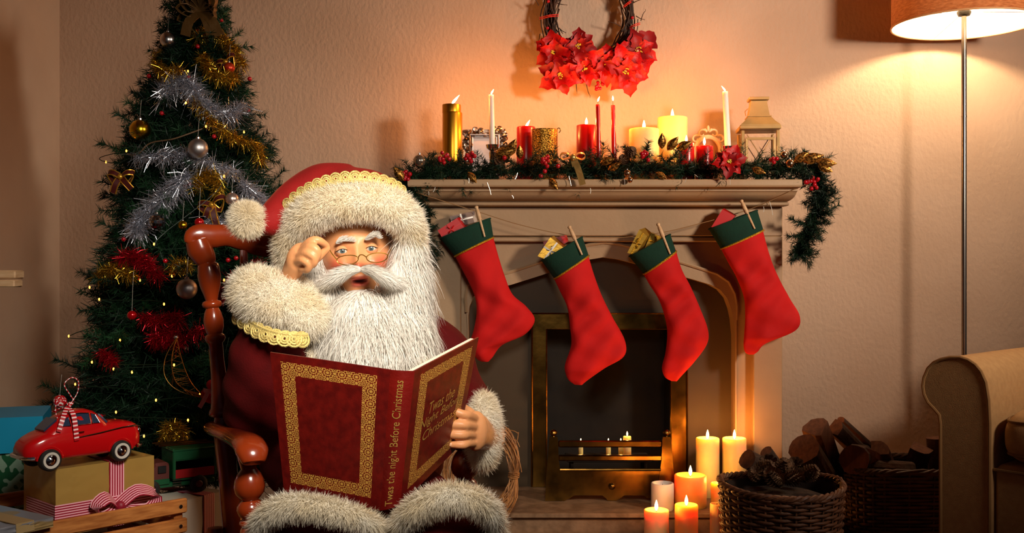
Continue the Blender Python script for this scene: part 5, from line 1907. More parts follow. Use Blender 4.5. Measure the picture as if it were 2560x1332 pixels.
def wrapped_box(name, label, FL, FR, top_l, top_r, bottom, depth, m, group=None, crumple=.0025, seed=1):
    """box with a front edge from FL to FR (world xy) and height bottom..top"""
    q = random.Random(seed)
    e = Vector((FR.x - FL.x, FR.y - FL.y, 0)); L = e.length; e.normalize()
    nrm = Vector((-e.y, e.x, 0))
    if nrm.y < 0:
        nrm = -nrm
    base_ = Vector((FL.x, FL.y, bottom))
    hgt = (top_l + top_r) / 2 - bottom
    t = thing(name, label, 'gift box', base_ + e * L / 2 + nrm * depth / 2, group)
    mb = MB()
    def face(o, u, v, nu, nv, nn):
        rows = []
        for i in range(nv + 1):
            r_ = []
            for j in range(nu + 1):
                edge = (i in (0, nv)) or (j in (0, nu))
                a = 0 if edge else q.uniform(-crumple, crumple)
                r_.append(o + u * (j / nu) + v * (i / nv) + nn * a)
            rows.append(r_)
        mb.grid(rows)
    U, V, Wv = e * L, Vector((0, 0, hgt)), nrm * depth
    face(base_, U, V, 12, 8, -nrm)
    face(base_ + Wv + U, -U, V, 12, 8, nrm)
    face(base_ + Wv, -Wv, V, 8, 8, -e)
    face(base_ + U, Wv, V, 8, 8, e)
    face(base_ + V, U, Wv, 12, 8, Vector((0, 0, 1)))
    face(base_ + Wv, U, -Wv, 12, 8, Vector((0, 0, -1)))
    obj('box', mb, m, t, angle=50)
    return t, base_, e, nrm, L, hgt


gFL, gFR = S(139, 1172, 2.335), S(385, 1140, 2.51)
gtop = (gFL.z + gFR.z) / 2
gbt = .372
gift, gb0, ge, gn, gL, gh = wrapped_box('gift_box', 'matt gold wrapped gift with pink striped ribbon under the toy car', gFL, gFR, gtop, gtop, gbt, .17, foil_gold, seed=3)
gl_ = gb0 + ge * (gL * .60) - gn * .0015
ribbon('ribbon', [gl_ + gn * .16 + Vector((0, 0, gh + .0015)), gl_ + gn * .01 + Vector((0, 0, gh + .0015)), gl_ + Vector((0, 0, gh - .002)), gl_ + Vector((0, 0, gh * .5)), gl_], .036, stripe_rib, gift, ge)
hb2 = gh * .36
hz = Vector((0, 0, hb2))
ribbon('ribbon', [gb0 - ge * .002 + gn * .15 + hz, gb0 - ge * .002 + hz - gn * .002, gb0 + ge * gL * .5 + hz - gn * .0025, gb0 + ge * (gL + .002) + hz - gn * .002, gb0 + ge * (gL + .002) + gn * .15 + hz], .034, stripe_rib, gift, (0, 0, 1))
bc = gb0 + ge * (gL * .58) + hz - gn * .016 + Vector((0, 0, -.004))
for sgn, l_, up_, bul in ((-1, .060, .010, .032), (1, .085, .016, .030)):
    pth = smooth_path([bc, bc + ge * sgn * l_ * .5 + Vector((0, 0, up_ + bul * .5)) - gn * .012, bc + ge * sgn * l_ + Vector((0, 0, up_)) - gn * .02, bc + ge * sgn * l_ * .8 + Vector((0, 0, -bul * .45)) - gn * .026, bc + ge * sgn * l_ * .3 + Vector((0, 0, -.012)) - gn * .016, bc - gn * .006], 20)
    ribbon('bow_loop', pth, .036, stripe_rib, gift, [(gn * .8 + Vector((0, 0, .6)))] * 21)
obj('bow_knot', MB().ell(bc - gn * .012, (.012, .010, .013)), mat('bow_red', (140, 14, 40), .5), gift)

# turquoise and striped boxes behind
teal = mat('turquoise_paper', (0, 134, 172), .45)
gstripe = mat('green_white_paper', (24, 84, 52), .5, col2=(128, 158, 136), nscale=3.0, nstretch=(16, 0.1, 16), ndetail=0.0, contrast=(.49, .51))
sb_, _, _, _, _, shh = wrapped_box('gift_box', 'green gift with pale diagonal stripes under the turquoise box', S(-90, 1130, 2.62), S(75, 1128, 2.62), HY(1133, 2.62), HY(1133, 2.62), .30, .2, gstripe, seed=5)
tt = HY(1040, 2.64)
wrapped_box('gift_box', 'plain turquoise box behind the toy car, on the striped gift', S(-100, 1133, 2.58), S(107, 1133, 2.64), tt, tt, HY(1132, 2.62), .22, teal, crumple=.0, seed=6)
# support for the two boxes: a carton
wrapped_box('storage_carton', 'plain brown carton under the striped gift behind the crate', S(-110, 1200, 2.60), S(90, 1200, 2.60), .299, .299, .0, .24, mat('carton', (120, 86, 56), .8), crumple=.0, seed=8)[0]['category'] = 'box'
# flat gift with sheer ribbon at the lower left
plaid = mat('plaid_paper', (168, 140, 92), .35, .45, col2=(150, 150, 158), nscale=14.0, ndetail=0.0, contrast=(.48, .52))
f0, f1 = S(-60, 1325, 2.06), S(133, 1306, 2.20)
fg_, fb0, fe, fn, fL, fh_ = wrapped_box('gift_box', 'flat plaid foil gift with sheer cream ribbon at the lower left corner', f0, f1, HY(1306, 2.15), HY(1306, 2.15), HY(1332, 2.15), .30, plaid, seed=9)
sheer = mat('sheer_ribbon', (190, 160, 110), .5, translucent=.35)
cx_ = fb0 + fe * fL * .62 + Vector((0, 0, fh_ + .001))
ribbon('ribbon', [cx_ + fn * .29, cx_ + fn * .15, cx_ + fn * .0, cx_ - fn * .001 + Vector((0, 0, -.02))], .040, sheer, fg_, fe)
bw_c = fb0 + fe * fL * .45 + fn * .26 + Vector((0, 0, fh_ + .012))
for sgn in (-1, 1):
    pth = smooth_path([bw_c, bw_c + fe * sgn * .03 + Vector((0, 0, .035)), bw_c + fe * sgn * .065 + Vector((0, 0, .032)), bw_c + fe * sgn * .06 + Vector((0, 0, .004)), bw_c], 16)
    ribbon('bow_loop', pth, .036, sheer, fg_, [(fn + Vector((0, 0, .3)))] * 17)
obj('bow_knot', MB().ell(bw_c + Vector((0, 0, .004)), (.012, .012, .012)), sheer, fg_)
# white gift under the toy truck
white_paper = mat('white_gift_paper', (196, 186, 170), .5, bump=.2, bscale=8.0)
w0, w1 = S(452, 1300, 2.53), S(562, 1250, 2.66)
wt = HY(1250, 2.55)
wg, wb0, we, wn, wL, wh = wrapped_box('gift_box', 'white gift with pink striped ribbon under the toy truck', w0, w1, wt, wt, .0, .12, white_paper, seed=12)
rc_ = wb0 + we * wL * .62 - wn * .0015
ribbon('ribbon', [rc_ + wn * .26 + Vector((0, 0, wh + .0015)), rc_ + Vector((0, 0, wh + .0015)), rc_ + Vector((0, 0, wh - .003)), rc_ + Vector((0, 0, wh * .5)), rc_ + Vector((0, 0, .01))], .036, stripe_rib, wg, we)

# ================================================================== TOY CAR
car_red = mat('car_red', (186, 12, 16), .22, coat=.7)
car_glass = mat('car_glass', (40, 52, 74), .12, coat=.4)
tyre = mat('tyre', (24, 22, 21), .55)
hub_w = mat('whitewall', (196, 188, 176), .5)
pa = S(33, 1172, 2.235)
cdir = ge.copy()
cl = .272
cup = Vector((0, 0, 1))
cn_ = gn
cz0 = gtop + .003
c_org = gb0 + ge * (-.071) - gn * .020
c_org = Vector((c_org.x, c_org.y, cz0))
car = thing('toy_car', 'red toy car with whitewall wheels and ribbon on the gold gift', 'toy car', c_org + cdir * cl / 2)
def cp(x, y, z):
    """x along the car 0..1 (rear to nose), y across -1 near .. 1 far, z metres"""
    return c_org + cdir * (x * cl) + cn_ * (y * .048 + .048) + cup * z
# body stations: x, half width, bottom, shoulder height
stn = [(0.0, .55, .034, .052), (.02, .74, .026, .062), (.07, .90, .022, .072), (.14, .98, .020, .081), (.24, 1.0, .019, .088), (.36, 1.0, .018, .091), (.5, 1.0, .018, .092), (.62, 1.0, .018, .092), (.74, 1.0, .018, .0915), (.85, .99, .019, .090), (.93, .93, .021, .086), (.975, .80, .025, .078), (1.0, .58, .034, .066)]
xs = np.linspace(0, 1, 40)
def ip(i):
    return np.interp(xs, [s_[0] for s_ in stn], [s_[i] for s_ in stn])
rows = []
for x, w, b_, t_ in zip(xs, ip(1), ip(2), ip(3)):
    row = []
    for k in range(20):
        a = 2 * math.pi * k / 20
        e = .45
        yy = math.copysign(abs(math.cos(a)) ** e, math.cos(a)) * w
        zz = (b_ + t_) / 2 + math.copysign(abs(math.sin(a)) ** (.6 if math.sin(a) > 0 else .35), math.sin(a)) * (t_ - b_) / 2
        row.append(cp(x, yy, zz))
    rows.append(row)
obj('body', MB().grid(rows, closed_u=True, caps=True), car_red, car, angle=60)
cab = [(.16, .60, .079), (.22, .72, .096), (.30, .76, .112), (.38, .77, .122), (.46, .77, .126), (.54, .77, .125), (.60, .76, .119), (.66, .73, .104), (.70, .70, .088)]
xs2 = np.linspace(.16, .70, 26)
rows = []
for x in xs2:
    w = np.interp(x, [s_[0] for s_ in cab], [s_[1] for s_ in cab]); t_ = np.interp(x, [s_[0] for s_ in cab], [s_[2] for s_ in cab])
    rows.append([cp(x, math.copysign(abs(math.cos(a)) ** .5, math.cos(a)) * (w + .17 * (1 - math.sin(a))), .078 + (t_ - .078) * math.sin(a) ** .75) for a in np.linspace(0, math.pi, 15)])
obj('cabin', MB().grid(rows), car_red, car, angle=60)
def side_pt(x, z):
    w = np.interp(x, [s_[0] for s_ in cab], [s_[1] for s_ in cab]); t_ = np.interp(x, [s_[0] for s_ in cab], [s_[2] for s_ in cab])
    s_ = min(1, max(0, (z - .078) / max(t_ - .078, 1e-4))) ** (1 / .75)
    ca = math.sqrt(max(0, 1 - s_ * s_))
    return cp(x, -((ca ** .5) * (w + .17 * (1 - s_)) + .055), z)
for nm, poly in (('side_window', [(.295, .094), (.36, .094), (.36, .113), (.325, .108)]), ('side_window', [(.385, .094), (.53, .094), (.53, .117), (.45, .119), (.395, .117)]), ('side_window', [(.545, .094), (.61, .094), (.585, .112), (.548, .116)])):
    base_p = [side_pt(x, z) for x, z in poly]
    obj(nm, MB().prism(base_p, cn_ * .006), car_glass, car, angle=30)
    obj('window_trim', MB().tube(base_p, .0013, 5, closed=True), chrome, car)
obj('windscreen', MB().prism([cp(.628, -.60, .113), cp(.628, .60, .113), cp(.70, .66, .093), cp(.70, -.66, .093)], cup * -.004 - cdir * .002), car_glass, car)
obj('rear_window', MB().prism([cp(.17, -.5, .088), cp(.17, .5, .088), cp(.27, .55, .110), cp(.27, -.55, .110)], cup * -.004 + cdir * .001), car_glass, car)
obj('side_strip', MB().tube([cp(.40, -1.02, .066), cp(.6, -1.025, .071), cp(.8, -1.02, .078), cp(.93, -.97, .079), cp(.985, -.78, .074)], .0014, 5), chrome, car)
obj('door_handle', MB().bbox(cp(.44, -1.02, .078), (.014, .004, .003), .001, Matrix((cdir, cn_, cup)).transposed()), chrome, car)
for x, z in ((.985, .030), (.012, .032)):
    pts = [cp(x - (.05 if x > .5 else -.05), -1.0, z), cp(x + (.012 if x > .5 else -.012), -.75, z), cp(x + (.022 if x > .5 else -.02), 0, z), cp(x + (.012 if x > .5 else -.012), .75, z), cp(x - (.05 if x > .5 else -.05), 1.0, z)]
    obj('bumper', MB().tube(smooth_path(pts, 14), .0045, 8), chrome, car)
for y in (-.7, .7):
    obj('headlight', MB().ell(cp(.975, y, .064), (.006, .006, .008)), chrome, car)
for x in (.185, .79):
    for y in (-.93, .93):
        c = cp(x, y, .0235)
        R = align(-cn_ if y < 0 else cn_)
        wh_ = obj('wheel', MB().lathe([(0, -.012), (.020, -.012), (.0245, -.008), (.0245, .006), (.021, .010), (.018, .010)], c, 28, rot=R), tyre, car, angle=40)
        obj('hubcap', MB().lathe([(.0185, .0098), (.0180, .0115), (.0130, .0112), (.0125, .0095)], c, 28, rot=R), hub_w, wh_)
        obj('hub_centre', MB().lathe([(.0128, .0095), (.009, .0098), (.005, .013), (0, .014)], c, 20, rot=R), chrome, wh_)
        if y < 0:
            obj('wheel_arch', MB().tube([c + cdir * (.0285 * math.cos(a)) + cup * (.0285 * math.sin(a)) - cn_ * .002 for a in np.linspace(.05, math.pi - .05, 14)], .0022, 6), car_red, car)
dot_rib = stripe_mat('red_dotted_ribbon', (176, 10, 24), (240, 206, 206), 1, 110.0, .4, .6)
ty0 = cp(.37, -.3, .128)
ribbon('gift_ribbon', smooth_path([cp(.40, -1.06, .060), cp(.39, -1.05, .09), cp(.385, -.86, .119), cp(.375, -.3, .132), cp(.30, .2, .122)], 16), .011, dot_rib, car, cdir)
ribbon('gift_ribbon', smooth_path([cp(.255, -.98, .084), cp(.30, -.86, .112), cp(.36, -.5, .131), cp(.42, -.3, .143)], 12), .010, dot_rib, car, [cdir + cup * .4] * 13)
k0 = cp(.385, -.4, .136)
ribbon('ribbon_loop', smooth_path([k0, k0 + cdir * .020 + cup * .028, k0 + cdir * .022 + cup * .055, k0 + cdir * .006 + cup * .064, k0 - cdir * .010 + cup * .050, k0 + cdir * .003 + cup * .026, k0 + cdir * .012 + cup * .012], 24), .010, dot_rib, car, [(cn_ + cdir * .5)] * 25)
ribbon('ribbon_loop', smooth_path([k0, k0 - cdir * .012 + cup * .018, k0 - cdir * .024 + cup * .020, k0 - cdir * .030 - cup * .004, k0 - cdir * .026 - cup * .024], 14), .010, dot_rib, car, [(cn_ + cdir * .5)] * 15)

# ================================================================== TOY TRUCK
tg = mat('truck_green', (18, 78, 46), .4, bump=.1, bscale=60)
trd = mat('truck_red', (150, 22, 26), .4)
trd2 = mat('truck_maroon', (84, 36, 30), .5)
tdir = Vector((-.80, -.60, 0)).normalized()
tn_ = Vector((tdir.y, -tdir.x, 0))
if tn_.y > 0:
    tn_ = -tn_
TM = Matrix((tdir, -tn_, Vector((0, 0, 1)))).transposed()
t0 = S(541, 1250, 2.66)
tz0 = wt + .001
to = Vector((t0.x, t0.y, tz0))
truck = thing('toy_truck', 'old green and red tin toy truck on the white gift behind the crate', 'toy truck', to + tdir * .1)
def tb_(name, l, w, z, sl_, sw, sz, m, b=.002, par=None):
    return obj(name, MB().bbox(to + tdir * l - tn_ * w + Vector((0, 0, z)), (sl_, sw, sz), b, TM), m, par or truck)
tb_('chassis', .10, .045, .026, .20, .07, .012, tg)
tb_('cargo_side', .055, .0025, .098, .11, .005, .022, tg)
tb_('cargo_side', .055, .0025, .052, .11, .005, .022, trd)
tb_('cargo_side', .055, .0875, .075, .11, .005, .07, tg)
for l_ in (.003, .107):
    tb_('cargo_post', l_, .0025, .075, .006, .006, .07, tg)
tb_('side_rail', .055, .0025, .086, .10, .003, .003, tg)
tb_('cargo_front', .109, .045, .078, .004, .086, .076, tg)
tb_('cargo_rear', .002, .045, .075, .004, .086, .07, tg)
tb_('cargo_floor', .055, .045, .038, .11, .085, .005, tg)
tb_('cargo_roof', .055, .045, .111, .114, .092, .004, tg)
for w_ in (.02, .045, .07):
    obj('roof_rack', MB().tube([to + tdir * .0 - tn_ * w_ + Vector((0, 0, .120)), to + tdir * .14 - tn_ * w_ + Vector((0, 0, .124))], .0022, 6), brass, truck)
cabm = MB()
rows = []
for l_, h0, h1, w_ in ((.118, .03, .080, .036), (.124, .03, .084, .036), (.150, .03, .083, .034), (.160, .03, .072, .034), (.166, .03, .055, .032), (.195, .03, .052, .028), (.203, .034, .046, .026)):
    rows.append([to + tdir * l_ - tn_ * (.045 + s_ * w_) + Vector((0, 0, h)) for s_, h in ((-1, h0), (-1, h1 - .006), (-.85, h1), (.85, h1), (1, h1 - .006), (1, h0))])
obj('cab', MB().grid(rows, closed_u=True, caps=True), trd2, truck, angle=30)
tb_('cab_window', .136, .0080, .067, .020, .003, .018, black)
tb_('cab_skirt', .155, .0085, .036, .075, .006, .014, tg)
for k in range(3):
    tb_('grille_slat', .100, .0030, .026 + .006 * k, .022, .003, .002, silver)
for l_ in (.045, .165):
    for w_ in (.004, .086):
        c = to + tdir * l_ - tn_ * w_ + Vector((0, 0, .0225))
        w__ = obj('wheel', MB().lathe([(0, -.007), (.018, -.007), (.022, -.004), (.022, .004), (.018, .007), (.011, .007), (.010, .005), (0, .005)], c, 20, rot=align(tn_)), tyre, truck, angle=40)
        obj('hub', MB().lathe([(.010, .0055), (.006, .009), (0, .009)], c, 14, rot=align(tn_)), trd2, w__)
# ================================================================== ROCKING CHAIR
mahog = mat('mahogany', (150, 54, 18), 0.25, col2=(116, 36, 11), nscale=10.0, nstretch=(1, 1, .2), coat=.9)
th_ = math.radians(26)
cb_ = Vector((math.cos(th_), math.sin(th_), 0))
cf_ = Vector((math.sin(th_), -math.cos(th_), 0))
pL = S(520, 650, 2.45)
chw = .50
ch = thing('rocking_chair', 'glossy mahogany rocking chair with turned posts and scrolled top rail', 'rocking chair', Vector((pL.x, pL.y, 0)) + cb_ * chw / 2 + cf_ * .2)
def cpt(s, f, h):
    return Vector((pL.x, pL.y, 0)) + cb_ * s + cf_ * f + Vector((0, 0, h))
h_px = lambda y: HY(y, 2.45)
# top rail
rail_s = [(-.040, 612, 15), (-.034, 594, 24), (-.018, 588, 29), (.010, 590, 30), (.045, 588, 27), (.085, 600, 26), (.125, 612, 28), (.17, 612, 30), (.25, 600, 32), (.33, 612, 30), (.375, 612, 28), (.415, 600, 26), (.455, 588, 27), (.49, 590, 30), (.518, 588, 29), (.534, 594, 24), (.540, 612, 15)]
pts = smooth_path([cpt(s, -.012 * math.sin(s / .5 * math.pi), h_px(y)) for s, y, r in rail_s], 64)
rad = [q / 1061 for q in lerp_list([r for s, y, r in rail_s], 65)]
rad[0] *= .5
obj('top_rail', MB().tube(pts, rad, 14, squash=(1, .55), up=(0, 0, 1)), mahog, ch, angle=60)
for s in (0.004, chw - .004):
    sg = -1 if s < .1 else 1
    drop = smooth_path([cpt(s + sg * .030, .0, h_px(600)), cpt(s + sg * .022, 0, h_px(625)), cpt(s + sg * .010, .0, h_px(648)), cpt(s + sg * .004, .0, h_px(662))], 12)
    obj('rail_scroll', MB().tube(drop, lerp_list([.026, .030, .026, .018], 13), 14, squash=(.85, 1)), mahog, ch, angle=60)
post = [(655, 18), (660, 25), (668, 27), (690, 29), (712, 26), (735, 19), (750, 15), (754, 23), (760, 25), (766, 23), (770, 16), (782, 21), (800, 25), (818, 24), (834, 19), (838, 24), (846, 26), (853, 23), (858, 18), (900, 17), (950, 20), (1000, 24), (1018, 27), (1024, 31), (1032, 33), (1038, 30), (1042, 20), (1060, 24), (1090, 26), (1130, 26), (1180, 24), (1250, 26), (1330, 26)]
H0, H1 = h_px(655), h_px(1330)
for s in (0, chw):
    P_ = [cpt(s + (.000 + .055 * (H0 - h_px(y)) / (H0 - H1) if s == 0 else -.045 * (H0 - h_px(y)) / (H0 - H1)), .02 * (H0 - h_px(y)) / (H0 - H1), h_px(y)) for y, r in post]
    obj('back_post', MB().tube(P_, [r / 1061 for y, r in post], 18), mahog, ch, angle=50)
for k in range(5):
    s = .085 + k * .083
    y0 = float(np.interp(s, [q[0] for q in rail_s], [q[1] for q in rail_s])) + 15
    P_ = [cpt(s, -.01, h_px(y0)), cpt(s, -.005, .85), cpt(s, 0, .72), cpt(s, .01, .60), cpt(s, .02, .42)]
    obj('spindle', MB().tube(smooth_path(P_, 12), lerp_list([.009, .011, .014, .010, .013], 13), 10), mahog, ch)
obj('seat', MB().bbox(cpt(chw / 2, .22, .335), (chw + .04, .46, .04), .012, Matrix((cb_, -cf_, Vector((0, 0, 1)))).transposed()), mahog, ch)
fpost = [(1108, 22), (1116, 27), (1130, 28), (1150, 25), (1172, 19), (1178, 24), (1186, 30), (1200, 36), (1216, 39), (1232, 36), (1246, 25), (1250, 20), (1256, 27), (1266, 33), (1276, 34), (1288, 30), (1298, 20), (1303, 28), (1310, 29), (1316, 21), (1324, 27), (1340, 31), (1365, 26), (1380, 20)]
for s in (.012, chw - .012):
    P_ = [cpt(s + .010 * (y - 1108) / 270, .385, HY(y, 2.105)) for y, r in fpost]
    obj('arm_support', MB().tube(P_, [r / 1235 for y, r in fpost], 18), mahog, ch, angle=50)
    arm_ = smooth_path([cpt(s, -.005, .600), cpt(s - .012 if s < .1 else s + .012, .12, .612), cpt(s, .26, .616), cpt(s, .385, .622), cpt(s, .43, .612), cpt(s, .445, .592)], 26)
    obj('armrest', MB().tube(arm_, lerp_list([.022, .024, .027, .033, .033, .022], 27), 14, squash=(.62, 1), up=(0, 0, 1)), mahog, ch, angle=60)
    for f in (.03, .40):
        q = [cpt(s, f, .37), cpt(s, f, .25), cpt(s, f + (.01 if f > .2 else -.02), .05)]
        obj('leg', MB().tube(smooth_path(q, 10), lerp_list([.019, .025, .016], 11), 12), mahog, ch)
    rk_ = [cpt(s, f, .016 + .11 * ((f - .2) / .45) ** 2) for f in np.linspace(-.05, .62, 15)]
    obj('rocker', MB().tube(rk_, .017, 10, squash=(1, .8)), mahog, ch)
for f in (.03, .40):
    obj('stretcher', MB().tube([cpt(0, f, .20), cpt(chw / 2, f, .20), cpt(chw, f, .20)], [.011, .016, .011], 10), mahog, ch)

# ================================================================== THE SEATED PERSON
person = thing('person', 'white-bearded person in a red fur-trimmed robe and hat, reading in the rocking chair', 'person', Vector((S(880, 0, 2.35).x, 2.35, 0)))


def remeshed(mb, voxel, smooth_it=2, fac=.5):
    me = mesh_from('tmp', mb, (0, 0, 0))
    o = bpy.data.objects.new('tmp', me)
    COL.objects.link(o)
    m = o.modifiers.new('r', 'REMESH'); m.mode = 'VOXEL'; m.voxel_size = voxel
    if smooth_it:
        s_ = o.modifiers.new('s', 'SMOOTH'); s_.iterations = smooth_it; s_.factor = fac
    dg = bpy.context.evaluated_depsgraph_get()
    me2 = bpy.data.meshes.new_from_object(o.evaluated_get(dg))
    bpy.data.objects.remove(o)
    bpy.data.meshes.remove(me)
    return me2


def mesh_to_part(name, me, m, parent, **kw):
    org = ORG[root_of(parent).name]
    me.name = name
    me.transform(Matrix.Translation(-org))
    me.materials.clear()
    me.materials.append(m)
    me.polygons.foreach_set('use_smooth', np.ones(len(me.polygons), bool))
    o = bpy.data.objects.new(name, me)
    COL.objects.link(o)
    o.parent = parent
    for k_, v_ in kw.items():
        o[k_] = v_
    return o


# ---- head
HR = (.080, .100, .118)
head_R = Matrix.Rotation(math.radians(9), 3, 'Z') @ Matrix.Rotation(math.radians(-5.5), 3, 'Y') @ Matrix.Rotation(math.radians(3), 3, 'X')
eye_mid = S(892, 625, 2.215)
EZ = .012
head_c = eye_mid - head_R @ Vector((0, -.094, EZ))
EXo = .0305


def g2(x, z, x0, z0, sx_, sz_):
    return np.exp(-((x - x0) / sx_) ** 2 - ((z - z0) / sz_) ** 2)


def face_disp(x, z):
    z = z - EZ                                   # measured from the eye line
    d = np.zeros_like(x)
    t = np.clip((.014 - z) / .046, 0, 1)
    wd = .0075 + .0045 * t
    fade = 1 / (1 + np.exp((-.0385 - z) / .0016)) * 1 / (1 + np.exp((z - .016) / .004))
    d += (.0045 + .0185 * t ** 1.3) * np.exp(-(x / wd) ** 2) * fade
    d += .0065 * g2(x, z, 0, -.0315, .0105, .0085)
    for s_ in (-1, 1):
        d += .0075 * g2(x, z, s_ * .0135, -.0345, .0062, .0060)
        d -= .0080 * g2(x, z, s_ * EXo, -.001, .0185, .0120)
        d += .0030 * g2(x, z, s_ * .027, .0250, .019, .0085)
        d += .0110 * g2(x, z, s_ * .043, -.033, .018, .016)
        d -= .0020 * g2(x, z, s_ * .024, -.019, .007, .004)     # bags below the eyes
        d -= .0022 * g2(x, z, s_ * .0245, -.041, .005, .014)    # cheek fold
        d -= .0016 * g2(x, z, s_ * .050, .003, .010, .0016)
        d -= .0014 * g2(x, z, s_ * .049, -.006, .010, .0016)
    d -= .0018 * g2(x, z, 0, .0185, .0030, .006)
    for zz, a_ in ((.034, .0011), (.042, .0011), (.050, .0009)):
        d -= a_ * np.exp(-((z - zz - .004 * np.cos(x * 55)) / .0018) ** 2) * np.exp(-(x / .042) ** 4)
    # lips round an open mouth
    lipw = np.exp(-(x / .0195) ** 4)
    d += .0070 * lipw * np.exp(-((z + .0600 + 4 * x * x) / .0042) ** 2)
    d += .0085 * lipw * np.exp(-((z + .0745 - 10 * x * x) / .0048) ** 2)
    d -= .0130 * np.exp(-(x / .0145) ** 4) * np.exp(-((z + .0672 - 3 * x * x) / .0038) ** 2)
    d += .0100 * g2(x, z, 0, -.098, .022, .014)
    return d


hm_ = MB()
nu_, nv_ = 260, 190
hv = []
th = np.linspace(0, 2 * np.pi, nu_, endpoint=False)
rowsH = []
for i in range(nv_ + 1):
    la = -math.pi / 2 + math.pi * (i + .25) / (nv_ + .5)
    x = HR[0] * np.cos(la) * np.cos(th); y = HR[1] * np.cos(la) * np.sin(th); z = np.full_like(x, HR[2] * np.sin(la))
    fr_ = np.clip((-y - .02) / .03, 0, 1)
    y = y - face_disp(x, z) * fr_
    jaw = np.clip((-z - .05) / .07, 0, 1)
    x = x * (1 - .22 * jaw)
    rowsH.append([head_R @ Vector((float(a), float(b), float(c))) + head_c for a, b, c in zip(x, y, z)])
hm_.grid(rowsH, closed_u=True, caps=True)
for s_ in (-1, 1):
    ec = head_c + head_R @ Vector((s_ * .081, .006, -.008))
    hm_.ell(ec, (.010, .020, .032), rot=head_R, nu=16, nv=12)

# ---- hands
def finger(mbx, pts, r0, r1, n=10):
    P = smooth_path(pts, 16)
    mbx.tube(P, [r0 + (r1 - r0) * (i / 16) + (.0007 * math.exp(-((i - 6) / 1.6) ** 2)) + (.0005 * math.exp(-((i - 11) / 1.4) ** 2)) for i in range(17)], n)
    mbx.ell(P[-1], r1 * 1.0, nu=10, nv=8)
    mbx.ell(P[0], r0, nu=10, nv=8)
    return P


bd = MB()
HD = 2.145
# raised hand, thumb and forefinger pinching the temple of the glasses
wrist = S(726, 690, HD + .045)
bd.tube(smooth_path([wrist + Vector((-.005, .02, -.03)), wrist, S(742, 655, HD + .02), S(756, 628, HD + .008)], 12), lerp_list([.024, .024, .029, .024], 13), 14, squash=(1, .8))
bd.ell(S(749, 645, HD + .012), (.027, .022, .034), rot=Matrix.Rotation(.45, 3, 'Y'), nu=18, nv=12)
fr_tips = []
fr_tips.append(finger(bd, [S(757, 622, HD + .006), S(774, 605, HD - .008), S(792, 600, HD - .012), S(806, 606, HD - .004), S(816, 613, HD + .006)], .0098, .0070))
fr_tips.append(finger(bd, [S(757, 628, HD - .004), S(775, 617, HD - .022), S(792, 626, HD - .026), S(790, 644, HD - .018), S(774, 647, HD - .006)], .0102, .0082))
fr_tips.append(finger(bd, [S(751, 640, HD - .008), S(768, 632, HD - .026), S(785, 643, HD - .028), S(782, 660, HD - .020), S(767, 660, HD - .006)], .0100, .0080))
fr_tips.append(finger(bd, [S(744, 654, HD - .006), S(757, 650, HD - .022), S(772, 660, HD - .024), S(768, 674, HD - .016), S(755, 673, HD - .004)], .0088, .0070))
thumb1 = finger(bd, [S(744, 668, HD + .020), S(765, 662, HD + .020), S(786, 650, HD + .014), S(803, 636, HD + .010), S(818, 621, HD + .008)], .0118, .0076)
# reading hand: four fingers over the front of the book, thumb inside it
GD2 = 2.13
lw = S(1218, 1090, GD2 + .10)
bd.tube(smooth_path([lw + Vector((.02, .05, -.01)), lw, S(1198, 1080, GD2 + .055), S(1183, 1076, GD2 + .03)], 12), lerp_list([.025, .024, .030, .026], 13), 14, squash=(1.25, .8), up=(0, 0, 1))
bd.ell(S(1190, 1077, GD2 + .035), (.026, .020, .042), nu=18, nv=12)
lf_tips = []
for (b0, m0, t0_, r0) in (((1184, 1045, .02), (1160, 1036, -.014), (1124, 1025, -.013), .0104), ((1182, 1066, .016), (1156, 1062, -.018), (1114, 1060, -.016), .0108), ((1180, 1087, .016), (1154, 1087, -.018), (1113, 1085, -.016), .0104), ((1180, 1108, .018), (1156, 1112, -.014), (1125, 1111, -.012), .0092)):
    lf_tips.append(finger(bd, [S(b0[0], b0[1], GD2 + b0[2]), S((b0[0] + m0[0]) / 2, (b0[1] + m0[1]) / 2 - 1, GD2 + (b0[2] + m0[2]) / 2 - .006), S(m0[0], m0[1], GD2 + m0[2]), S((m0[0] + t0_[0]) / 2, (m0[1] + t0_[1]) / 2, GD2 + t0_[2] - .002), S(t0_[0], t0_[1], GD2 + t0_[2] + .001)], r0, r0 * .80))
finger(bd, [S(1192, 1055, GD2 + .06), S(1178, 1035, GD2 + .085), S(1158, 1020, GD2 + .095), S(1140, 1012, GD2 + .095)], .012, .0088)
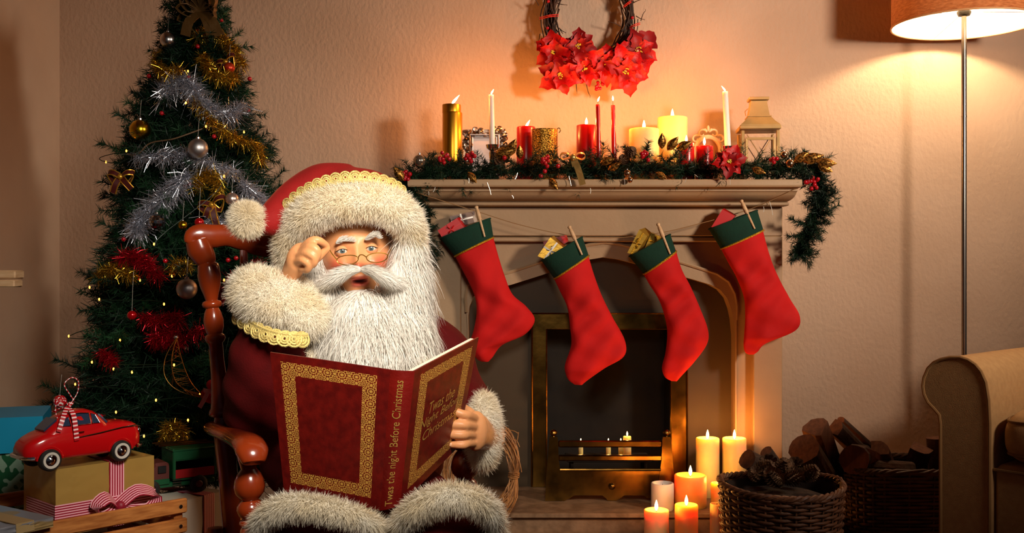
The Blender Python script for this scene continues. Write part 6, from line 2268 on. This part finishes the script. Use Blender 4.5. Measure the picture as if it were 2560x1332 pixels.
# neck, trunk, limbs under the robe
nk = head_c + Vector((0, .02, -.09))
bd.tube([nk + Vector((0, .0, .03)), nk, S(885, 850, 2.40)], [.055, .055, .066], 16)
bd.tube(smooth_path([S(885, 830, 2.41), S(882, 930, 2.42), S(880, 1060, 2.42), S(880, 1210, 2.43)], 14), lerp_list([.10, .15, .16, .15], 15), 18, squash=(.8, 1.15), up=(0, 1, 0))
elR, elL = S(652, 1000, 2.30), S(1128, 1000, 2.35)
bd.tube(smooth_path([S(760, 865, 2.42), S(690, 930, 2.36), elR, S(675, 850, 2.24), wrist], 20), lerp_list([.06, .05, .044, .036, .024], 21), 12)
bd.tube(smooth_path([S(1030, 865, 2.42), S(1095, 940, 2.39), elL, S(1180, 1060, 2.27), lw], 20), lerp_list([.06, .05, .042, .034, .024], 21), 12)
for hip, kn in ((S(800, 1218, 2.44), S(785, 1392, 1.95)), (S(965, 1218, 2.44), S(1105, 1388, 1.93))):
    ft = Vector((kn.x, kn.y + .03, .09))
    bd.tube([hip, kn], [.085, .060], 14)
    bd.ell(kn, .062)
    bd.tube([kn, (kn + ft) / 2 + Vector((0, .02, 0)), ft], [.056, .055, .036], 14)
    bd.ell(ft + Vector((0, -.06, -.045)), (.045, .13, .042))
body_me = remeshed(bd.__class__().add(hm_.V, hm_.F).add(bd.V, bd.F), .0027, 2, .35)
# own colours of the painted skin: cheeks, nose tip, lips
nV = len(body_me.vertices)
co = np.zeros(nV * 3, np.float32); body_me.vertices.foreach_get('co', co); co = co.reshape(-1, 3)
loc_ = (co - np.array(head_c)) @ np.array(head_R)
lx_, ly_, lz_ = loc_[:, 0], loc_[:, 1], loc_[:, 2] - EZ
front = (ly_ < -.03) & (np.abs(lx_) < .09) & (np.abs(lz_) < .14)
skin0 = np.array(lin((224, 156, 104))[:3])
colr = np.tile(skin0, (nV, 1))
def tint(w, c):
    global colr
    w = np.clip(np.where(front, w, 0), 0, 1)[:, None]
    colr = colr * (1 - w) + np.array(lin(c)[:3]) * w
for s_ in (-1, 1):
    tint(.9 * g2(lx_, lz_, s_ * .046, -.030, .022, .018), (204, 84, 62))
    tint(.35 * g2(lx_, lz_, s_ * EXo, .004, .016, .012), (196, 124, 84))
tint(.85 * g2(lx_, lz_, 0, -.033, .013, .009), (214, 100, 76))
tint(np.exp(-(lx_ / .020) ** 6) * np.exp(-((lz_ + .0675) / .0125) ** 6), (206, 92, 74))
tint(np.exp(-(lx_ / .0130) ** 4) * np.exp(-((lz_ + .0672 - 3 * lx_ ** 2) / .0036) ** 4), (70, 18, 16))
at = body_me.color_attributes.new('tint', 'FLOAT_COLOR', 'POINT')
at.data.foreach_set('color', np.concatenate([colr, np.ones((nV, 1))], 1).astype(np.float32).reshape(-1))
skin = mat('skin', (232, 172, 122), .42, sss=.25, sssr=.006, bump=.04, bscale=220.0)
an = skin.node_tree.nodes.new('ShaderNodeAttribute'); an.attribute_name = 'tint'
skin.node_tree.links.new(an.outputs['Color'], skin.node_tree.nodes['Principled BSDF'].inputs['Base Color'])
mesh_to_part('body', body_me, skin, person)
# fingernails
nail = mat('nail', (236, 180, 140), .3)
nm_ = MB()
for P in lf_tips:
    d = (P[-1] - P[-4]).normalized()
    nm_.ell(P[-1] - d * .001 + Vector((0, -.0068, .0010)), (.0050, .0018, .0040), nu=10, nv=6)
obj('fingernails', nm_, nail, person)

# ---- eyes
eye_w = mat('eye_white', (204, 188, 172), .15)
iris_m = mat('iris', (96, 112, 112), .15, col2=(60, 76, 80), nscale=260)
lash_m = mat('lash', (96, 56, 30), .7)
for s_ in (-1, 1):
    c = head_c + head_R @ Vector((s_ * EXo, -.0815, EZ))
    look = (Vector((0.05, 0, CAMH)) - c).normalized()
    R = align(look)
    e = obj('eye', MB().ell(c, .0125, nu=24, nv=16), eye_w, person)
    cap_ = lambda r, a0, m_, nm: obj(nm, MB().lathe([(math.sin(a) * r, math.cos(a) * r) for a in np.linspace(a0, 0, 5)], c, 24, rot=R), m_, e)
    cap_(.01265, .44, iris_m, 'iris')
    cap_(.01280, .18, black, 'pupil')
    for up_ in (1, -1):
        rows = []
        for i in range(15):
            u = -1 + 2 * i / 14
            px_ = .0150 * u
            open_ = (math.radians(23) if up_ > 0 else math.radians(17)) * (1 - abs(u) ** 2.2)
            row = []
            for j in range(7):
                ph = open_ + (math.radians(96) - open_) * j / 6
                ry = .0140 * math.sqrt(max(.02, 1 - (u * .97) ** 2)) + .0002
                v = Vector((px_, -ry * math.cos(ph), up_ * ry * math.sin(ph)))
                row.append(c + head_R @ v)
            rows.append(row)
        obj('upper_eyelid' if up_ > 0 else 'lower_eyelid', MB().grid(rows), mat('eyelid_skin', (218, 152, 104), .45, sss=.2, sssr=.005), e)
        if up_ > 0:
            obj('lash_line', MB().tube([r_[0] for r_ in rows], .0007, 5), lash_m, e)

# ---- fur and hair
def fur(name, base, n, L, W, m, parent, comb=(0, 0, -.3), noise=.5, lift=.55, segs=3, bend=.25, keep=None, label=None):
    P, N = sample_surface(base, n)
    if keep is not None:
        ok = keep(P, N)
        P, N = P[ok], N[ok]
    k = len(P)
    cv = np.array(comb, float) if not callable(comb) else comb(P, N)
    Tn = cv + rng.normal(0, noise, (k, 3))
    Tn = Tn - N * (Tn * N).sum(1, keepdims=True)
    D = N * lift + Tn
    D /= np.linalg.norm(D, axis=1, keepdims=True)
    side = np.cross(D, N) + rng.normal(0, .12, (k, 3))
    cl_ = rng.normal(0, .12, (k, 3))
    st = Strands().add(P - N * .001, D, rng.uniform(.55, 1.1, k) * L, W, bend=cl_ + np.array([0, 0, -bend]) * .5 + cv * bend * .4, segs=segs, side=side, taper=.12)
    return obj(name, base, m, parent, extra=st, label=label)


fur_m = mat('cream_fur', (253, 246, 230), .75, col2=(246, 230, 198), nscale=16.0, translucent=.25, sheen=.2)
hair_m = mat('white_hair', (244, 240, 232), .6, col2=(228, 222, 212), nscale=20.0, translucent=.25)

# robe
velvet = mat('red_velvet', (92, 5, 6), .85, col2=(64, 3, 4), nscale=8.0, bump=.12, bscale=300.0, sheen=.04, sheencol=(200, 60, 30), spec=.2)
hat_v_lit = mat('red_hat_velvet_lit', (150, 22, 20), .8, col2=(126, 13, 13), nscale=8.0, bump=.12, bscale=300.0, sheen=.25, sheencol=(230, 110, 80), spec=.3)  # light falling on the hat is put into this brighter red
rb = MB()
rb.ell(S(882, 1010, 2.43), (.235, .165, .33), nu=32, nv=20)
rb.ell(S(885, 870, 2.43), (.20, .13, .13), nu=24, nv=14)
rb.tube(smooth_path([S(770, 870, 2.43), S(700, 935, 2.38), S(660, 1010, 2.31), S(662, 940, 2.25), S(682, 850, 2.22), S(694, 800, 2.21)], 24), lerp_list([.105, .095, .088, .084, .080, .070], 25), 20)
rb.ell(S(660, 1010, 2.31), (.088, .09, .088))
rb.tube(smooth_path([S(1035, 870, 2.43), S(1092, 910, 2.41), S(1130, 985, 2.37), S(1165, 1050, 2.31), S(1195, 1085, 2.27)], 20), lerp_list([.095, .088, .080, .070, .052], 21), 20)
for hip, kn in ((S(800, 1218, 2.44), S(783, 1392, 1.95)), (S(965, 1218, 2.44), S(1108, 1388, 1.93))):
    ft = Vector((kn.x * 1.02, kn.y + .04, .16))
    rb.tube(smooth_path([hip, (hip + kn) / 2 + Vector((0, 0, .02)), kn], 10), lerp_list([.10, .092, .088], 11), 20)
    rb.ell(kn, (.108, .094, .092), nu=20, nv=14)
    rb.tube(smooth_path([kn, (kn + ft) / 2, ft], 10), lerp_list([.094, .10, .115], 11), 20)
rb.ell(S(930, 1310, 2.22), (.20, .24, .075), nu=24, nv=14)
robe_me = remeshed(rb, .009, 6, .5)
rco = np.zeros(len(robe_me.vertices) * 3, np.float32); robe_me.vertices.foreach_get('co', rco); rco = rco.reshape(-1, 3)
fold = .004 * np.sin(rco[:, 0] * 60 + 9 * np.sin(rco[:, 2] * 9)) * np.clip((1.0 - rco[:, 2]) * 2, 0, 1) + .003 * np.sin(rco[:, 2] * 70 + rco[:, 0] * 50)
rn = np.zeros_like(rco.reshape(-1)); robe_me.vertices.foreach_get('normal', rn); rn = rn.reshape(-1, 3)
robe_me.vertices.foreach_set('co', (rco + rn * fold[:, None]).astype(np.float32).reshape(-1))
robe = mesh_to_part('robe', robe_me, velvet, person)
boot_m = mat('boot_leather', (20, 16, 14), .35)
for kx in (S(785, 1352, 1.95), S(1105, 1350, 1.93)):
    bo = MB().tube(smooth_path([Vector((kx.x, kx.y + .04, .26)), Vector((kx.x, kx.y + .04, .12)), Vector((kx.x, kx.y + .02, .07))], 8), .056, 14)
    bo.ell((kx.x, kx.y - .03, .056), (.054, .145, .054), nu=20, nv=12)
    obj('boot', bo, boot_m, person)
# fur hem over the knees
for side_, pts, rr in (('left', [(640, 1340, 1.93), (652, 1306, 1.90), (690, 1274, 1.875), (740, 1262, 1.860), (800, 1268, 1.855), (860, 1282, 1.86), (920, 1302, 1.88), (958, 1322, 1.91)], [16, 22, 25, 24, 23, 22, 18, 12]),
                       ('right', [(985, 1326, 1.91), (1010, 1300, 1.88), (1050, 1266, 1.855), (1100, 1246, 1.845), (1150, 1242, 1.845), (1195, 1254, 1.855), (1225, 1280, 1.88), (1236, 1320, 1.92), (1238, 1370, 1.95)], [14, 24, 30, 31, 29, 27, 25, 22, 18])):
    path = smooth_path([S(x, y, d) for x, y, d in pts], 30)
    base = MB().tube(path, [r_ * 1.86 / F for r_ in lerp_list(rr, 31)], 12)
    fur('fur_hem', base, 13000, .018, .0013, fur_m, robe, comb=(0, -.2, -.5), noise=.5, lift=.8)
# lapels
for pts in ([(772, 835, 2.25), (778, 870, 2.225), (790, 915, 2.215), (800, 960, 2.22)], [(1000, 850, 2.25), (1030, 880, 2.225), (1062, 920, 2.22), (1070, 960, 2.23)]):
    base = MB().tube(smooth_path([S(*p) for p in pts], 12), .017, 10)
    fur('fur_lapel', base, 1800, .020, .0016, fur_m, robe, comb=(0, -.2, -.6), noise=.4)
# cuffs
Rc = Matrix.Rotation(.27, 3, 'Y')
base = MB().ell(S(698, 755, 2.20), (.094, .080, .060), rot=Rc, nu=32, nv=20)
base.ell(S(640, 728, 2.20), (.052, .060, .050), nu=20, nv=14)
base.ell(S(765, 795, 2.19), (.050, .055, .040), nu=20, nv=14)
c_me = remeshed(base, .006, 4, .5)
cm_b = MB()
cv_ = np.zeros(len(c_me.vertices) * 3, np.float32); c_me.vertices.foreach_get('co', cv_)
cm_b.add(cv_.reshape(-1, 3).tolist(), [tuple(p.vertices) for p in c_me.polygons])
fur('fur_cuff', cm_b, 30000, .020, .0013, fur_m, robe, comb=(.15, -.1, -.15), noise=.6, lift=.7)
base = MB().ell(S(1208, 1076, 2.27), (.032, .055, .080), nu=28, nv=18)
fur('fur_cuff', base, 15000, .020, .0013, fur_m, robe, comb=(.2, 0, -.1), noise=.6, lift=.75, keep=lambda P, N: ~((P[:, 1] < 2.215) & (np.abs(P[:, 2] - HY(1076, 2.2)) < .04) & (P[:, 0] < S(1205, 0, 2.2).x)))
# gold braid
braid = mat('gold_braid_trim', (224, 200, 122), .45, .3, bump=.4, bscale=300.0)


def braid_trim(path, r, parent, n, tilt=Vector((0, -.3, -1))):
    b = MB()
    b.tube(path, r * .35, 6)
    for k in range(n):
        i = k / n * (len(path) - 1)
        a = path[int(i)].lerp(path[min(int(i) + 1, len(path) - 1)], i % 1)
        j = min(int(i) + 1, len(path) - 1)
        t = (path[j] - path[max(j - 1, 0)]).normalized()
        nn = Vector((0, -1, 0))
        v = (tilt - t * tilt.dot(t)).normalized()
        for q_, rr in ((0, 1.0), (1, .62), (2, .3)):
            b.tube([a + v * r * .55 + t * (r * rr * math.cos(w)) + v * (r * rr * math.sin(w)) + nn * (.0012 + .0006 * q_) for w in np.linspace(0, 2 * math.pi, 15)[:-1]], r * .17, 5, closed=True)
    obj('gold_braid', b, braid, parent)


cuff2 = [o for o in COL.objects if o.name == 'fur_cuff'][0]
braid_trim(smooth_path([S(596, 782, 2.185), S(625, 803, 2.150), S(660, 822, 2.125), S(700, 834, 2.115), S(740, 838, 2.12), S(768, 838, 2.135)], 30), .0155, robe, 9)

# ---- hat
hat = obj('hat', None, None, person) if False else None
hb = MB()
hb.ell(S(888, 530, 2.345), (.128, .125, .100), nu=28, nv=18)
hb.tube(smooth_path([S(880, 470, 2.35), S(810, 475, 2.34), S(750, 505, 2.31), S(705, 535, 2.27), S(672, 552, 2.235), S(640, 552, 2.22)], 24), lerp_list([.055, .062, .056, .045, .034, .020], 25), 18)
hat_me = remeshed(hb, .007, 8, .5)
hat = mesh_to_part('hat', hat_me, hat_v_lit, person)
brim_pts = [(727, 672, 2.31), (722, 625, 2.285), (742, 566, 2.245), (795, 522, 2.205), (845, 507, 2.19), (890, 502, 2.185), (940, 505, 2.19), (985, 522, 2.205), (1018, 555, 2.235), (1032, 600, 2.27), (1033, 650, 2.31)]
brr = [24, 32, 38, 43, 41, 39, 40, 40, 35, 28, 20]
bpath = smooth_path([S(*p) for p in brim_pts], 40)
base = MB().tube(bpath, [r_ / 1150 for r_ in lerp_list(brr, 41)], 16)
fur('fur_brim', base, 34000, .020, .0013, fur_m, hat, comb=(0, -.15, .12), noise=.55, lift=.75)
braid_trim(smooth_path([S(688, 590, 2.27), S(700, 545, 2.245), S(735, 505, 2.215), S(780, 476, 2.19), S(830, 457, 2.18), S(885, 450, 2.175), S(940, 455, 2.185), S(985, 472, 2.20), S(1012, 492, 2.23)], 40), .0120, hat, 19, tilt=Vector((0, -.2, 1)))
base = MB().ell(S(617, 547, 2.205), .030, nu=24, nv=16)
fur('pompom', base, 11000, .017, .0013, fur_m, hat, comb=(0, 0, 0), noise=.35, lift=1.0)

# ---- beard, moustache, brows
def hair_mass(name, blobs, n, L, W, combf, segs=6, wave=.08, droop=.5, keep=None, m=hair_m, lenf=None, lift=.35):
    base = MB()
    for c, r, rt in blobs:
        base.ell(c, r, rot=rt, nu=20, nv=14)
    P, N = sample_surface(base, n)
    if keep is not None:
        ok = keep(P, N); P, N = P[ok], N[ok]
    k = len(P)
    cv = combf(P, N) + rng.normal(0, .16, (k, 3))
    Tn = cv - N * np.minimum((cv * N).sum(1, keepdims=True), 0) * 1.0
    D = Tn + N * lift * rng.uniform(.4, 1.2, (k, 1))
    D /= np.linalg.norm(D, axis=1, keepdims=True)
    Ls = rng.uniform(.6, 1.15, k) * (L if lenf is None else lenf(P))
    ph, fq = rng.uniform(0, 6.28, k), rng.uniform(1.2, 2.6, k)
    w1 = np.cross(D, N); w1 /= np.maximum(np.linalg.norm(w1, axis=1, keepdims=True), 1e-9)
    C = []
    for i in range(segs + 1):
        t = i / segs
        q = P + D * (Ls * t)[:, None] + np.array([0, 0, -1.0]) * (droop * Ls * t * t)[:, None] + w1 * (wave * Ls * np.sin(ph + fq * 3 * t) * t)[:, None] - N * (.25 * Ls * t * t)[:, None] * lift
        C.append(q)
    C = np.stack(C, 1)
    st = Strands()
    Dm = C[:, -1] - C[:, 0]
    st.paths(C, W, side=N + rng.normal(0, .25, (k, 3)), taper=.15)
    return obj(name, base, m, person, extra=st)


mouth_c = head_c + head_R @ Vector((0, -.10, EZ - .067))
MX, MZ = S(897, 703, 2.19).x, S(897, 703, 2.19).z
def no_mouth(P, N):
    px_ = 1280 + P[:, 0] * F / P[:, 1]; py_ = 666 - (P[:, 2] - CAMH) * F / P[:, 1]
    return ~((np.abs(px_ - 897) < 40) & (np.abs(py_ - 702) < 26))
E0 = None
bl = [(S(905, 795, 2.235), (.082, .062, .062), E0), (S(920, 850, 2.225), (.088, .060, .060), E0), (S(935, 830, 2.25), (.125, .065, .085), E0),
      (S(822, 755, 2.255), (.030, .05, .060), E0), (S(1003, 740, 2.255), (.040, .05, .085), E0), (S(1035, 770, 2.275), (.030, .05, .11), E0)]
def comb_down(P, N):
    px_ = 1280 + P[:, 0] * F / P[:, 1]
    out = np.zeros_like(P)
    out[:, 0] = np.clip((px_ - 915) / 500, -.35, .3)
    out[:, 1] = -.12
    out[:, 2] = -1
    return out
def beard_len(P):
    py_ = 666 - (P[:, 2] - CAMH) * F / P[:, 1]
    return np.clip(.045 + (py_ - 740) * .00030, .04, .075)
beard = hair_mass('beard', bl, 15000, .06, .0017, comb_down, keep=lambda P, N: no_mouth(P, N) & (P[:, 1] < 2.30), lenf=beard_len, droop=.35, wave=.10)
side_bl = [(S(1020, 655, 2.285), (.036, .05, .075), E0), (S(1040, 730, 2.29), (.030, .05, .09), E0), (S(790, 690, 2.30), (.040, .04, .065), E0), (S(802, 735, 2.275), (.030, .04, .05), E0)]
hair_mass('side_hair', side_bl, 6500, .06, .0016, lambda P, N: np.tile(np.array([.10, -.1, -1.0]), (len(P), 1)), keep=lambda P, N: P[:, 1] < 2.32, droop=.3, wave=.08)
mp_l = smooth_path([S(900, 673, 2.178), S(880, 675, 2.170), S(856, 684, 2.170), S(830, 697, 2.182), S(806, 711, 2.205)], 16)
mp_r = smooth_path([S(904, 673, 2.178), S(925, 676, 2.170), S(952, 688, 2.170), S(978, 702, 2.182), S(1003, 711, 2.205)], 16)
mst = MB()
stm = Strands()
for path in (mp_l, mp_r):
    rad = lerp_list([.0065, .0115, .0145, .0130, .007], 17)
    one = MB().tube(path, [r_ * .92 for r_ in rad], 12)
    mst.add(one.V, one.F)
    P, N = sample_surface(one, 2600)
    pa = np.array([tuple(p) for p in path])
    idx = np.argmin(((P[:, None, :] - pa[None]) ** 2).sum(2), 1)
    T = pa[np.minimum(idx + 1, 16)] - pa[np.maximum(idx - 1, 0)]
    T /= np.linalg.norm(T, axis=1, keepdims=True)
    D = T + N * .28 + rng.normal(0, .12, P.shape)
    stm.add(P, D, rng.uniform(.012, .026, len(P)), .0012, bend=np.array([0, 0, -.05]) + rng.normal(0, .08, P.shape), segs=3, side=np.cross(D, N) + rng.normal(0, .1, P.shape), taper=.15)
obj('moustache', mst, hair_m, person, extra=stm)
for s_, pts in ((-1, [(840, 608), (850, 600), (865, 599), (883, 602)]), (1, [(913, 599), (925, 590), (937, 587), (948, 595)])):
    br_, st = MB(), Strands()
    P = smooth_path([S(x, y, 2.203 if i else 2.207) for i, (x, y) in enumerate(pts)], 10)
    br_.tube(P, lerp_list([.0022, .0044, .0046, .0026], 11), 8, squash=(.9, 1))
    SP, SN = sample_surface(br_, 500)
    dr = np.array(tuple((P[-1] - P[0]).normalized())) * -s_ * -1
    st.add(SP, SN * .5 + dr * (-1 if s_ < 0 else 1) + np.array([0, 0, .35]), rng.uniform(.006, .010, 500), .0012, segs=2, side=None)
    obj('eyebrow', br_, hair_m, person, extra=st)

# ---- spectacles: worn, but a thing of their own
wire_g = mat('gold_wire', (206, 158, 70), .25, .9)
GL = 2.160
sp = thing('spectacles', 'gold wire half-moon spectacles low on the nose, held at the temple by a hand', 'glasses', S(900, 648, GL))
for cx_, cy_, nm in ((869, 648, 'l'), (943, 642, 'r')):
    q = []
    for k in range(28):
        a = 2 * math.pi * k / 28
        xx, yy = 27 * math.cos(a), 14 * math.sin(a)
        if yy < 0:
            yy *= .72
        q.append(S(cx_ + xx, cy_ + yy - xx * .07, GL + .010 * (abs(cx_ + xx - 904) / 66)))
    obj('lens_rim', MB().tube(q, .0011, 6, closed=True), wire_g, sp)
    obj('lens', MB().add([p + Vector((0, .0005, 0)) for p in q], [tuple(range(28))]), mat('lens_glass', (255, 252, 244), .02, trans=1.0, ior=1.02), sp, smooth=False)
obj('bridge', MB().tube(smooth_path([S(895, 646, GL), S(899, 638, GL - .006), S(907, 637, GL - .006), S(916, 643, GL)], 10), .0012, 6), wire_g, sp)
obj('temple', MB().tube(smooth_path([S(843, 650, GL + .006), S(830, 634, GL), S(817, 614, HD + .004), S(802, 603, HD + .03)], 12), .0012, 6), wire_g, sp)
obj('temple', MB().tube(smooth_path([S(970, 638, GL + .008), S(978, 622, 2.23), S(984, 612, 2.29)], 10), .0012, 6), wire_g, sp)

# ================================================================== THE BOOK
leather = bpy.data.materials.new('book_leather')
leather.use_nodes = True
nt = leather.node_tree
bsdf = nt.nodes['Principled BSDF']
bsdf.inputs['Roughness'].default_value = .42
uvn = nt.nodes.new('ShaderNodeUVMap')
def math_node(op, a, b=None):
    n = nt.nodes.new('ShaderNodeMath'); n.operation = op
    for i, v in ((0, a), (1, b)):
        if v is None:
            continue
        if isinstance(v, (int, float)):
            n.inputs[i].default_value = v
        else:
            nt.links.new(v, n.inputs[i])
    return n.outputs[0]
spx = nt.nodes.new('ShaderNodeSeparateXYZ'); nt.links.new(uvn.outputs[0], spx.inputs[0])
u_, v_ = spx.outputs[0], spx.outputs[1]
def inside(a0, a1, b0, b1):
    x = math_node('MULTIPLY', math_node('GREATER_THAN', u_, a0), math_node('LESS_THAN', u_, a1))
    y = math_node('MULTIPLY', math_node('GREATER_THAN', v_, b0), math_node('LESS_THAN', v_, b1))
    return math_node('MULTIPLY', x, y)
frame_mask = math_node('SUBTRACT', inside(.085, .90, .055, .925), inside(.205, .78, .145, .835))
def rings(nu, nv, off, k, th0, th1):
    x = math_node('SUBTRACT', math_node('FRACT', math_node('ADD', math_node('MULTIPLY', u_, nu), off)), .5)
    y = math_node('SUBTRACT', math_node('FRACT', math_node('ADD', math_node('MULTIPLY', v_, nv), off)), .5)
    r = math_node('SQRT', math_node('ADD', math_node('MULTIPLY', x, x), math_node('MULTIPLY', y, y)))
    ang = math_node('ARCTAN2', y, x)
    petal = math_node('MULTIPLY', math_node('COSINE', math_node('MULTIPLY', ang, 8.0)), .06)
    w = math_node('FRACT', math_node('MULTIPLY', math_node('ADD', r, petal), k))
    return math_node('MULTIPLY', math_node('GREATER_THAN', w, th0), math_node('LESS_THAN', w, th1))
pat = math_node('MAXIMUM', rings(8.2, 11.6, 0.0, 5.0, .42, .78), rings(16.4, 23.2, .5, 3.4, .62, .85))
gm = math_node('MULTIPLY', frame_mask, pat)
nz = nt.nodes.new('ShaderNodeTexNoise'); nz.inputs['Scale'].default_value = 14.0
nt.links.new(uvn.outputs[0], nz.inputs['Vector'])
rp_ = nt.nodes.new('ShaderNodeValToRGB')
rp_.color_ramp.elements[0].position, rp_.color_ramp.elements[1].position = .35, .7
rp_.color_ramp.elements[0].color, rp_.color_ramp.elements[1].color = lin((88, 8, 5)), lin((114, 16, 9))
nt.links.new(nz.outputs['Fac'], rp_.inputs['Fac'])
mxn = nt.nodes.new('ShaderNodeMix'); mxn.data_type = 'RGBA'
mxn.inputs[7].default_value = lin((206, 156, 70))
nt.links.new(gm, mxn.inputs[0]); nt.links.new(rp_.outputs['Color'], mxn.inputs[6])
nt.links.new(mxn.outputs[2], bsdf.inputs['Base Color'])
bm_ = nt.nodes.new('ShaderNodeBump'); bm_.inputs['Strength'].default_value = .25; bm_.inputs['Distance'].default_value = .002
n2 = nt.nodes.new('ShaderNodeTexNoise'); n2.inputs['Scale'].default_value = 160.0
nt.links.new(uvn.outputs[0], n2.inputs['Vector']); nt.links.new(n2.outputs['Fac'], bm_.inputs['Height'])
nt.links.new(bm_.outputs['Normal'], bsdf.inputs['Normal'])
leather_plain = mat('book_spine_leather', (122, 18, 10), .42, col2=(100, 10, 6), nscale=14.0, bump=.1, bscale=160.0)
paper = mat('paper', (238, 226, 204), .8)
gilt = mat('gilt_letters', (216, 170, 84), .35, .5)

BT, BB = 1.925, 1.955
ST, SB = [S(976, 924, BT), S(1037, 927, BT)], [S(951, 1276, BB), S(1000, 1263, BB)]
LT, LB = S(675, 880, 2.02), S(710, 1229, 2.04)
RT, RB = S(1197, 843, 2.13), S(1144, 1119, 2.15)
book = thing('book', 'open red leather book with gilt filigree borders held up by the seated reader', 'book', (ST[0] + SB[1]) / 2)


def cover(name, q, mirror=False):
    """q: top-left, top-right, bottom-right, bottom-left of the outside face; UV u grows from the fore edge to the spine"""
    tl, tr, br, bl = q
    nrm = (tr - tl).cross(bl - tl).normalized()
    if nrm.y > 0:
        nrm = -nrm
    rows, uvs = [], []
    n = 6
    for i in range(n + 1):
        r_ = []
        for j in range(n + 1):
            a, b_ = j / n, i / n
            p = (tl * (1 - a) + tr * a) * (1 - b_) + (bl * (1 - a) + br * a) * b_
            r_.append(p)
        rows.append(r_)
    mb = MB().grid(rows)
    f0 = mb.n
    back = [[p - nrm * .0035 for p in r_] for r_ in rows]
    mb.grid([list(reversed(r_)) for r_ in back])
    ring = [rows[0][j] for j in range(n + 1)] + [rows[i][n] for i in range(1, n + 1)] + [rows[n][j] for j in range(n - 1, -1, -1)] + [rows[i][0] for i in range(n - 1, 0, -1)]
    mb.grid([ring, [p - nrm * .0035 for p in ring]], closed_u=True)
    o = obj(name, mb, leather, book, angle=30)
    lay = o.data.uv_layers.new(name='UVMap')
    uv = np.full((len(o.data.vertices), 2), -1.0, np.float32)
    k = 0
    for i in range(n + 1):
        for j in range(n + 1):
            a = j / n
            uv[k] = ((1 - a) if mirror else a, i / n)
            k += 1
    vi = np.zeros(len(o.data.loops), np.int32)
    o.data.loops.foreach_get('vertex_index', vi)
    lay.data.foreach_set('uv', uv[vi].reshape(-1))
    return o, nrm


cv1, n1 = cover('back_cover', (LT, ST[0], SB[0], LB))
cv2, n2_ = cover('front_cover', (ST[1], RT, RB, SB[1]), True)
# rounded spine
rows = []
for i in range(5):
    b_ = i / 4
    l, r_ = ST[0].lerp(SB[0], b_), ST[1].lerp(SB[1], b_)
    rows.append([l.lerp(r_, t) + Vector((0, -.007 * math.sin(math.pi * t), 0)) for t in np.linspace(0, 1, 9)])
spm = MB().grid(rows)
spm.grid([[p + Vector((0, .004, 0)) for p in reversed(r_)] for r_ in rows])
for e in (rows[0], rows[-1]):
    spm.grid([e, [p + Vector((0, .004, 0)) for p in e]])
obj('spine', spm, leather_plain, book, angle=50)
# pages
def pages(q, nrm, name):
    tl, tr, br, bl = q
    c = (tl + tr + br + bl) / 4
    P = [c + (p - c) * .968 - nrm * .0038 for p in q]
    mb = MB()
    mb.prism(P, -nrm * .013)
    obj(name, mb, paper, book, smooth=False)
pages((LT.lerp(ST[0], .01), ST[0], SB[0], LB), n1, 'page_block')
pages((ST[1], RT, RB, SB[1]), n2_, 'page_block')


def lettering(txt, quad, u0, u1, v0, v1, nrm, vertical=False, shear=.25, parent=None, bulge=0.0):
    """flat gilt text laid into the (u, v) window of a quad given as tl, tr, br, bl"""
    cu = bpy.data.curves.new('t', 'FONT')
    cu.body = txt
    cu.shear = shear
    cu.resolution_u = 3
    o = bpy.data.objects.new('t', cu)
    COL.objects.link(o)
    me = bpy.data.meshes.new_from_object(o.evaluated_get(bpy.context.evaluated_depsgraph_get()))
    bpy.data.objects.remove(o)
    V = np.array([tuple(v.co) for v in me.vertices])
    Fs = [tuple(p.vertices) for p in me.polygons]
    bpy.data.meshes.remove(me)
    lo, hi = V.min(0), V.max(0)
    X, Y = (V[:, 0] - lo[0]) / (hi[0] - lo[0]), (V[:, 1] - lo[1]) / (hi[1] - lo[1])
    tl, tr, br, bl = quad
    out = []
    for x, y in zip(X, Y):
        if vertical:
            a, b_ = v0 + (v1 - v0) * (1 - y), u1 - (u1 - u0) * x      # runs upwards
        else:
            a, b_ = u0 + (u1 - u0) * x, v1 - (v1 - v0) * y
        p = (tl * (1 - a) + tr * a) * (1 - b_) + (bl * (1 - a) + br * a) * b_
        if bulge:
            p = p + Vector((0, -bulge * math.sin(math.pi * a), 0))
        out.append(p + nrm * .0008)
    obj('lettering', MB().add(out, Fs), gilt, parent or book, smooth=False)


fq_ = (ST[1], RT, RB, SB[1])
lettering('Twas the', fq_, .30, .72, .335, .425, n2_, parent=cv2)
lettering('Night Before', fq_, .18, .86, .44, .53, n2_, parent=cv2)
lettering('Christmas', fq_, .25, .80, .545, .62, n2_, parent=cv2)
lettering("Twas the night Before Christmas", (ST[0], ST[1], SB[1], SB[0]), .07, .975, .22, .72, Vector((0, -1, 0)), True, .12, bulge=.007, parent=[o for o in COL.objects if o.name == 'spine'][0])
